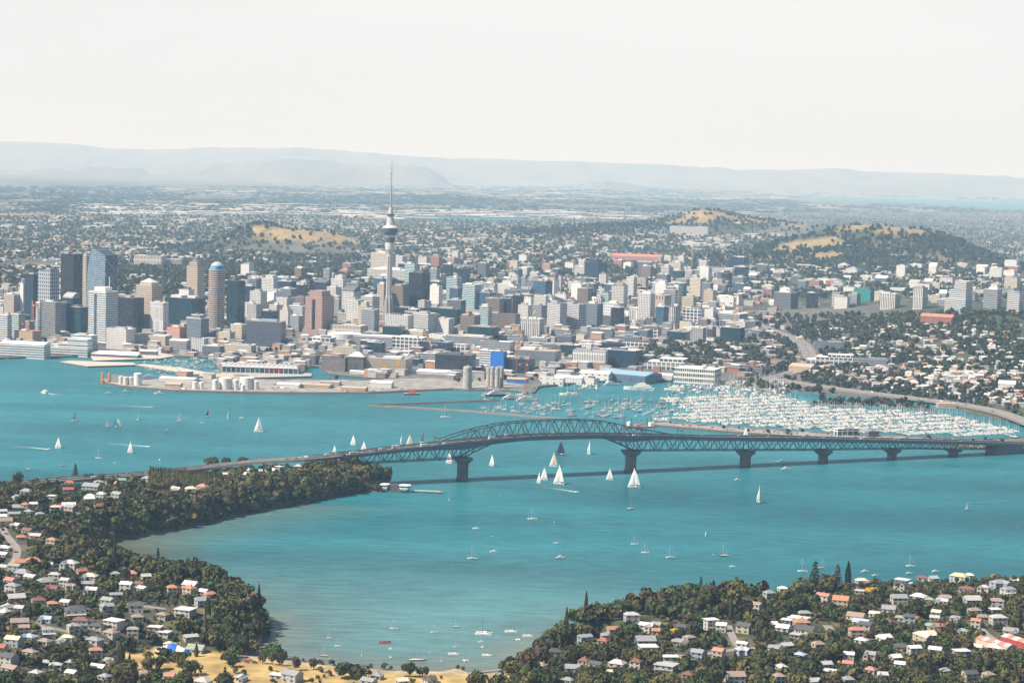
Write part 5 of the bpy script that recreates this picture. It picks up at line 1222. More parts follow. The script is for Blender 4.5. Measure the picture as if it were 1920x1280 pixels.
def yacht_proto(L, label, hull='w', cover=(.05, .1, .25), name='moored_yacht'):
    t = thing(name, label, 'yacht')
    hull_mb(L, L * .28, L * .09).build('hull', [HULLM[hull], M_DECK], t)
    cabin_mb(-L * .2, L * .18, L * .09, L * .09, L * .15, L * .05).build('cabin', M_HULL, t)
    MB().box(-L * .16, L * .1, -L * .094, L * .094, L * .105, L * .13).build('window', M_GLASS, t)
    MB().bar((L * .08, 0, L * .08), (L * .08, 0, L * 1.2), max(.2, L * .013)).build('mast', M_MAST, t)
    MB().bar((L * .06, 0, L * .22), (-L * .36, 0, L * .21), L * .035).build('boom_cover', paint(cover, .7), t)
    m = MB(); m.bar((L * .08, 0, L * 1.19), (L * .49, 0, L * .13), .09); m.bar((L * .08, 0, L * 1.19), (-L * .48, 0, L * .12), .09); m.build('rigging', M_MAST, t)['kind'] = 'stuff'
    return t
def launch_proto(L, label, name='motor_boat', fly=True, hull='w'):
    t = thing(name, label, 'motor boat')
    hull_mb(L, L * .32, L * .12, .9).build('hull', [HULLM[hull], M_DECK], t)
    cabin_mb(-L * .25, L * .24, L * .12, L * .12, L * .24, L * .12).build('cabin', M_HULL, t)
    cabin_mb(-L * .2, L * .2, L * .123, L * .165, L * .215, L * .07).build('windscreen', M_GLASS, t)
    if fly: cabin_mb(-L * .2, L * .06, L * .085, L * .241, L * .31, L * .06).build('flybridge', M_HULL, t)
    return t
def cat_proto(L, label, mast=True, c=None):
    t = thing('catamaran', label, 'catamaran'); hm = paint(c, .4) if c else M_HULL
    for s in (-1, 1):
        m = hull_mb(L, L * .13, L * .09); m.v = [(a, b + s * L * .22, d) for a, b, d in m.v]; m.build('hull', [hm, hm], t)
    MB().box(-L * .3, L * .12, -L * .2, L * .2, L * .05, L * .1, bottom=True).build('bridge_deck', hm, t)
    cabin_mb(-L * .2, L * .12, L * .15, L * .1, L * .18, L * .1).build('cabin', M_HULL if not c else hm, t)
    cabin_mb(-L * .17, L * .105, L * .153, L * .125, L * .155, L * .06).build('windscreen', M_GLASS, t)
    if mast:
        MB().bar((L * .08, 0, L * .1), (L * .08, 0, L * 1.25), max(.2, L * .014)).build('mast', paint((.12, .12, .13)), t)
        MB().bar((L * .06, 0, L * .24), (-L * .4, 0, L * .23), L * .035).build('boom_cover', paint((.1, .12, .15)), t)
    return t
YP = [yacht_proto(11, None), yacht_proto(12, None, 'n', (.45, .43, .4)), yacht_proto(10, None, 'w', (.35, .3, .25)), yacht_proto(10, None, 't', (.4, .2, .1))]
LP_ = [launch_proto(11, None), launch_proto(8, None, fly=False), launch_proto(15, None), launch_proto(8, None, fly=False, hull='n')]
CP = [cat_proto(13, None), cat_proto(10, None, False)]
used = set()
def float_at(protos, k, px, py, size, label, rz, group='boats moored in the bays'):
    """Puts the first boat of a kind itself, then copies of it, afloat at a pixel; size is its length there in pixels."""
    p = protos[k]; x, y = [float(q) for q in at(px, py, 0)]; mpp = math.hypot(x, y, H) / F
    base = p.get('span') or max((v.co.x for c in p.children for v in c.data.vertices)) * 2
    s = size * mpp / base
    if p.name not in used: used.add(p.name); o = p; o['span'] = base; o.location = (x, y, 0); o.rotation_euler = (0, 0, rz); o.scale = (s, s, s)
    else: o = copy_tree(p, (x, y, 0), rz, (s, s, s))
    if label: o['label'] = label
    o['group'] = group
    LAND.append((None, px, py))
    return o
Y_, L_, K_ = YP, LP_, CP
MOOR = [(Y_, 0, 185, 859, 13, 'white moored yacht left of the cream sail, beyond the far shore road', 2.9), (Y_, 0, 842, 937, 8, 'small white yacht moored end-on right of the jetty', 1.5), (Y_, 2, 998, 973, 18, 'cream moored yacht with a tall mast in the middle of the bay', 3.0), (Y_, 0, 886, 1047, 19, 'white moored yacht, lower left of the open bay boats', 3.1),
 (Y_, 0, 1190, 1020, 14, 'white moored yacht, left one of two side by side in the mid bay', 3.0), (Y_, 2, 1210, 1036, 15, 'cream moored yacht, right one of two side by side in the mid bay', 2.9), (Y_, 0, 1257, 1045, 18, 'white moored yacht with pink covers right of the mid bay pair', 3.2), (Y_, 1, 1357, 1042, 18, 'dark hulled moored yacht with a tan deck off the right headland', 3.0), (L_, 3, 1182, 955, 15, 'dark low motor boat below the tallest white sail', .1),
 (Y_, 0, 835, 782, 18, 'white yacht with a bare mast beside the lower breakwater arm', 3.0), (Y_, 1, 51, 880, 12, 'dark yacht moored behind the far left houses', 3.0), (Y_, 3, 118, 873, 11, 'brown yacht moored left of the tall pine', .2), (Y_, 1, 83, 868, 6, 'small dark yacht far left beyond the shore road', .3), (L_, 1, 215, 868, 6, 'little white boat beyond the shore road, left of the motor cruiser', 3.), (L_, 2, 299, 863, 11, 'white motor cruiser behind the hedge of poplars', 1.8),
 (L_, 1, 892, 991, 12, 'white open launch near the centre of the bay', 3.0), (L_, 0, 925, 1034, 13, 'white launch right of the lower left yacht', 3.1), (L_, 1, 1043, 1018, 10, 'small cream launch above the white cabin cruiser', 3.1), (L_, 2, 1051, 1046, 18, 'white cabin cruiser in the middle of the bay', .1), (L_, 0, 1383, 900, 13, 'white launch below the third bridge pier', .2), (L_, 2, 1474, 880, 17, 'white motor cruiser between the third and fourth piers', .1), (L_, 1, 1466, 863, 9, 'white speedboat with a short wake under the right bridge spans', .1),
 (L_, 1, 314, 807, 10, 'white launch beneath the far racing fleet', .3), (L_, 1, 378, 793, 7, 'tiny white boat below the dark red sail', 3.), (L_, 0, 453, 784, 9, 'white launch left of the large grey gaff yacht', 3.0), (L_, 1, 204, 738, 14, 'white launch below the orange ramp', .1), (L_, 0, 236, 735, 14, 'white launch beneath the tall white tank', .1), (L_, 0, 297, 738, 16, 'white launch right of the tall white tank', 3.2), (L_, 1, 1373, 1062, 11, 'small white launch below the dark hulled yacht', 3.1), (Y_, 0, 1707, 1061, 17, 'white moored yacht above the right headland houses', 3.0), (L_, 0, 1754, 1072, 14, 'white launch right of the white yacht off the right headland', .1), (L_, 1, 1705, 1075, 13, 'grey white launch close in below the white yacht at right', .1), (L_, 0, 1622, 1072, 15, 'white launch left of the red roofed headland house', .1), (L_, 1, 1641, 1079, 12, 'white launch half hidden behind the headland shrubs', .2), (Y_, 0, 1505, 1071, 19, 'white yacht half hidden left of the tall pine on the right headland', 3.0), (Y_, 0, 1540, 1064, 14, 'white yacht just right of the tall pine on the right headland', .1),
 (L_, 1, 1338, 1040, 6, 'white dinghy left of the dark hulled moored yacht', 0.), (L_, 3, 955, 912, 5, 'small dark runabout above the lone white launch', .3), (L_, 3, 938, 930, 5, 'small dark dinghy below the first bridge pier', .8), (L_, 3, 1041, 962, 5, 'dark dinghy right of the tall masted cream yacht', .1), (L_, 1, 1039, 979, 5, 'pale dinghy right of the tall masted cream yacht', 1.1), (L_, 1, 924, 1005, 5, 'tiny pale dinghy right of the open launch', 1.),
 (Y_, 0, 617, 1195, 10, 'white yacht, upper left of the beach moorings', 2.9), (Y_, 2, 634, 1211, 13, 'white yacht, second from left in the beach moorings', 3.0), (Y_, 1, 607, 1230, 16, 'dark yacht nearest the beach at its left end', 3.1), (L_, 3, 659, 1195, 6, 'dark dinghy among the left beach moorings', .1), (Y_, 2, 678, 1228, 8, 'yellowish yacht seen end-on near the beach', 1.6), (L_, 0, 732, 1216, 9, 'small pink and white launch below the red float', 2.4), (L_, 1, 732, 1232, 9, 'small orange white launch near the beach', 2.2), (Y_, 0, 739, 1178, 16, 'white yacht above the red float', 3.0), (Y_, 0, 814, 1185, 14, 'white yacht in the middle of the upper beach moorings', 3.1), (Y_, 1, 855, 1175, 13, 'dark yacht in the middle of the upper beach moorings', 2.9), (Y_, 0, 806, 1222, 8, 'white yacht seen end-on above the timber schooner', 1.5), (Y_, 2, 828, 1238, 9, 'small cream yacht right of the timber schooner', 1.3), (K_, 0, 851, 1226, 21, 'white catamaran right of the timber schooner', 3.1), (Y_, 0, 855, 1212, 12, 'white yacht behind the white catamaran near the beach', 3.1), (K_, 0, 907, 1188, 31, 'largest white catamaran with a tall dark mast', 3.0), (K_, 0, 958, 1184, 23, 'white catamaran with a dark mast, right of the largest one', 3.1), (K_, 0, 990, 1192, 20, 'white catamaran touching the right headland trees', 3.1), (K_, 1, 971, 1199, 14, 'small mastless white catamaran near the right headland', 1.7), (L_, 0, 901, 1203, 10, 'white launch below the largest catamaran', 3.0), (L_, 2, 904, 1213, 11, 'white cabin boat second below the largest catamaran', 2.0), (K_, 0, 913, 1228, 18, 'white catamaran close to the right end of the beach', 3.0), (K_, 0, 873, 1238, 15, 'white catamaran beached beside the mangroves', 1.9)]
for q in MOOR: float_at(q[0], q[1], *q[2:6], q[6])
# one-off craft
def place_thing(t, px, py, size, base, rz):
    x, y = [float(q) for q in at(px, py, 0)]; mpp = math.hypot(x, y, H) / F; s = size * mpp / base
    t.location = (x, y, 0); t.rotation_euler = (0, 0, rz); t.scale = (s, s, s)
sc = thing('schooner', 'old two masted timber schooner lying by the beach', 'schooner')
hull_mb(20, 4.6, 1.7).build('hull', [M_TIMBER, M_DECK], sc); cabin_mb(-6, 1, 1.4, 1.7, 2.7).build('cabin', paint((.7, .66, .58)), sc)
for x_, h_ in ((4, 16), (-4, 13)): MB().bar((x_, 0, 1.5), (x_, 0, h_), .28).build('mast', M_TIMBER, sc)
MB().bar((9.5, 0, 2.2), (14, 0, 3.2), .22).build('bowsprit', M_TIMBER, sc)
place_thing(sc, 783, 1238, 37, 24, .15)
rd = cat_proto(12, 'red mastless catamaran float in the beach moorings', False, (.45, .06, .05)); place_thing(rd, 722, 1204, 21, 12, .05)
for px, py, sz, lab, rz in ((84, 737, 24, 'white catamaran ferry throwing a curved wake at the far left', 2.2), (1262, 731, 33, 'white low ferry at the quay beside the slate blue shed', 2.9)):
    fe = thing('ferry', lab, 'ferry')
    for s in (-1, 1):
        m = hull_mb(26, 2.6, 1.9); m.v = [(a, b + s * 3, d) for a, b, d in m.v]; m.build('hull', [M_HULL, M_DECK], fe)
    cabin_mb(-11, 9, 3.8, 1.6, 4.6, 3).build('cabin', M_HULL, fe); cabin_mb(-10.5, 8.2, 3.84, 2.8, 4.0, 2).build('window', M_GLASS, fe)
    cabin_mb(-8, 3, 3.0, 4.61, 7.2, 2).build('upper_deck', M_HULL, fe); cabin_mb(-7.5, 2.6, 3.03, 5.4, 6.5, 1.2).build('windscreen', M_GLASS, fe)
    place_thing(fe, px, py, sz, 26, rz)
for px, py, sz, lab, rz, hc in ((1198, 731, 58, 'long white superyacht beside the slate blue shed', 2.95, 'w'), (935, 743, 52, 'big white superyacht with a dark blue hull by the silos', .35, 'n'), (962, 748, 40, 'white superyacht right of the dark hulled one by the silos', .3, 'w'), (990, 752, 44, 'white motor yacht berthed at the end of the shipyard pontoon', .25, 'w'), (352, 705, 46, 'sleek white superyacht behind the fuel tanks', .1, 'w'), (282, 707, 26, 'small white superyacht right of the tall white tank', .2, 'w'), (312, 707, 28, 'white motor yacht between two superyachts behind the tanks', .2, 'w'), (1148, 722, 32, 'white wrapped yacht in front of the cream warehouse', .3, 'w')):
    su = thing('superyacht', lab, 'superyacht')
    hull_mb(50, 9, 4.4, .85).build('hull', [HULLM[hc], M_DECK], su)
    for i, (x0, x1, w, z0, z1) in enumerate(((-20, 12, 3.9, 4.4, 7), (-16, 8, 3.4, 7.01, 9.4), (-11, 3, 2.7, 9.41, 11.6))):
        d = cabin_mb(x0, x1, w, z0, z1, 3.5).build('deckhouse', M_HULL, su)
        cabin_mb(x0 + .8, x1 - .6, w + .02, z0 + .9, z1 - .7, 2.4).build('window', M_GLASS, d)
    MB().bar((-6, 0, 11.5), (-7, 0, 15), .6).build('radar_mast', M_HULL, su)
    place_thing(su, px, py, sz, 50, rz)
for px, py, hp, lab in ((1066, 741, 66, 'huge white racing yacht with a very tall mast at the shipyard'), (1078, 740, 50, 'tall masted white yacht right of the huge racing yacht')):
    o = float_at(YP, 0, px, py, 34 if hp > 60 else 22, lab, 3.05, 'boats at the shipyard quay')
    o.scale = (o.scale[0], o.scale[1], o.scale[0] * (1.15 if hp > 60 else 1.5))
sh_ = thing('tugboat', 'red hulled workboat at the reclaimed quay', 'workboat')
hull_mb(26, 8, 2.6, .9).build('hull', [paint((.42, .05, .05)), M_DECK], sh_); cabin_mb(-5, 6, 2.6, 2.6, 6.5, 1).build('wheelhouse', paint((.5, .08, .07)), sh_); MB().bar((-6, 0, 2.6), (-6, 0, 11), .7).build('funnel', paint((.1, .1, .1)), sh_)
place_thing(sh_, 772, 740, 30, 26, .1)
ba = thing('dredge_barge', 'rusty dredging barge with spud poles and a white tank moored behind the arch', 'barge')
MB().box(-24, 24, -7, 7, -1, 1.8).build('hull', paint((.30, .13, .08)), ba)
for x_ in (-20, -8, 16, 22): MB().bar((x_, 5, -1), (x_, 5, 13), 1.1).build('spud_pole', paint((.12, .1, .09)), ba)
MB().lathe([(3.2, 1.8), (3.2, 8), (0, 9)], 16, cx=-14).build('tank', M_WHITE, ba)
MB().box(18, 24, -4, 4, 1.81, 7).build('deckhouse', M_WHITE, ba); MB().box(-4, 3, -3, 3, 1.81, 4.5).build('machinery', M_OR, ba); MB().bar((0, 0, 4), (9, -3, 9), .9).build('boom', M_OR, ba)
place_thing(ba, 1196, 801, 62, 48, .33)
bu = thing('channel_buoy', 'slim red channel beacon at the right edge of the water', 'buoy')
MB().lathe([(1.2, -1), (1.2, .6), (.5, .8), (.4, 5.5)], 10).build('body', paint((.5, .03, .03)), bu); MB().lathe([(.0, 5.4), (.9, 5.6), (.0, 7)], 8).build('topmark', paint((.5, .03, .03)), bu); place_thing(bu, 1908, 991, 3, 2.4, 0)

# wakes: foam on the water behind moving boats
fm, n, l, b = new_mat('foam')
b.inputs['Base Color'].default_value = (.85, .88, .88, 1); b.inputs['Roughness'].default_value = .8
t = n.new('ShaderNodeNewGeometry'); z = n.new('ShaderNodeTexNoise'); z.inputs['Scale'].default_value = .35; z.inputs['Detail'].default_value = 5
uvn = n.new('ShaderNodeUVMap'); sp = n.new('ShaderNodeSeparateXYZ'); l.new(uvn.outputs[0], sp.inputs[0]); l.new(t.outputs['Position'], z.inputs['Vector'])
ad = n.new('ShaderNodeMath'); ad.operation = 'ADD'; l.new(z.outputs['Fac'], ad.inputs[0]); l.new(sp.outputs[1], ad.inputs[1])
rp_ = n.new('ShaderNodeMapRange'); rp_.inputs['From Min'].default_value = .75; rp_.inputs['From Max'].default_value = 1.15; l.new(ad.outputs[0], rp_.inputs['Value']); l.new(rp_.outputs[0], b.inputs['Alpha'])
def wake(pts, w0, w1, name='wake'):
    P = W2(pts, .06); m = MB(); n_ = 16
    cx, cy = P[0]
    def pt(t):
        s = t * (len(P) - 1); i = min(int(s), len(P) - 2); u = s - i
        return P[i][0] * (1 - u) + P[i + 1][0] * u, P[i][1] * (1 - u) + P[i + 1][1] * u
    for k in range(n_):
        (xa, ya), (xb, yb) = pt(k / n_), pt((k + 1) / n_); L = math.hypot(xb - xa, yb - ya); nx, ny = -(yb - ya) / L, (xb - xa) / L
        wa, wb = w0 + (w1 - w0) * k / n_, w0 + (w1 - w0) * (k + 1) / n_; fa, fb = .62 - .62 * k / n_, .62 - .62 * (k + 1) / n_
        for s in (-1, 1):
            m.face([(xa, ya, .06), (xb, yb, .06), (xb + s * nx * wb, yb + s * ny * wb, .06), (xa + s * nx * wa, ya + s * ny * wa, .06)][::s], 0, [(0, fa), (1, fb), (1, fb - .35), (0, fa - .35)][::s])
    o = m.build(name, fm); o['kind'] = 'stuff'
wake([(88, 737), (105, 740), (130, 741.5), (160, 743)], 5, 8)
wake([(286, 763), (240, 761), (150, 758), (60, 756)], 3.5, 6)
wake([(280, 837), (230, 833), (170, 828), (90, 822)], 4, 7)
wake([(92, 842), (50, 838), (0, 836), (-40, 835)], 4, 6)
wake([(1082, 922), (1050, 917), (1000, 911), (920, 902)], 3.5, 7)
wake([(1462, 864), (1445, 863), (1425, 861)], 2, 4)
for px, py, lab, rz in ((285, 763, 'speedboat at the head of the longest straight wake', .1), (279, 837, 'speedboat at the head of the wake beside the cream sail', -.35), (92, 842, 'speedboat with a wake at the far left of the upper water', -.2), (1082, 922, 'speedboat with a long wake below the largest white sail', -.35), (135, 733, 'white launch just beyond the catamaran ferry', .1)):
    float_at(LP_, 1, px, py, 8, lab, rz, 'boats under way')

# ------------------------------------------------------------------ the marina
MAR = W2([(1236, 748), (1330, 741), (1440, 742), (1500, 750), (1545, 764), (1700, 770), (1780, 778), (1850, 793), (1925, 812), (1900, 818), (1700, 815), (1500, 805), (1228, 787), (1290, 772)])
SWING = W2([(860, 772), (945, 757), (1090, 752), (1230, 748), (1280, 772), (1225, 788), (1100, 783), (1010, 778)])
rnd = random.Random(21)
ang = math.radians(33); ux, uy = math.cos(ang), math.sin(ang); vx, vy = -uy, ux
mcx, mcy = np.mean(np.array(MAR), 0)
cand = []; PONT = []
for row in range(-16, 17):
    run = []
    for kx in range(-140, 141):
        x, y = mcx + ux * kx * 5.2 + vx * row * 39, mcy + uy * kx * 5.2 + vy * row * 39
        ok = float(sd(MAR, np.array([x]), np.array([y]))[0]) > 3 and float(hq(x, y)) < -.5
        if ok:
            run.append((x, y))
            for s in (-1, 1):
                if rnd.random() < .8:
                    L = rnd.uniform(8, 13); cand.append((x + vx * s * (L / 2 + 1.6), y + vy * s * (L / 2 + 1.6), ang + s * PI / 2 + rnd.uniform(-.03, .03), L, rnd.random()))
    if len(run) > 4: PONT.append((run[0], run[-1]))
P = np.array(SWING); lo, hi = P.min(0), P.max(0); k = 0
while k < 165:
    x, y = rnd.uniform(lo[0], hi[0]), rnd.uniform(lo[1], hi[1])
    if float(sd(P, np.array([x]), np.array([y]))[0]) > 3 and float(hq(x, y)) < -.5: cand.append((x, y, .35 + rnd.uniform(-.25, .25), rnd.uniform(8, 13), rnd.random())); k += 1
EXTRA = []                                                     # the old harbour basin and the boats stood on the hard
for x0, x1, y0, y1, n_, th_ in ((268, 412, 672, 700, 90, .2), (1352, 1475, 717, 744, 170, .5), (900, 1000, 738, 752, 24, .3), (1250, 1360, 722, 738, 50, .5), (1085, 1120, 722, 730, 14, .4)):
    for _ in range(n_):
        X, Y, Z = g1(rnd.uniform(x0, x1), rnd.uniform(y0, y1)); EXTRA.append((X, Y, th_ + rnd.choice((0, PI / 2)) + rnd.uniform(-.1, .1), rnd.uniform(9, 17), rnd.random(), max(0.0, Z + .7 if Z > .3 else 0)))
for i, (p, q) in enumerate(PONT):
    t = thing('pontoon', None, 'pontoon', (*p, 0), 0, 'marina pontoons'); d = (q[0] - p[0], q[1] - p[1])
    MB().bar((0, 0, .35), (*d, .35), 2.2, .5).build('walkway', paint((.34, .31, .27)), t)
    m = MB(); L = math.hypot(*d)
    for s in np.arange(0, L, 16.0): m.bar((d[0] * s / L, d[1] * s / L, -2), (d[0] * s / L, d[1] * s / L, 3.4), .4)
    m.build('piles', paint((.16, .13, .11)), t)['kind'] = 'stuff'
    cxp, cyp = proj((p[0] + q[0]) / 2, (p[1] + q[1]) / 2, 0); AUTO.append((t, 'floating marina pontoon lined with yachts', cxp, cyp))
cand.sort(key=lambda c: c[1])
NB = 170
for i, (x, y, rz, L, r) in enumerate(cand[:NB]):
    if r < .62: ps, k, d = YP, (0, 0, 1, 2)[int(r * 997) % 4], ('white berthed yacht', 'white berthed yacht', 'dark hulled berthed yacht', 'cream covered berthed yacht')[int(r * 997) % 4]
    else: ps, k, d = LP_, (0, 2, 1)[int(r * 997) % 3], ('white berthed motor launch', 'large white berthed motor cruiser', 'small white berthed launch')[int(r * 997) % 3]
    base = ps[k]['span'] if 'span' in ps[k].keys() else 11
    o = copy_tree(ps[k], (x, y, 0), rz, (L / base,) * 3, parent=None)
    o['group'] = 'boats berthed in the marina'
    if 'label' in o: del o['label']
    a_, b_ = proj(x, y, 0); AUTO.append((o, d, a_, b_))
V, Q, C = [], [], []
def addq(vs, fs, cs):
    b = sum(len(v) for v in V); V.append(np.array(vs, float)); Q.append(np.array(fs) + b); C.append(np.array(cs, float))
for (x, y, rz, L, r, *zz_) in cand[NB:] + EXTRA:
    z0_ = zz_[0] if zz_ else 0.0
    B, c, s = L * .135, math.cos(rz), math.sin(rz)
    hc = [(.50, .48, .44), (.58, .55, .50), (.34, .32, .29), (.54, .49, .42), (.44, .42, .40), (.20, .17, .14)][int(r * 1000) % 6] if r < .86 else (.05, .07, .12)
    loc = [(-.5, -1, 0), (.2, -1, 0), (.5, 0, 0), (.2, 1, 0), (-.5, 1, 0)]
    vs = [(a * L, bb * B, 0) for a, bb, _ in loc] + [(a * L, bb * B, L * .1) for a, bb, _ in loc]
    fs = [(0, 1, 6, 5), (1, 2, 7, 6), (2, 3, 8, 7), (3, 4, 9, 8), (4, 0, 5, 9), (5, 6, 8, 9), (6, 7, 8, 8)]
    ch = L * (.16 if r < .62 else .27)
    vs += [(-.25 * L, -B * .6, L * .1), (.2 * L, -B * .5, L * .1), (.2 * L, B * .5, L * .1), (-.25 * L, B * .6, L * .1), (-.25 * L, -B * .5, ch), (.1 * L, -B * .4, ch), (.1 * L, B * .4, ch), (-.25 * L, B * .5, ch)]
    fs += [(10, 11, 15, 14), (11, 12, 16, 15), (12, 13, 17, 16), (13, 10, 14, 17), (14, 15, 16, 17)]
    cs = [hc] * 10 + [(.64, .61, .56)] * 8
    if r < .68:
        w, hm_ = .14, L * 1.2
        vs += [(.08 * L - w, -w, ch), (.08 * L + w, -w, ch), (.08 * L + w, w, ch), (.08 * L - w, w, ch), (.08 * L - w, -w, hm_), (.08 * L + w, -w, hm_), (.08 * L + w, w, hm_), (.08 * L - w, w, hm_)]
        fs += [(18, 19, 23, 22), (19, 20, 24, 23), (20, 21, 25, 24), (21, 18, 22, 25)]; cs += [(.62, .62, .62)] * 8
        vs += [(-.36 * L, -.25, L * .2), (.05 * L, -.25, L * .2), (.05 * L, .25, L * .24), (-.36 * L, .25, L * .24)]; fs += [(26, 27, 28, 29)]; cs += [[(.05, .1, .3), (.7, .68, .62), (.3, .3, .32)][int(r * 100) % 3]] * 4
    addq([(x + a * c - bb * s, y + a * s + bb * c, zz + z0_) for a, bb, zz in vs], fs, cs)
Qn = np.concatenate([q for q in Q])
bt = big_mesh('berthed_boats', np.concatenate(V), Qn, tinted('boat paint', .4, .05, .2), np.concatenate(C)); bt['kind'] = 'stuff'
print('marina', len(cand))

# ------------------------------------------------------------------ houses on the near shores
WALLC = {'w': (.46, .44, .40), 'c': (.43, .375, .28), 'g': (.36, .37, .38), 'b': (.30, .36, .42), 't': (.46, .37, .28), 'd': (.12, .12, .12), 'p': (.60, .46, .40), 'r': (.42, .06, .06), 'y': (.62, .58, .30)}
RCOL = {'r': (.32, .11, .07), 'o': (.43, .20, .10), 'w': (.62, .60, .57), 'l': (.42, .41, .395), 'm': (.27, .27, .275), 'd': (.085, .085, .09), 'g': (.26, .31, .245), 'b': (.34, .41, .47), 't': (.30, .225, .18), 'c': (.62, .54, .42), 'k': (.42, .20, .15), 'y': (.46, .54, .26), 'n': (.20, .09, .06)}
RWORD = {'r': 'red', 'o': 'orange', 'w': 'white', 'l': 'pale grey', 'm': 'grey', 'd': 'charcoal', 'g': 'pale green', 'b': 'bluish', 't': 'brown', 'c': 'cream', 'k': 'russet', 'y': 'lime green', 'n': 'dark brown'}
WWORD = {'w': 'white', 'c': 'cream', 'g': 'grey', 'b': 'blue', 't': 'tan', 'd': 'black', 'p': 'pink', 'r': 'red', 'y': 'yellow'}
def rmat(k):
    key = ('roof', k)
    if key in _M: return _M[key]
    m, n, l, b = new_mat('roofing'); c = RCOL[k]
    t = n.new('ShaderNodeTexCoord'); wv = n.new('ShaderNodeTexWave'); wv.inputs['Scale'].default_value = 1.1; wv.inputs['Distortion'].default_value = .6
    nz = n.new('ShaderNodeTexNoise'); nz.inputs['Scale'].default_value = .35; nz.inputs['Detail'].default_value = 5
    ge = n.new('ShaderNodeNewGeometry'); l.new(ge.outputs['Position'], nz.inputs['Vector']); l.new(t.outputs['Object'], wv.inputs['Vector'])
    mx = n.new('ShaderNodeMath'); mx.operation = 'MULTIPLY_ADD'; l.new(wv.outputs['Fac'], mx.inputs[0]); mx.inputs[1].default_value = .3; l.new(nz.outputs['Fac'], mx.inputs[2])
    x = n.new('ShaderNodeMix'); x.data_type = 'RGBA'; x.inputs['A'].default_value = (*[q * .72 for q in c], 1); x.inputs['B'].default_value = (*[min(.9, q * 1.15) for q in c], 1)
    l.new(mx.outputs[0], x.inputs['Factor']); l.new(x.outputs['Result'], b.inputs['Base Color']); b.inputs['Roughness'].default_value = .6
    _M[key] = m
    return m
def wmat(k): return paint(WALLC[k], .7, .18, .4)
def hipr(m, a, b, z0, z1, over=.5, cx=0, cy=0, hipf=1.0):
    A, B = a / 2 + over, b / 2 + over
    if a >= b: r = max(.2, A - B * hipf); R1, R2 = (cx - r, cy, z1), (cx + r, cy, z1)
    else: r = max(.2, B - A * hipf); R1, R2 = (cx, cy - r, z1), (cx, cy + r, z1)
    P = [(cx - A, cy - B, z0), (cx + A, cy - B, z0), (cx + A, cy + B, z0), (cx - A, cy + B, z0)]
    if a >= b:
        m.face([P[0], P[1], R2, R1]); m.face([P[2], P[3], R1, R2]); m.face([P[1], P[2], R2]); m.face([P[3], P[0], R1])
    else:
        m.face([P[1], P[2], R2, R1]); m.face([P[3], P[0], R1, R2]); m.face([P[0], P[1], R1]); m.face([P[2], P[3], R2])
    m.face(P[::-1])
    return m
HOUSES = []
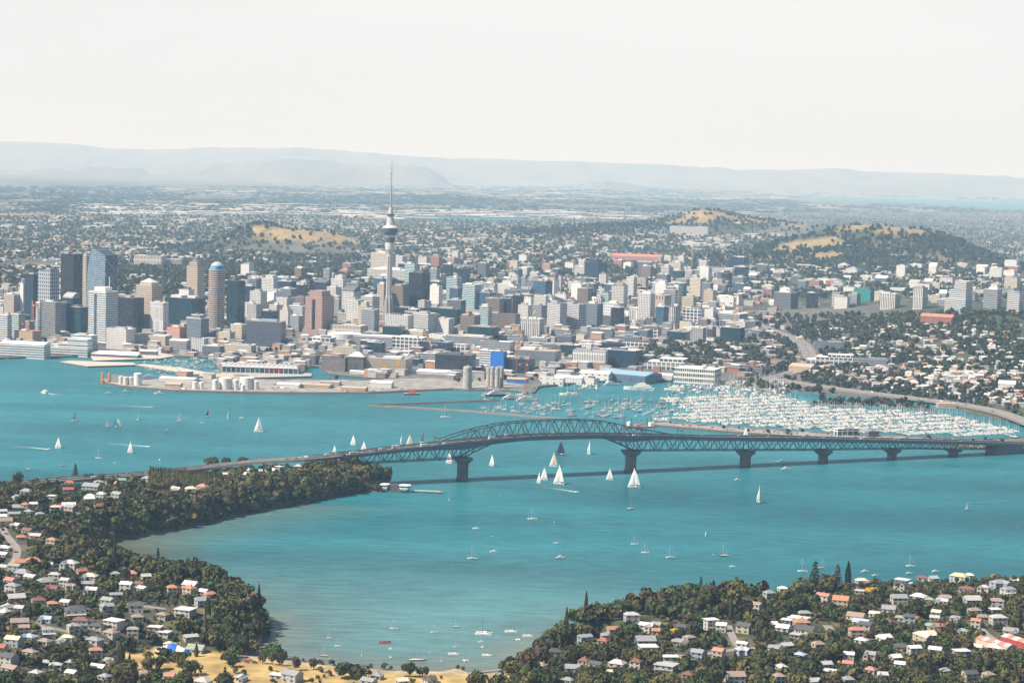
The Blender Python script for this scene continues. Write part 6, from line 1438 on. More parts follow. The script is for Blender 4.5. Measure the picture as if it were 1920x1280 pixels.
def house(x, y, z, a, b, rz, st, roof, wall, kind, label=None, group='houses on the near shores', small=False):
    """st storeys, kind h hip, g gable, f flat, L an L plan with crossing gables, v hip with a veranda."""
    rn = random.Random(int(x * 7 + y * 13))
    t = thing('house', label, 'house', (x, y, z), rz, group)
    hw = 2.7 * st + .2; W_ = wmat(wall); wing = None
    MB().box(-a / 2, a / 2, -b / 2, b / 2, -3.5, hw).build('wall', W_, t)
    rh = min(a, b) * rn.uniform(.24, .33)
    R = rmat(roof)
    if kind == 'L':
        wa, wb = a * .42, b * .55; ox = a * rn.choice((-.27, .27))
        MB().box(ox - wa / 2, ox + wa / 2, -b / 2 - wb, -b / 2 - .02, -3.5, hw).build('wall', W_, t)
        m = MB(); hipr(m, a, b, hw + .02, hw + rh, hipf=rn.choice((.15, 1.0)))
        A, Bf = wa / 2 + .4, -b / 2 - wb - .5; rh2 = rh * .92
        m.face([(ox - A, 0, hw + .05), (ox - A, Bf, hw + .05), (ox, Bf, hw + rh2), (ox, 0, hw + rh2)]); m.face([(ox + A, Bf, hw + .05), (ox + A, 0, hw + .05), (ox, 0, hw + rh2), (ox, Bf, hw + rh2)])
        r = m.build('roof', R, t)
        g = MB(); g.face([(ox - A + .3, Bf + .25, hw + .06), (ox + A - .3, Bf + .25, hw + .06), (ox, Bf + .25, hw + rh2 - .2)]); g.build('gable_end', W_, t)
    elif kind == 'f':
        m = MB(); m.box(-a / 2 - .7, a / 2 + .7, -b / 2 - .7, b / 2 + .7, hw + .02, hw + .45, bottom=True); r = m.build('roof', R, t)
        if st > 1: MB().box(-a / 2 + .4, a * .1, -b / 2 - 2.6, -b / 2 - .05, 2.7, 3.0, bottom=True).build('balcony', M_CONC, t)
    elif kind == 'g':
        r = gable(t, a, b, hw + .02, hw + rh, R, .5)
        g = MB()
        for s in (-1, 1): g.face([(s * (a / 2 + .53), -b / 2, hw + .05), (s * (a / 2 + .53), b / 2, hw + .05), (s * (a / 2 + .53), 0, hw + rh * .88)][::s])
        g.build('gable_end', W_, t)['kind'] = 'stuff'
    else:
        m = MB(); hipr(m, a, b, hw + .02, hw + rh, hipf=rn.uniform(.7, 1)); r = m.build('roof', R, t)
    if small: return t
    if kind == 'v':
        v = MB(); v.box(-a / 2 - .3, a / 2 + .3, -b / 2 - 2.4, -b / 2 - .03, 2.6, 2.9, bottom=True)
        for i in range(6): v.bar((-a / 2 + a * i / 5, -b / 2 - 2.2, -2), (-a / 2 + a * i / 5, -b / 2 - 2.2, 5.4 if st > 1 else 2.6), .25)
        v.build('veranda', M_WHITE, t)
    if kind != 'f' and rn.random() < .5:
        cx, cy = rn.uniform(-.3, .3) * a, rn.uniform(.05, .2) * b
        MB().box(cx - .45, cx + .45, cy - .45, cy + .45, hw, hw + rh + .8).build('chimney', paint((.36, .2, .15)), r)
    gl = M_GLASS
    for fl in range(st):
        n = max(2, int(a / 4.2)); z0 = fl * 2.9 + .9
        for i in range(n):
            wx = -a / 2 + a * (i + .5) / n; ww = rn.uniform(.6, 1.1)
            if kind == 'L' and abs(wx - ox) < wa / 2 + ww: continue
            w = MB().box(wx - ww, wx + ww, -b / 2 - .09, -b / 2 - .02, z0, z0 + 1.35, bottom=True).build('window', gl, t)
        if kind == 'L': MB().box(ox - 1, ox + 1, -b / 2 - wb - .09, -b / 2 - wb - .02, z0, z0 + 1.35, bottom=True).build('window', gl, t)
        MB().box(-a / 2 - .09, -a / 2 - .02, -.9, .9, z0, z0 + 1.35, bottom=True).build('window', gl, t)
    dx = rn.uniform(-.2, .2) * a
    MB().box(dx - .5, dx + .5, -b / 2 - .07, -b / 2 - .015, 0, 2.1).build('door', paint((.16, .07, .05)), t)
    return t
HX = """A 525 255 100 rh,510 325 100 rg,655 225 90 wg,740 250 90 gL,905 235 90 gg,840 260 110 kg,1110 240 110 mh,1205 240 60 lg,1395 240 90 gh,1500 245 90 mh,1320 305 120 cL,1430 300 100 ch,1520 285 110 kh,690 300 170 mgb2,200 320 110 mh,390 375 50 wf2,120 440 130 mh,190 420 70 oh,250 415 60 wg,670 375 100 wg,760 360 80 wh,880 360 100 gg,515 425 130 wg,410 460 90 wf,530 460 110 mg,20 470 60 lg,300 490 80 mh,20 510 50 wg,130 575 80 wL,210 615 100 ng,160 665 90 oh,270 655 110 lg,400 690 90 lh,30 795 70 wg,150 855 150 oh,245 845 150 oh,360 895 90 bg,30 890 80 lg,110 905 120 gg,170 935 150 mh,530 885 140 lLw2,615 920 90 rg,860 940 90 gh,95 1055 130 mhw2,230 965 120 lg,80 990 110 kg,490 1015 80 lgw2,530 1055 100 tLc2,690 1085 120 wLw2,950 1045 120 wg,1070 1050 60 wg,1095 960 60 lg,1290 1070 90 ohp2,1420 1075 120 oh,1580 1095 120 oh,1435 1025 150 lg,1530 1075 80 wg,1520 1165 140 mgg2,810 1140 120 gg,120 1120 160 lg,290 1140 130 nh,395 1165 100 oh,495 1155 100 lg,60 1190 120 lL,40 1225 100 lv,150 1200 80 lg,560 1240 190 dvw2,800 1210 130 mL,1020 1205 140 dg,1390 1235 170 wfw2,1220 1250 110 th,1030 1265 110 th
B 130 590 150 tg,310 570 110 bLw,490 640 110 mLw2,640 615 120 dh,760 605 150 wfw2,740 660 120 th,915 565 130 th,1035 625 110 wf,1110 565 110 th,1100 660 90 wf,325 665 110 mvw2,200 690 110 bL,160 650 60 tgp,90 730 130 cg,300 720 110 th,420 720 90 gL,630 710 140 mh,200 790 130 th,60 850 130 dg,70 900 150 tg,470 860 70 lf,730 850 90 mL,1310 770 150 gg,1850 945 120 wf,1610 960 90 bL,1350 985 140 lh,20 640 60 rg,10 760 50 rg,480 930 90 wg,960 930 90 th,240 930 80 lh,700 955 100 mh,1130 950 90 kg
G 940 240 80 cg,975 245 70 th,1060 240 110 wg,1130 212 70 bg,1215 215 60 lg,1290 210 100 wg,1350 200 60 wf,1500 178 80 lh
C 160 685 130 wf,250 705 160 mg,780 725 130 mg,1010 725 100 cg,1200 715 120 dL,840 690 90 mh
D 600 520 110 og,545 575 90 mh,385 640 130 mgb2,525 645 100 rh,850 555 150 wLw2,925 535 90 mg,840 640 190 mg,860 690 170 wf,1110 540 90 dg,1170 620 110 th,1330 540 120 wfw3,1410 555 100 wgw2,1230 760 120 mgb2,1390 750 110 kgc2,1560 740 110 lLb2,160 725 130 dh,380 795 90 nh,470 820 130 dg,630 815 160 lh,770 830 110 nhw2,1025 795 140 wfw2,995 855 200 lfg2,1580 560 140 dg,1790 520 50 wg,1900 490 50 wf,1870 250 90 wh,1810 700 110 mg,1900 680 70 lg,1860 840 100 lL,1510 935 180 tgw2,60 830 90 th,260 940 110 mh,1160 900 100 nh
E 130 250 120 ch,380 270 80 mh,490 260 110 mL,415 330 130 kgw2,700 190 110 ch,770 235 130 rhb2,690 270 80 lf,1010 185 130 wf,1090 215 90 bf,1160 170 110 nh,1240 195 70 bg,1430 200 160 yhw3,1490 255 150 nh,1620 265 100 lLw2,1510 150 80 wh,1850 190 100 wg,1730 230 150 mLb2,1800 280 130 mvw2,1130 310 150 wh,1210 335 80 gh,1310 345 120 lLw,980 345 150 mgw2,905 405 130 mg,1530 335 150 lg,1700 410 100 wf,230 475 190 wf,250 505 160 oh,660 460 170 tgy,700 505 160 bg,730 550 120 dg,990 470 90 gh,1060 490 110 dgb2,1250 470 90 lg,1265 430 90 cg,1410 475 100 mL,1545 440 120 th,1600 465 90 tg,1560 520 90 ogw2,900 500 70 nh,280 560 190 dg,210 600 80 lf,870 620 140 wL,1180 625 200 cLc2,700 640 120 wh,375 670 110 th,170 690 150 mh,240 750 110 bh,40 700 100 dg,110 845 120 wg,435 820 90 lg,470 875 130 wf,605 775 90 wgt2,600 815 80 kg,770 775 110 mL,955 770 90 wg,990 820 80 wg,1095 725 120 wgw2,1255 710 120 wg,1560 690 120 cg,1450 750 140 wfb2,1460 570 100 gL,1820 570 150 mL,340 950 120 lg,80 940 100 th,1330 870 100 mh,1650 900 110 th,600 935 100 mh,860 900 100 lL"""
CROPS = {'G': (200, 830, 4.174), 'A': (0, 840, 4.0), 'B': (0, 1000, 3.5556), 'C': (480, 1080, 3.692), 'D': (1000, 1040, 4.0), 'E': (1440, 1040, 4.0)}
KINDW = {'h': 'hipped', 'g': 'gabled', 'f': 'modern', 'L': 'winged', 'v': 'verandaed'}
HSCREEN = []
for line in HX.split('\n'):
    cx0, cy0, sc_ = CROPS[line[0]]
    for e in line[2:].split(','):
        a_, b_, w_, c_ = e.split()
        px, py, pw = cx0 + float(a_) / sc_, cy0 + float(b_) / sc_, float(w_) / sc_
        rn = random.Random(int(px * 31 + py * 17))
        rf, kd = c_[0], c_[1]; st = int(c_[-1]) if c_[-1].isdigit() else (2 if rn.random() < .18 else 1); wl_ = c_[2] if len(c_) > 2 and c_[2].isalpha() else rn.choice('wwwcggtw')
        X, Y, Z = g1(px, py + 5); mpp = math.hypot(X, Y, H - Z) / F
        if any(math.hypot(X - q[0], Y - q[1]) < 8 for q in PLACED): continue
        rz = math.radians(rn.choice((-28, -22, -15, 12, 20, 25, -30)) + rn.uniform(-6, 6))
        a = max(7.5, pw * mpp * .74); b = max(7, min(12, a * rn.uniform(.6, .85)))
        t = house(X, Y, Z, a, b, rz, st, rf, wl_, kd)
        PLACED.append((X, Y, max(a, b) * .62)); HSCREEN.append((px, py, pw * .5 + 3))
        AUTO.append((t, f'{RWORD[rf]} roofed {WWORD[wl_]} {KINDW[kd]} house', px, py))
        HOUSES.append(t)
print('houses', len(HOUSES))
OUTSIDE = []
# more of them, half lost in the trees
rnd = random.Random(17); k = tries = 0
while k < 52 and tries < 6000:
    tries += 1
    px, py = (rnd.uniform(0, 420), rnd.uniform(905, 1275)) if rnd.random() < .66 else (rnd.uniform(1030, 1920), rnd.uniform(1095, 1278))
    if (px < 430 and py < 1030 and px > 130 + (1030 - py) * .9) or (200 < px < 1000 and py > 1215): continue
    X, Y, Z = g1(px, py); mpp = math.hypot(X, Y, H - Z) / F; a = rnd.uniform(8, 13)
    if float(sd(NORTH, np.array([X]), np.array([Y]))[0]) < 38 or near_road(X, Y, 8) or any((X - q[0]) ** 2 + (Y - q[1]) ** 2 < (a * .5 + q[2] + 1.5) ** 2 for q in PLACED): continue
    rf, kd, wl_ = rnd.choice('llmmmttnkdwcgmo'), rnd.choice('hhhgggL'), rnd.choice('wwcgtt')
    t = house(X, Y, Z, a, a * rnd.uniform(.6, .85), math.radians(rnd.uniform(-35, 30)), rnd.choice((1, 1, 2)), rf, wl_, kd)
    PLACED.append((X, Y, a * .6)); HSCREEN.append((px, py - 4, a / mpp * .5)); AUTO.append((t, f'{RWORD[rf]} roofed {WWORD[wl_]} {KINDW[kd]} house', px, py - 4)); k += 1
for _ in range(70):                     # and beyond the frame on both sides, for whoever leans out
    px, py = rnd.choice((rnd.uniform(-300, -10), rnd.uniform(1930, 2250))), rnd.uniform(1100, 1275); X, Y, Z = g1(px, py); a = rnd.uniform(9, 13)
    if Z < 6 or any((X - q[0]) ** 2 + (Y - q[1]) ** 2 < (a * .5 + q[2] + 1.5) ** 2 for q in PLACED): continue
    OUTSIDE.append((X, Y, Z, a, a * .7, 3, 2.2, rnd.uniform(-.6, .5), WALLC[rnd.choice('wwct')], RCOL[rnd.choice('lmtwknd')])); PLACED.append((X, Y, a * .6))
# the houses across the water, on the slope above the shore road
rnd = random.Random(5); k = 0; tries = 0
SUB = lambda x, y: y > 600 + (1920 - x) * .05 and y < 752 + (x - 1500) * .055 and not (1400 < x < 1540 and y < 690)
while k < 84 and tries < 9000:
    tries += 1
    px, py = rnd.uniform(1460, 1920), rnd.uniform(590, 770)
    if not SUB(px, py): continue
    X, Y, Z = g1(px, py); mpp = math.hypot(X, Y, H - Z) / F
    if Z < 4 or near_road(X, Y, 8): continue
    a = rnd.uniform(10, 17)
    if any((X - q[0]) ** 2 + (Y - q[1]) ** 2 < (a * .5 + q[2]) ** 2 for q in PLACED): continue
    if rnd.random() < .55 and py < 690: continue
    rf, kd, wl_ = rnd.choice('wwllmmcwtoklwr'), rnd.choice('hhgggLf'), rnd.choice('wwwwcgt')
    t = house(X, Y, Z, a, a * rnd.uniform(.6, .8), math.radians(rnd.uniform(-40, 20)), rnd.choice((1, 2, 2)), rf, wl_, kd, None, 'houses on the slope above the marina', small=True)
    PLACED.append((X, Y, a * .55)); AUTO.append((t, f'{RWORD[rf]} roofed {WWORD[wl_]} {KINDW[kd]} house', px, py)); k += 1
print('slope houses', k)
# one-off things on the near shores
X, Y, Z = g1(740, 921)
bh = thing('boathouse', 'boathouse over the water with two white glazed rooms and a dark core', 'boathouse', (X, Y, 0), math.radians(-8)); LAND.append(('the glazed boathouse', 735, 912)); PLACED.append((X, Y, 24))
MB().box(-17, 17, -5, 6, -2, 2.0).build('base', paint((.10, .10, .105)), bh)
MB().box(-6, 6, -3.5, 5, 2.01, 8.2).build('core', paint((.10, .095, .10)), bh)
for x0, x1 in ((-16, -7), (6.5, 18)):
    P = [(x0 + 1.5, -6), (x1 - 1.5, -6), (x1, -4), (x1, 3), (x1 - 1.5, 5), (x0 + 1.5, 5), (x0, 3), (x0, -4)]
    walls(bh, P, 2.02, 7.6, facade((.75, .74, .71), (.05, .16, .17), 5.6, .72, 3, .82), 'glazed_room'); flat_roof(bh, P, 7.6, 'w', .8, .8)
jt = thing('jetty', 'timber jetty with a pale deck reaching out from the glazed boathouse', 'jetty', (X + 20, Y - 2, 0), math.radians(-4))
MB().box(0, 33, -2, 2, 2.0, 2.6, bottom=True).build('deck', paint((.55, .50, .36)), jt); MB().box(29, 36, -3.5, 3.5, 1.4, 1.98, bottom=True).build('landing', paint((.3, .25, .22)), jt)
m = MB()
for i in range(9):
    for s in (-1.7, 1.7): m.bar((1 + i * 4, s, -3), (1 + i * 4, s, 2.0), .4)
m.build('piles', paint((.12, .10, .09)), jt)['kind'] = 'stuff'
X, Y, Z = g1(325, 1221)
mq = thing('marquee', 'blue and white striped big top tent on the yellow park', 'tent', (X, Y, Z), math.radians(-6)); LAND.append(('the striped big top', 325, 1216)); PLACED.append((X, Y, 16))
for k, (x0, x1, c) in enumerate(((-13, -4.5, (.78, .75, .68)), (-4.5, 3, (.01, .12, .50)), (3, 9, (.78, .75, .68)), (9, 13.5, (.01, .12, .50)))):
    f = lambda x: max(1.3, 6.8 - abs(x + .5) * .43); g = MB(); n = 4
    for i in range(n):
        xa, xb = x0 + (x1 - x0) * i / n, x0 + (x1 - x0) * (i + 1) / n
        for s in (-1, 1):
            q = [(xa, s * 6, 1.2), (xb, s * 6, 1.2), (xb, s * .4, f(xb)), (xa, s * .4, f(xa))]; g.face(q if s < 0 else q[::-1])
            q = [(xa, s * 6, -.5), (xb, s * 6, -.5), (xb, s * 6, 1.2), (xa, s * 6, 1.2)]; g.face(q if s < 0 else q[::-1])
        g.face([(xa, -.4, f(xa)), (xb, -.4, f(xb)), (xb, .4, f(xb)), (xa, .4, f(xa))])
    g.build('canvas_panel', paint(c, .7, .06), mq)
m = MB()
for x in (-6, 5): m.bar((x, 0, 0), (x, 0, 8.2), .3)
m.build('king_pole', M_MAST, mq)['kind'] = 'stuff'
for (px, py, lab, n, wc) in ((1868, 1216, 'long row of red roofed terraced townhouses stepping down the slope', 6, 'p'), (1910, 1211, 'bright red walled townhouse row at the right edge', 5, 'r')):
    X, Y, Z = g1(px, py); rw = thing('townhouse_row', lab, 'townhouses', (X, Y, Z), math.radians(118)); PLACED.append((X, Y, 18))
    for i in range(n):
        u = -n * 3 + i * 6.2
        MB().box(u, u + 6, -4.5, 4.5, -4, 5.4 - i * .1).build('house_wall', wmat(wc), rw)
        g = MB(); z = 5.42 - i * .1
        g.face([(u - .1, -4.9, z), (u + 6.05, -4.9, z), (u + 6.05, 0, z + 2.2), (u - .1, 0, z + 2.2)]); g.face([(u + 6.05, 4.9, z), (u - .1, 4.9, z), (u - .1, 0, z + 2.2), (u + 6.05, 0, z + 2.2)])
        g.face([(u - .1, 4.9, z), (u - .1, -4.9, z), (u - .1, 0, z + 2.2)]); g.face([(u + 6.05, -4.9, z), (u + 6.05, 4.9, z), (u + 6.05, 0, z + 2.2)])
        g.build('roof', rmat('k' if i % 2 else 'l'), rw)
X, Y, Z = g1(1193, 1158)
ck = thing('cliff_rock', 'ochre sandstone cliff at the point of the right headland', 'cliff', (X, Y, 0)); LAND.append(('the ochre cliff', 1193, 1158)); PLACED.append((X, Y, 9))
rn = random.Random(4); N_, K_ = 22, 6; V_, F_ = [], []
for j in range(K_ + 1):
    for i in range(N_):
        t = 2 * PI * i / N_; r = (15 - j * 1.1) * (1 + rn.uniform(-.14, .14)); V_.append((r * math.cos(t), r * .6 * math.sin(t), -2 + j * 2.6 + rn.uniform(-.6, .6)))
for j in range(K_):
    for i in range(N_): F_.append((j * N_ + i, j * N_ + (i + 1) % N_, (j + 1) * N_ + (i + 1) % N_, (j + 1) * N_ + i))
V_.append((0, 0, 15)); V_.append((0, 0, 15)); q = K_ * N_
for i in range(0, N_, 1): F_.append((q + i, q + (i + 1) % N_, len(V_) - 1, len(V_) - 2))
big_mesh('rock_face', V_, F_, paint((.50, .35, .17), .9, .35, .2), None, ck)
for pts, w in (([(0, 978), (10, 1000), (22, 1015), (32, 1030), (28, 1050), (10, 1070)], 7), ([(1365, 1172), (1372, 1190), (1382, 1208), (1395, 1216), (1440, 1212), (1480, 1207)], 6), ([(1180, 1232), (1240, 1228), (1300, 1229), (1345, 1222), (1395, 1216)], 6), ([(1560, 1195), (1556, 1180), (1550, 1172)], 7), ([(1690, 1110), (1705, 1100), (1715, 1096)], 8), ([(1838, 1178), (1850, 1190), (1866, 1200)], 7), ([(190, 1130), (240, 1132), (300, 1140), (380, 1150)], 5), ([(60, 1170), (110, 1180), (170, 1196), (215, 1212)], 5), ([(880, 1262), (930, 1256), (975, 1250)], 4)):
    ribbon('road', on(pts, .35), w, paint((.26, .23, .21), .9, .15), .8, kind='structure', rail=False)

# ------------------------------------------------------------------ trees
def leaf_mat(name, c, c2):
    m, n, l, b = new_mat(name)
    ge = n.new('ShaderNodeNewGeometry'); nz = n.new('ShaderNodeTexNoise'); nz.inputs['Scale'].default_value = .28; nz.inputs['Detail'].default_value = 4
    oi = n.new('ShaderNodeObjectInfo'); ad = n.new('ShaderNodeMath'); ad.operation = 'MULTIPLY_ADD'; ad.inputs[1].default_value = .5
    l.new(oi.outputs['Random'], ad.inputs[0]); l.new(nz.outputs['Fac'], ad.inputs[2])
    r = n.new('ShaderNodeMapRange'); r.inputs['From Min'].default_value = .35; r.inputs['From Max'].default_value = 1.15; l.new(ge.outputs['Position'], nz.inputs['Vector']); l.new(ad.outputs[0], r.inputs['Value'])
    x = n.new('ShaderNodeMix'); x.data_type = 'RGBA'; x.inputs['A'].default_value = (*c, 1); x.inputs['B'].default_value = (*c2, 1); l.new(r.outputs[0], x.inputs['Factor']); l.new(x.outputs['Result'], b.inputs['Base Color'])
    b.inputs['Roughness'].default_value = .75; b.inputs['Specular IOR Level'].default_value = .25
    return m
def crown(n, seed, w=1.0, h=.8, lobes=7, kind='dome', q=.13):
    """n leaf clumps as quads on lumpy lobes; unit crown: width 1, base at z = 0."""
    rn = np.random.RandomState(seed)
    if kind == 'dome':
        L = []
        for i in range(lobes):
            a, r = rn.uniform(0, 2 * PI), .30 * math.sqrt(rn.uniform(0, 1)) * (1 if i else 0)
            L.append((r * math.cos(a), r * math.sin(a), rn.uniform(.36, .60) * (1 - .5 * r), rn.uniform(.16, .27)))
        L = np.array(L); pick = rn.randint(0, lobes, n); c = L[pick]
        d = rn.normal(size=(n, 3)); d[:, 2] = d[:, 2] * .9 + .18; d /= np.linalg.norm(d, axis=1)[:, None]
        p = c[:, :3] + d * c[:, 3:4] * rn.uniform(.75, 1.08, (n, 1)); p[:, 2] *= h / .8
    elif kind == 'column':
        z = rn.uniform(.02, 1, n); rad = .5 * np.minimum(1, (1.02 - z) * 2.2) ** .7 * np.minimum(1, .35 + z * 4); a = rn.uniform(0, 2 * PI, n)
        d = np.stack([np.cos(a), np.sin(a), np.full(n, .25)], 1); p = np.stack([rad * np.cos(a), rad * np.sin(a), z * h], 1) * np.stack([rn.uniform(.8, 1.05, n)] * 2 + [np.ones(n)], 1)
    else:                                   # tiers of a conifer
        k = rn.randint(0, 9, n); z = .1 + k / 9 * .88; a = rn.uniform(0, 2 * PI, n); rr = rn.uniform(.25, 1, n); rad = (.5 * (1.04 - z) + .03) * rr
        d = np.stack([np.cos(a) * .5, np.sin(a) * .5, np.ones(n)], 1); p = np.stack([rad * np.cos(a), rad * np.sin(a), (z - rr * .03 + rn.uniform(-.012, .012, n)) * h], 1)
    d = d + rn.normal(size=(n, 3)) * .38; d /= np.linalg.norm(d, axis=1)[:, None]
    t = np.cross(d, rn.normal(size=(n, 3))); t /= np.linalg.norm(t, axis=1)[:, None] + 1e-9; u = np.cross(d, t)
    s = rn.uniform(.7, 1.35, (n, 1)) * q * .5; s2 = s * rn.uniform(.6, 1, (n, 1))
    V = np.stack([p - t * s - u * s2 * .6, p + t * s * .6 - u * s2, p + t * s + u * s2 * .6, p - t * s * .6 + u * s2], 1).reshape(-1, 3)
    return V, np.arange(4 * n).reshape(n, 4)
LEAF = {'dark': leaf_mat('dark foliage', (.022, .030, .011), (.078, .082, .026)), 'olive': leaf_mat('olive foliage', (.055, .056, .018), (.15, .135, .04)), 'green': leaf_mat('green foliage', (.03, .06, .014), (.09, .125, .03)),
        'brown': leaf_mat('russet foliage', (.05, .035, .022), (.10, .07, .04)), 'yellow': leaf_mat('yellow blossom', (.48, .27, .01), (.66, .42, .02)), 'pine': leaf_mat('pine needles', (.012, .024, .016), (.03, .045, .024)), 'purple': leaf_mat('purple foliage', (.04, .012, .02), (.07, .02, .03))}
M_BARK = paint((.10, .075, .055), .9, .3, .8)
TW = {'dark': 'dark green', 'olive': 'olive green', 'green': 'fresh green', 'brown': 'russet brown', 'yellow': 'yellow flowering', 'pine': 'dark', 'purple': 'purple leaved'}
CV = [crown(340, 100 + i, lobes=6 + i % 4, q=.12) for i in range(8)]
def tree_proto(leaf, v, kind='dome'):
    t = thing('tree' if kind == 'dome' else ('column_tree' if kind == 'column' else 'pine_tree'), None, 'tree')
    if kind == 'dome': V, Q = CV[v]
    elif kind == 'column': V, Q = crown(420, 7 + v, h=1, kind='column', q=.2)
    else: V, Q = crown(620, 9 + v, h=1, kind='pine', q=.09)
    big_mesh('crown', V, Q, LEAF[leaf], None, t)
    m = MB(); top = .5 if kind == 'dome' else .95; r = .035 if kind == 'dome' else .04
    m.lathe([(r * 1.3, -.3), (r, .12), (r * .55, top)], 7)
    if kind == 'dome':
        for i in range(4):
            a = i * 1.6 + v; m.bar((0, 0, .14), (.24 * math.cos(a), .24 * math.sin(a), .42), .03)
    m.build('trunk', M_BARK, t)
    return t
PROTO = {}
def tree(x, y, z, w, h, leaf, kind='dome', v=0, group=None, label=None):
    key = (leaf, kind, v)
    first = key not in PROTO
    if first: PROTO[key] = tree_proto(leaf, v, kind)
    o = PROTO[key] if first else copy_tree(PROTO[key])
    o.location = (x, y, z); o.rotation_euler = (0, 0, (x * 3.7 + y * 1.3) % 6.28); o.scale = (w, w, h / (.8 if kind == 'dome' else 1.0))
    if 'label' in o: del o['label']
    if label: o['label'] = label
    if group: o['group'] = group
    return o
SOLO = [(398, 880, 26, 34, 'dark', 'dome', 'dark round tree on the water side of the shore road, left one of three'), (424, 877, 22, 30, 'dark', 'dome', 'dark round tree on the water side of the shore road, middle one of three'), (458, 873, 19, 32, 'dark', 'dome', 'dark round tree on the water side of the shore road, right one of three'),
  (168, 905, 20, 30, 'brown', 'dome', 'grey brown bushy tree right of the tall pine at the shore road'), (192, 905, 19, 26, 'dark', 'dome', 'dark tree second right of the tall pine at the shore road'), (221, 902, 17, 10, 'pine', 'pine', 'small dark conifer beside the far shore road'), (233, 901, 18, 9, 'pine', 'pine', 'second small dark conifer beside the far shore road'),
  (1527, 1106, 60, 34, 'pine', 'pine', 'broad tiered norfolk pine, tallest tree on the right headland skyline'), (1569, 1108, 56, 27, 'brown', 'pine', 'russet brown pointed conifer right of the tallest norfolk pine'), (1589, 1107, 52, 11, 'pine', 'column', 'thin dark cypress on the right headland skyline beside the russet conifer'), (1337, 1122, 34, 10, 'pine', 'column', 'small dark cypress spike above the wooded right headland'),
  (141, 898, 32, 18, 'pine', 'pine', 'tall dark pine at the far shore road on the left'), (226, 1257, 50, 15, 'dark', 'column', 'tall dark cypress standing left of the yellow park'), (368, 1230, 24, 7, 'dark', 'column', 'slim cypress just right of the striped big top'), (34, 915, 34, 20, 'dark', 'dome', 'tall dark tree at the left edge above the far shore road'),
  (100, 922, 12, 26, 'yellow', 'dome', 'yellow flowering tree among the far left houses'), (1264, 1190, 15, 28, 'yellow', 'dome', 'bright yellow flowering tree behind the ochre cliff'), (1635, 1114, 16, 32, 'yellow', 'dome', 'large yellow flowering tree beside the red roofed headland house'), (1723, 1164, 11, 16, 'yellow', 'dome', 'small yellow flowering tree in the middle of the right hillside'), (1592, 1209, 12, 12, 'yellow', 'dome', 'yellow flowering bush beside the white hip roofed house'), (260, 1133, 7, 24, 'yellow', 'dome', 'yellow flowering hedge bush below the orange roofs'), (1574, 1245, 9, 13, 'yellow', 'dome', 'yellow flowering bush near the bottom right houses'), (1865, 1085, 10, 24, 'yellow', 'dome', 'golden tree on the skyline at the right edge'),
  (437, 1232, 26, 36, 'green', 'dome', 'round park tree beside the beach car park'), (345, 1240, 22, 30, 'green', 'dome', 'leafy tree in front of the striped big top'), (660, 1272, 34, 66, 'dark', 'dome', 'broad dark tree between the beach lawn and the bottom edge'), (555, 1256, 30, 20, 'brown', 'dome', 'thin brown park tree left of the broad beach tree'), (588, 1254, 24, 22, 'brown', 'dome', 'spindly brown tree, second left of the broad beach tree'), (492, 1243, 26, 18, 'olive', 'dome', 'olive tree in the row behind the left end of the beach'), (510, 1245, 26, 20, 'olive', 'dome', 'second olive tree in the row behind the beach'), (524, 1247, 27, 20, 'brown', 'dome', 'brown tree ending the row behind the beach'), (1683, 1105, 17, 18, 'purple', 'dome', 'purple leaved tree above the road on the right hillside'), (768, 1268, 30, 34, 'dark', 'dome', 'dark tree at the bottom edge right of the beach lawn'), (792, 1268, 24, 26, 'dark', 'dome', 'second dark tree at the bottom edge right of the beach lawn'), (1197, 1150, 30, 28, 'olive', 'dome', 'lone tree crowning the ochre cliff')]
TSCREEN = []
for i, (px, yb, hp, wp, leaf, kind, lab) in enumerate(SOLO):
    X, Y, Z = g1(px, yb); mpp = math.hypot(X, Y, H - Z) / F
    tree(X, Y, Z - .3, wp * mpp, hp * mpp, leaf, kind, i % 8, None, lab); PLACED.append((X, Y, wp * mpp * .4)); LAND.append((None, px, yb - hp / 2))
# everything else that grows on the near shores
rng = np.random.RandomState(12)
gx, gy = np.meshgrid(np.arange(-860, 900, 8.0), np.arange(1380, 2560, 8.0))
gx = gx + rng.uniform(-3.4, 3.4, gx.shape); gy = gy + rng.uniform(-3.4, 3.4, gy.shape)
gx, gy = gx.ravel(), gy.ravel()
dn = sd(NORTH, gx, gy); pk = sd(PARK, gx, gy)
df = pdist(FARSH, gx, gy)
ok = (dn > -1.5) & ((df > 45) | (rng.uniform(0, 1, gx.shape) < .45)) & (np.abs(gx / gy) < .33) & ((pk < -2) | ((rng.uniform(0, 1, gx.shape) < .13) & (dn > 34)))
gx, gy, dn, df = gx[ok], gy[ok], dn[ok], df[ok]
gz = np.maximum(hq(gx, gy), .3); sx, sy = proj(gx, gy, gz)
gf = fbm(gx, gy, 120, 61); wood = sst(70, 30, dn) * (dn > 0)
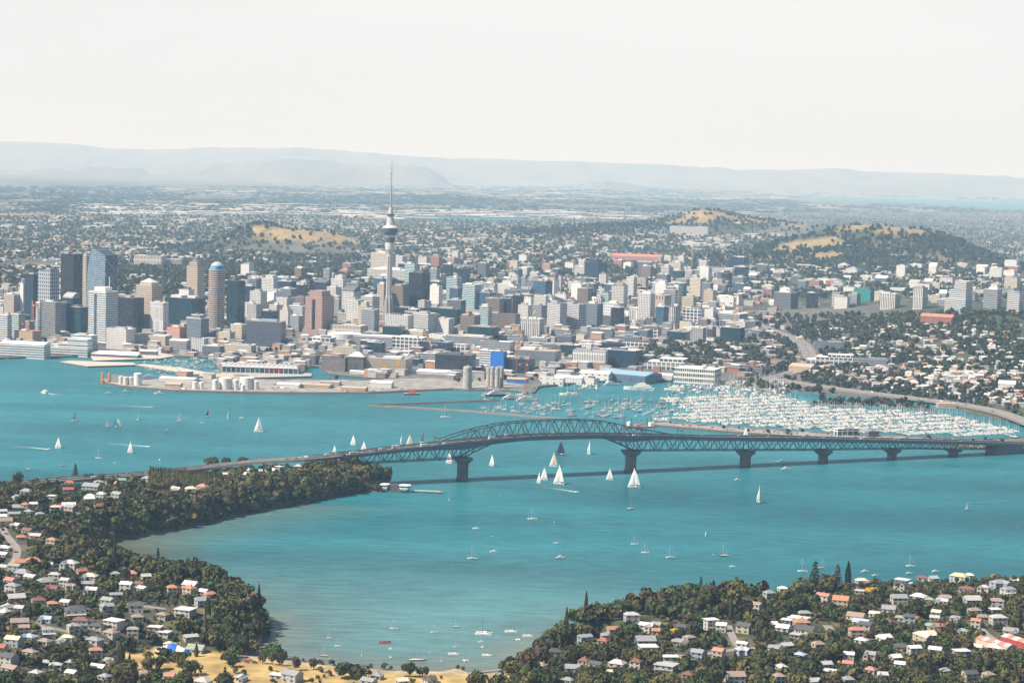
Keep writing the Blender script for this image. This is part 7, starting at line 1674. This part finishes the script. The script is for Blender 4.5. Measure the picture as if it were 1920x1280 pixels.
# the beach lawn is dotted with trees too
HSCREEN.append((1193, 1160, 22))
PL = np.array(PLACED); hs = np.array(HSCREEN)
NRD = [c[0][:, :2] for c in (NWAY,)]
keep = rng.uniform(0, 1, len(gx)) < np.clip(.8 + .5 * (gf - .4) + wood * .5 + (sy > 1225) * .3 + ((sx > 1000) & (sy > 1180) & (sx < 1480)) * .2, 0, 1)
size = np.where(wood > .4, rng.uniform(7, 20, len(gx)), rng.uniform(4.0, 16.0, len(gx))) 
size = np.where((sx < 640) & (sy < 960) & (sx > 430), rng.uniform(11, 17, len(gx)), size)
size = np.where(sy > 1235, rng.uniform(9, 18, len(gx)), size)
size = np.where((sx > 1560) & (dn < 75), np.minimum(size, rng.uniform(3.5, 7.5, len(gx))), size)
size = np.where((sx > 440) & (sx < 880) & (sy > 1236), np.minimum(size, rng.uniform(3, 6.5, len(gx))), size)
size = np.where(df < 60, np.minimum(size, rng.uniform(5, 9, len(gx))), size)
hgt = size * rng.uniform(.75, 1.05, len(gx))
allroads = np.concatenate([ROADPTS] + [np.array([(v.co.x, v.co.y) for v in o.data.vertices])[::2] for o in bpy.data.objects if o.name.split('.')[0] == 'road'])
T = []
for i in np.nonzero(keep)[0]:
    x, y = gx[i], gy[i]
    if (((PL[:, 0] - x) ** 2 + (PL[:, 1] - y) ** 2) < (PL[:, 2] + size[i] * .34) ** 2).any(): continue
    if (((allroads[:, 0] - x) ** 2 + (allroads[:, 1] - y) ** 2) < (5 + size[i] * .3 + (10 if y > 2200 else 0)) ** 2).any(): continue
    mpp = math.hypot(x, y, H) / F; hp, rp2 = hgt[i] / mpp, size[i] / mpp / 2
    k = (np.abs(hs[:, 0] - sx[i]) < hs[:, 2] * .8 + rp2 * .6) & (sy[i] > hs[:, 1] + 2) & (sy[i] - hp * .92 < hs[:, 1] + 3)
    s_, h_ = size[i], hgt[i]
    if k.any():
        room = (sy[i] - (hs[k, 1] + 4)).min() * mpp
        if room > 2.2: h_ = min(h_, room * 1.1); s_ = min(s_, h_ * 1.5)
        elif rng.uniform() < (.36 if sx[i] > 1000 else .5): continue
        else: s_ *= .85; h_ *= .85
    lf = rng.choice(['dark', 'dark', 'dark', 'olive', 'olive', 'green', 'brown', 'dark', 'olive'])
    if rng.uniform() < .012: lf = 'yellow'; s_ *= .6; h_ *= .6
    T.append((x, y, float(gz[i]), s_, h_, lf, sx[i], sy[i]))
# a clipped row of poplars screens the shore road
for px in np.arange(282, 418, 4.6):
    X, Y, Z = g1(px, 908 + (px - 282) * .05); T.append((X, Y, Z, 6.5, 20 - (px - 282) * .03, 'poplar', px, 890))
T.sort(key=lambda t: (t[5] == 'poplar', t[4] * F / t[1] + (t[7] > 1150) * 6), reverse=True)
NI = 268
vis = [t for t in T if -6 < t[6] < 1926 and t[7] - t[4] * F / t[1] * .6 < 1279]
for i, (x, y, z, s, h, lf, px, py) in enumerate(vis[:NI]):
    q_ = (x * 3.3 + y * 5.1) % 1.0
    if lf in ('dark', 'olive', 'green') and h > 6 and z > 4 and q_ < .09:
        kd_ = 'column' if q_ < .05 else 'pine'
        o = tree(x, y, z - .3, (3.4 if q_ < .05 else 7.5), h * 1.35, 'dark' if q_ < .05 else 'pine', kd_, int(x * 7) % 2, 'trees on the near shores')
        AUTO.append((o, 'slim dark cypress' if q_ < .05 else 'dark conifer', px, py - h * F / y / 2)); continue
    o = tree(x, y, z - .3, s if lf != 'poplar' else s * .8, h, 'olive' if lf == 'poplar' else lf, 'column' if lf == 'poplar' else 'dome', int(x * 7) % 8 if lf != 'poplar' else 0, 'trees on the near shores')
    AUTO.append((o, ('olive poplar' if lf == 'poplar' else TW[lf] + ' round tree' if h > 6 else TW[lf] + ' bush'), px, py - h * F / y / 2))
rest = vis[NI:]
print('trees', len(T), len(vis))
def scatter(name, items, protos, mat, jit=.25, seed=1):
    """One mesh of many crowns: items are (x, y, z, width, height, rgb)."""
    rn = np.random.RandomState(seed); Vs, Qs, Cs, b = [], [], [], 0
    for i, (x, y, z, w, h, c) in enumerate(items):
        V, Q = protos[i % len(protos)]; a = rn.uniform(0, 6.28); ca, sa = math.cos(a), math.sin(a)
        P = np.empty_like(V); P[:, 0] = x + (V[:, 0] * ca - V[:, 1] * sa) * w; P[:, 1] = y + (V[:, 0] * sa + V[:, 1] * ca) * w; P[:, 2] = z + V[:, 2] * h / .8
        Vs.append(P); Qs.append(Q + b); b += len(V)
        f = np.repeat(1 + rn.uniform(-jit, jit, len(V) // 4), 4)[:, None] if len(V) % 4 == 0 else 1 + rn.uniform(-jit, jit, (len(V), 1))
        Cs.append(np.array(c)[None, :] * f)
    o = big_mesh(name, np.concatenate(Vs), np.concatenate(Qs), mat, np.concatenate(Cs)); o['kind'] = 'stuff'
    return o
LC = {'dark': (.046, .052, .018), 'olive': (.10, .092, .03), 'green': (.056, .088, .022), 'brown': (.09, .06, .032), 'yellow': (.55, .34, .02), 'poplar': (.13, .125, .03)}
LEAFT = tinted('leaves', .75, .3, .3, 4, .25)
CS = [crown(130, 300 + i, lobes=6 + i % 3, q=.2) for i in range(10)]
scatter('tree_cover', [(x, y, z - .4, s, h, np.array(LC[lf]) * rng.uniform(.75, 1.25)) for x, y, z, s, h, lf, px, py in rest], CS, LEAFT, .3)
# low growth under and between the trees
bx, by = rng.uniform(-760, 640, 36000), rng.uniform(1390, 2500, 36000)
okb = (sd(NORTH, bx, by) > 2.5) & (np.abs(bx / by) < .33) & (sd(PARK, bx, by) < -1)
bx, by = bx[okb], by[okb]; n1 = fbm(bx, by, 40, 71) > .42
bx, by = bx[n1], by[n1]
CB = [crown(26, 400 + i, lobes=4, q=.42) for i in range(8)]
it = []
for x, y in zip(bx, by):
    if (((PL[:, 0] - x) ** 2 + (PL[:, 1] - y) ** 2) < (PL[:, 2] * .8 + .5) ** 2).any() or (((allroads[:, 0] - x) ** 2 + (allroads[:, 1] - y) ** 2) < 30).any(): continue
    lf = rng.choice(['dark', 'olive', 'green', 'dark', 'brown']); it.append((x, y, float(hq(x, y)) - .4, rng.uniform(2.2, 4.6), rng.uniform(1.4, 3.0), np.array(LC[lf]) * rng.uniform(.7, 1.3)))
for (ax_, ay_), (bx_, by_) in zip(NORTH[11:], NORTH[12:]):                # scrub leaning out over the water's edge
    L = math.hypot(bx_ - ax_, by_ - ay_); cx_, cy_ = (ax_ + bx_) / 2, (ay_ + by_) / 2
    if by_ < 1100 or L > 1500 or (abs(cx_ + 10) < 205 and cy_ < 1640 and cx_ < 25): continue
    for s_ in np.arange(0, L, 3.2):
        for off in (0.5, 4.5):
            x, y = ax_ + (bx_ - ax_) * s_ / L + rng.uniform(-1.5, 1.5), ay_ + (by_ - ay_) * s_ / L + off * .8
            if rng.uniform() < .9: it.append((x, y, max(0, float(hq(x, y))) - .5, rng.uniform(4, 8), rng.uniform(3, 6.5), np.array(LC[rng.choice(['dark', 'dark', 'olive', 'green'])]) * rng.uniform(.7, 1.2)))
scatter('shrubs', it, CB, LEAFT, .3, 2)
print('shrubs', len(it))

# ------------------------------------------------------------------ trees and suburbs across the water
rng = np.random.RandomState(77)
PL = np.array(PLACED)
def clear_of(x, y, r, k=.8):
    out = np.ones(len(x), bool)
    for px_, py_, pr in PLACED:
        if py_ > 2800: out &= (x - px_) ** 2 + (y - py_) ** 2 > (pr * k + r) ** 2
    return out
def off_road(x, y, r):
    out = np.ones(len(x), bool)
    for a, b in ROADPTS[::2]: out &= (x - a) ** 2 + (y - b) ** 2 > r * r
    return out
def sample(n, x0, x1, y0, y1, cond=None):
    px, py = rng.uniform(x0, x1, n), rng.uniform(y0, y1, n)
    if cond is not None: k = cond(px, py); px, py = px[k], py[k]
    x, y, z = ground(px, py)
    ok = (z > 1.6) & (hq(x, y) > 1.4)
    return px[ok], py[ok], x[ok], y[ok], z[ok]
GREENS = np.array([(.030, .042, .018), (.042, .054, .021), (.058, .062, .024), (.075, .072, .026), (.034, .048, .026)])
def items(x, y, z, w0, w1, h=.85, dim=1.0):
    out = []
    for a, b, c in zip(x, y, z):
        w = rng.uniform(w0, w1); out.append((a, b, c - .6, w, w * h * rng.uniform(.75, 1.15), GREENS[rng.randint(5)] * rng.uniform(.75, 1.25) * dim))
    return out
mid = []
_, _, x, y, z = sample(5600, 1390, 2100, 578, 765, lambda a, b: (b > 592 - (a - 1390) * .01) & ~((b > 690) & (rng.uniform(size=len(a)) < .45)))
k = clear_of(x, y, 3) & off_road(x, y, 25) & off_road(x, y + 22, 20) & off_road(x, y + 45, 18) & (fbm(x, y, 130, 81) > .36)
mid += items(x[k], y[k], z[k], 8, 16)
_, _, x, y, z = sample(520, 1188, 1420, 648, 692, lambda a, b: b > 648 + np.abs(a - 1330) * .02); k = clear_of(x, y, 3) & off_road(x, y, 20); mid += items(x[k], y[k], z[k], 12, 18, .95)
_, _, x, y, z = sample(420, 1480, 2100, 722, 800, lambda a, b: b < 728 + (a - 1500) * .13 + 6); k = clear_of(x, y, 3) & off_road(x, y, 22) & off_road(x, y + 22, 20) & off_road(x, y + 45, 18); mid += items(x[k], y[k], z[k], 7, 11)
_, _, x, y, z = sample(950, 220, 690, 486, 556, lambda a, b: (b > 492 + np.abs(a - 450) * .03) & (b < 562 - np.abs(a - 420) * .06)); k = clear_of(x, y, 4); mid += items(x[k], y[k], z[k], 14, 22)
_, _, x, y, z = sample(1500, 0, 1420, 520, 716); k = clear_of(x, y, 3, .95) & off_road(x, y, 19) & (fbm(x, y, 100, 83) > .52); mid += items(x[k], y[k], z[k], 6, 11)
_, _, x, y, z = sample(90, 1220, 1925, 792, 832); k = off_road(x, y, 18); mid += items(x[k], y[k], z[k], 4, 8)
_, _, x, y, z = sample(120, 1500, 1760, 750, 774); mid += items(x, y, z, 5, 9)
CM = [crown(46, 500 + i, lobes=5, q=.36) for i in range(8)]
scatter('town_trees', mid, CM, LEAFT, .3, 5)
far = []
def hay(x, y, z): return cover(x, y, z)[:, 0] > .24
px, py, x, y, z = sample(28000, -180, 2100, 392, 560)
k = (y > 5200) & clear_of(x, y, 4) & ~hay(x, y, z)
k &= ((fbm(x, y, 260, 85) > .42) | (fbm(x, y, 700, 95) < .5)) | (((np.abs(px - 1640) < 260) & (py < 505) & (py > 410)) | ((np.abs(px - 1180) < 330) & (np.abs(py - 415) < 26)) | ((np.abs(px - 470) < 60) & (py < 450)))
far += items(x[k], y[k], z[k], 9, 17, .8, 1.25)
for hx, Y0, n in ((1760, 8450, 500), (1800, 8300, 400), (1560, 8050, 400), (1640, 7900, 500), (1480, 8200, 300), (450, 8350, 130), (490, 8500, 120), (1180, 11000, 400), (1400, 11300, 300), (1290, 11100, 260), (1050, 10400, 400)):
    cx = float(atd(hx, 500, Y0)[0]); x, y = rng.normal(cx, 170, n), rng.normal(Y0, 170, n); z = hq(x, y); k = ~hay(x, y, z) | (rng.uniform(size=n) < .03); far += items(x[k], y[k], z[k], 12, 20)
px, py, x, y, z = sample(10600, -180, 2100, 350, 398)
k = (y < 45000) & (y > 9000) & ~hay(x, y, z) & (fbm(x, y * .35, 900, 87) > .42)
x, y, z = x[k], y[k], z[k]; sc_ = np.clip(y / 9000, 1, 4.5)
far += [(a, b, c - 1, rng.uniform(18, 42) * s, rng.uniform(9, 14), GREENS[rng.randint(5)] * rng.uniform(.8, 1.3)) for a, b, c, s in zip(x, y, z, sc_)]
CF_ = [crown(15, 600 + i, lobes=3, q=.62) for i in range(8)]
scatter('suburb_trees', far, CF_, LEAFT, .3, 6)
# houses of the far suburbs
HC = .86 * np.array([(.72, .70, .66), (.66, .60, .50), (.58, .55, .52), (.45, .45, .46), (.60, .57, .54), (.30, .30, .31), (.55, .28, .17), (.58, .36, .24), (.34, .24, .19), (.66, .64, .62), (.70, .68, .66), (.5, .5, .52)])
def boxes(name, its, mat):
    """its: (x, y, z, a, b, wall height, ridge height, angle, wall rgb, roof rgb)."""
    n = len(its); A = np.array([i[:8] for i in its]); V = np.zeros((n, 18, 3)); C = np.zeros((n, 18, 3))
    c, s = np.cos(A[:, 7]), np.sin(A[:, 7])
    loc = [(-1, -1, 0), (1, -1, 0), (1, 1, 0), (-1, 1, 0), (-1, -1, 1), (1, -1, 1), (1, 1, 1), (-1, 1, 1), (-1.08, -1.1, 1.0), (1.08, -1.1, 1.0), (1.08, 1.1, 1.0), (-1.08, 1.1, 1.0), (-.8, 0, 2), (.8, 0, 2), (-.8, 0, 2), (.8, 0, 2), (-1.08, -1.1, 1), (1.08, 1.1, 1)]
    for i, (u, v, w) in enumerate(loc):
        X, Y = u * A[:, 3] / 2, v * A[:, 4] / 2
        V[:, i, 0], V[:, i, 1] = A[:, 0] + X * c - Y * s, A[:, 1] + X * s + Y * c
        V[:, i, 2] = A[:, 2] + (-3 if w == 0 else 0) + (A[:, 5] if w >= 1 else 0) + (A[:, 6] if w == 2 else 0) + (.05 if i >= 8 else 0)
        C[:, i] = np.array([q[8] if i < 8 else q[9] for q in its])
    fs = np.array([(0, 1, 5, 4), (1, 2, 6, 5), (2, 3, 7, 6), (3, 0, 4, 7), (8, 9, 13, 12), (10, 11, 14, 15), (9, 10, 15, 13), (11, 8, 12, 14)])
    Q = (fs[None] + np.arange(n)[:, None, None] * 18).reshape(-1, 4)
    o = big_mesh(name, V.reshape(-1, 3), Q, mat, C.reshape(-1, 3)); o['kind'] = 'stuff'
    return o
HM = tinted('house paint', .7, .1, .2)
its = []
px, py, x, y, z = sample(12500, -180, 2100, 396, 585)
k = (y > 4700) & (y < 22000) & clear_of(x, y, 9, .9) & ~hay(x, y, z) & off_road(x, y, 26) & (fbm(x, y, 210, 91) > .36) & (fbm(x, y, 700, 95) > rng.uniform(.4, .54, len(x)))
k &= ~((np.abs(px - 450) < 235) & (py > 494) & (py < 556)) & ~((np.abs(px - 1640) < 190) & (py < 492) & (py > 415) & (rng.uniform(size=len(px)) < .85)) & ~((px > 1380) & (py > 575 - (px - 1400) * .01))
for a, b, c in zip(x[k], y[k], z[k]):
    w = rng.uniform(10, 20) * (1.5 if rng.uniform() < .1 else 1); wl_ = HC[rng.randint(6)] * rng.uniform(.85, 1.05)
    its.append((a, b, c, w, w * rng.uniform(.5, .8), rng.choice([3, 3, 6]), rng.uniform(1.4, 2.6), rng.uniform(-.9, .6), wl_, HC[rng.randint(12)] * rng.uniform(.8, 1.1)))
px, py, x, y, z = sample(3100, -180, 2100, 352, 398)
k = (y > 9000) & (y < 40000) & ~hay(x, y, z) & (fbm(x, y * .4, 1100, 93) > .45)
for a, b, c in zip(x[k], y[k], z[k]):
    w = rng.uniform(16, 40); its.append((a, b, c, w, w, 5, 2, 0, HC[rng.randint(6)], HC[rng.randint(12)]))
px, py, x, y, z = sample(1700, 1440, 2100, 600, 762, lambda a, b: b > 690 - (rng.uniform(size=len(a)) < .45) * 80)
k = clear_of(x, y, 6, .9) & off_road(x, y, 22) & (z > 4)
for a, b, c in zip(x[k], y[k], z[k]):
    w = rng.uniform(9, 14); its.append((a, b, c, w, w * rng.uniform(.6, .8), rng.choice([3, 6]), rng.uniform(1.6, 2.6), rng.uniform(-.7, .5), HC[rng.randint(6)] * rng.uniform(.85, 1.05), HC[rng.randint(12)] * rng.uniform(.8, 1.1)))
boxes('suburb_houses', its + OUTSIDE, HM)
its = []
for x0, x1, y0, y1, n in ((150, 700, 384, 404, 150), (600, 1150, 394, 408, 110), (300, 960, 352, 366, 80), (920, 1500, 360, 376, 100), (700, 1100, 404, 412, 40), (1150, 1420, 398, 412, 30), (1420, 1760, 385, 396, 20), (1130, 1560, 425, 450, 26), (880, 1380, 448, 474, 34), (0, 430, 408, 430, 40), (1240, 1925, 498, 560, 120), (660, 960, 455, 500, 60)):
    px, py, x, y, z = sample(n, x0, x1, y0, y1)
    for a, b, c in zip(x, y, z):
        if not clear_of(np.array([a]), np.array([b]), 18)[0] or near_road(a, b, 10): continue
        w = rng.uniform(16, 50) * max(.5, b / 11000) * (2.3 if y1 < 414 else 1); g = rng.uniform(.8, 1.05)
        its.append((a, b, c, w * 1.5, w * .8, rng.uniform(6, 11), rng.uniform(.6, 2), rng.uniform(-.6, .1), np.array((.62, .6, .57)) * g, np.array([(.76, .75, .72), (.7, .68, .64), (.5, .5, .5), (.74, .70, .62)][rng.randint(4)]) * g))
boxes('industrial_sheds', its, HM)
# the small stuff of the inner city: low roofs, yards and sheds between the blocks
its = []
px, py, x, y, z = sample(2300, 0, 1460, 512, 712, lambda a, b: (b > 520))
k = clear_of(x, y, 5, .9) & off_road(x, y, 24) & (z > 2.3)
for a, b, c in zip(x[k], y[k], z[k]):
    w = rng.uniform(10, 26); g = rng.uniform(.7, 1.1)
    its.append((a, b, c, w, w * rng.uniform(.5, .9), rng.uniform(5, 14), .3 if rng.uniform() < .7 else 2.0, rng.uniform(-.75, -.25), HC[rng.randint(9)] * g * .85, np.array([(.60, .58, .55), (.40, .40, .40), (.72, .71, .69), (.28, .28, .29), (.48, .42, .36)][rng.randint(5)]) * g))
boxes('city_roofs', its, HM)
print('far', len(mid), len(far))

# ------------------------------------------------------------------ vehicles
def car_proto(kind, c):
    L, Wd, hh = {'car': (4.4, 1.8, 1.45), 'van': (5.2, 2.0, 2.2), 'truck': (9.0, 2.5, 3.4), 'bus': (11.5, 2.5, 3.2)}[kind]
    t = thing({'car': 'car', 'van': 'van', 'truck': 'truck', 'bus': 'bus'}[kind], None, kind); m = MB(); b = paint(c, .3, .04); w = Wd / 2
    if kind == 'car':
        m.box(-L / 2, L / 2, -w, w, .3, .85, bottom=True); m.build('body', b, t)
        g = MB(); g.prism([(-L * .36, -w * .92), (L * .2, -w * .92), (L * .2, w * .92), (-L * .36, w * .92)], .86, hh, 0, None, [(-L * .26, -w * .78), (L * .08, -w * .78), (L * .08, w * .78), (-L * .26, w * .78)]); g.build('window', M_GLASS, t)
        MB().box(-L * .26, L * .08, -w * .78, w * .78, hh + .002, hh + .05).build('roof', b, t)
    else:
        m.box(-L / 2, L / 2, -w, w, .4, hh, bottom=True); m.build('body', b, t)
        z0 = hh * .58
        MB().box(L * (.3 if kind != 'bus' else -.48), L / 2 + .02, -w - .02, w + .02, z0, z0 + hh * .24, bottom=True).build('window', M_GLASS, t)
    wh = MB()
    for x in (-L * .3, L * .3):
        for s in (-1, 1):
            for i in range(8):
                a0, a1 = i * PI / 4, (i + 1) * PI / 4; y = s * w
                wh.face([(x, y, .32), (x + .32 * math.cos(a0), y, .32 + .32 * math.sin(a0)), (x + .32 * math.cos(a1), y, .32 + .32 * math.sin(a1))])
    wh.build('wheels', paint((.02, .02, .02), .8), t)['kind'] = 'stuff'
    return t
CARS = [('car', (.75, .75, .74), 'white'), ('car', (.05, .055, .06), 'black'), ('car', (.40, .41, .42), 'silver'), ('car', (.40, .03, .03), 'red'), ('car', (.06, .10, .24), 'blue'), ('van', (.76, .75, .73), 'white'), ('truck', (.74, .73, .70), 'white'), ('bus', (.70, .66, .30), 'pale'), ('car', (.17, .18, .19), 'dark grey')]
CP_ = {}
def vehicle(i, x, y, z, rz, where, group):
    kind, c, w = CARS[i]
    if i not in CP_: o = CP_[i] = car_proto(kind, c)
    else: o = copy_tree(CP_[i])
    o.location = (x, y, z); o.rotation_euler = (0, 0, rz); o['group'] = group
    if 'label' in o: del o['label']
    px, py = proj(x, y, z)
    AUTO.append((o, f'{w} {kind} on the {where}' if where else f'{w} parked {kind}', px, py))
rn = random.Random(31)
for i in range(58):
    s = rn.uniform(s_left, s_right - 10) if i < 52 else rn.uniform(s_left, s_left + 120); lane = rn.choice((-12.8, -9.6, -5.2, -1.9, 1.9, 5.2, 9.4, 12.6)); x, y, z = bs(s)
    vehicle(rn.choice((0, 0, 0, 1, 2, 2, 3, 4, 5, 8, 8, 6 if i % 4 == 0 else 0, 7 if i % 9 == 0 else 2)), x - AN[0] * lane, y - AN[1] * lane, z + .04, BRZ + (0 if lane < 0 else PI) + 0, 'bridge deck', 'vehicles crossing the bridge')
def on_way(way, n, half, where, group, t0=0.0, t1=1.0):
    C, N = way
    for _ in range(n):
        i = int(rn.uniform(t0, t1) * (len(C) - 2)); lane = rn.uniform(2, half) * rn.choice((-1, 1)); d = C[i + 1] - C[i]
        vehicle(rn.choice((0, 0, 1, 2, 2, 3, 4, 5, 8)), C[i][0] + N[i][0] * lane, C[i][1] + N[i][1] * lane, C[i][2] + .06, math.atan2(d[1], d[0]), where, group)
on_way(NWAY, 26, 11, 'northern approach', 'vehicles on the northern approach', 0, .8)
on_way(SHORE, 24, 10, 'shore road', 'vehicles on the shore road', .1, 1)
on_way(MWAY, 16, 12, 'motorway bend', 'vehicles on the motorway bend')
ax, ay = np.array(SPIT[0]), np.array(SPIT[5])
k = 0
while k < 70:
    px, py = rn.uniform(1240, 1900), rn.uniform(796, 834); X, Y, Z = g1(px, py)
    if Z > 2.2 and float(sd(SPIT, np.array([X]), np.array([Y]))[0]) > 5: vehicle(rn.choice((0, 0, 2, 1, 8, 4, 3)), X, Y, Z + .1, ang + PI / 2 * (k % 2), 'marina spit', 'cars parked on the marina spit'); k += 1
for px, py in ((418, 1236), (428, 1238), (446, 1240), (452, 1238), (462, 1241), (470, 1239), (478, 1243), (312, 1242), (300, 1240), (1222, 1234), (1438, 1214), (1563, 1190), (1556, 1182), (12, 1002), (20, 1020), (30, 1036), (8, 986), (26, 1054)):
    X, Y, Z = g1(px, py); vehicle(rn.choice((0, 0, 2, 1, 8, 3)), X, Y, Z + .45, rn.uniform(-.5, .5), None, 'cars parked ashore')
k = 0
while k < 36:
    px, py = rn.uniform(300, 760), rn.uniform(716, 737); X, Y, Z = g1(px, py)
    if Z > 2 and float(sd(WYN, np.array([X]), np.array([Y]))[0]) > 5 and not any((X - q[0]) ** 2 + (Y - q[1]) ** 2 < (q[2] * .7 + 3) ** 2 for q in PLACED): vehicle(rn.choice((6, 6, 5, 0, 2, 3, 1)), X, Y, Z + .1, rn.uniform(-.4, .4), 'fuel point', 'vehicles on the fuel point'); k += 1
# club house and kiosk on the spit
block('clubhouse', 'white boat club with a long flat roof on the marina spit', 'clubhouse', 1560, 1610, 803, 817, 'wframe', 24, .4, 'w', land='the white boat club')
block('clubhouse', 'dark roofed shed right of the white boat club', 'clubhouse', 1622, 1648, 808, 819, 'dgrey', 24, .5, 'm')
block('kiosk', 'round tan roofed kiosk at the far end of the marina', 'kiosk', 1757, 1790, 754, 766, 'tan', 0, .8, 't', 'pyr')
# power poles by the near streets
for px, py, h in ((1077, 1237, 11), (1336, 1205, 12), (1417, 1200, 13), (1812, 1118, 12), (193, 922, 13), (1240, 1225, 10), (1845, 1174, 12), (1720, 1110, 11)):
    X, Y, Z = g1(px, py); t = thing('power_pole', None, 'power pole', (X, Y, Z), .4, 'power poles')
    MB().lathe([(.16, -1), (.11, h)], 6).build('post', paint((.30, .27, .24), .9), t); MB().bar((-1.1, 0, h - .6), (1.1, 0, h - .6), .14).build('crossarm', paint((.26, .2, .15), .9), t)
    AUTO.append((t, 'pale wooden power pole', px, py))

# ------------------------------------------------------------------ labels for what the loops built: by look, then by what it stands beside
LM = [(n_, a_, b_) for n_, a_, b_ in LAND if n_] + [('the first bridge pier', 867, 880), ('the bridge midspan', 1025, 812), ('the second bridge pier', 1182, 860), ('the third bridge pier', 1397, 858), ('the fourth bridge pier', 1543, 855), ('the fifth bridge pier', 1672, 850), ('the sixth bridge pier', 1787, 846), ('the bridge abutment', 1885, 840),
  ('the motorway bend', 1500, 645), ('the tallest norfolk pine', 1527, 1072), ('the largest yellow tree', 1635, 1103), ('the yellow tree behind the cliff', 1264, 1180), ('the tall cypress by the park', 226, 1232), ('the broad beach tree', 660, 1254), ('the poplar row', 345, 882), ('the wooded left point', 480, 1150), ('the tall pine by the shore road', 141, 884), ('the street on the left slope', 18, 1020), ('the lime green roof', 1797, 1090), ('the big cream gabled house', 1735, 1196), ('the white three storey house', 1332, 1172), ('the muddy bay corner', 190, 1034),
  ('the orange hip roof trio', 380, 1106), ('the yellow bush by the orange roofs', 260, 1130), ('the mangrove point', 880, 1245), ('the bottom right houses', 1540, 1258), ('the white verandaed house', 140, 1150), ('the two joined orange roofs', 48, 1052), ('the inner bay woods', 240, 985), ('the wooded rise by the bridge', 600, 900), ('the small yellow tree', 1723, 1160), ('the white courtyard house', 1495, 1158), ('the golden skyline tree', 1865, 1080), ('the low cypress spike', 1337, 1105), ('the shore road curve', 1860, 772), ('the swing moorings', 1050, 768), ('the dredging barge', 1196, 800), ('the marina inner end', 1300, 752), ('the marina outer end', 1860, 806), ('the marina middle', 1600, 788), ('the marina breakwater tip', 1235, 792)]
LMX = np.array([(a_, b_) for _, a_, b_ in LM])
ORD = 'nearest,second nearest,third nearest,fourth nearest,fifth nearest,sixth nearest,seventh nearest,eighth nearest,ninth nearest,tenth nearest,eleventh nearest,twelfth nearest,thirteenth nearest,fourteenth nearest,fifteenth nearest,sixteenth nearest,seventeenth nearest,eighteenth nearest,nineteenth nearest,twentieth nearest'.split(',')
buckets = {}
for o, d, px, py in AUTO:
    px, py = float(np.ravel(px)[0]), float(np.ravel(py)[0])
    dd = np.hypot((LMX[:, 0] - px), (LMX[:, 1] - py) * 1.3); i = int(dd.argmin()); dx, dy = px - LMX[i, 0], py - LMX[i, 1]
    ver = 'above' if dy < 0 else 'below'; hor = 'left' if dx < 0 else 'right'
    q = f'{hor} of' if abs(dx) > 2.4 * abs(dy) else (ver if abs(dy) > 2.4 * abs(dx) else f'{dict(above="upper", below="lower")[ver]} {hor} of')
    buckets.setdefault((d, q, LM[i][0]), []).append((dd[i], o))
for (d, q, nm), v in buckets.items():
    v.sort(key=lambda t: t[0])
    for k, (_, o) in enumerate(v):
        w = f'{d} {q} {nm}' + ('' if len(v) == 1 else ', ' + (ORD[k] if k < 20 else f'{ORD[min(k - 20, 19)]} past twentieth'))
        for x in (' wooded', ' northern', ' marina', ' hipped', ' gabled', ' modern', ' winged', ' round', ' berthed', ' small'):
            if len(w.split()) > 16: w = w.replace(x, '', 1)
        o['label'] = w
print('labelled', len(AUTO), 'longest bucket', max(len(v) for v in buckets.values()))
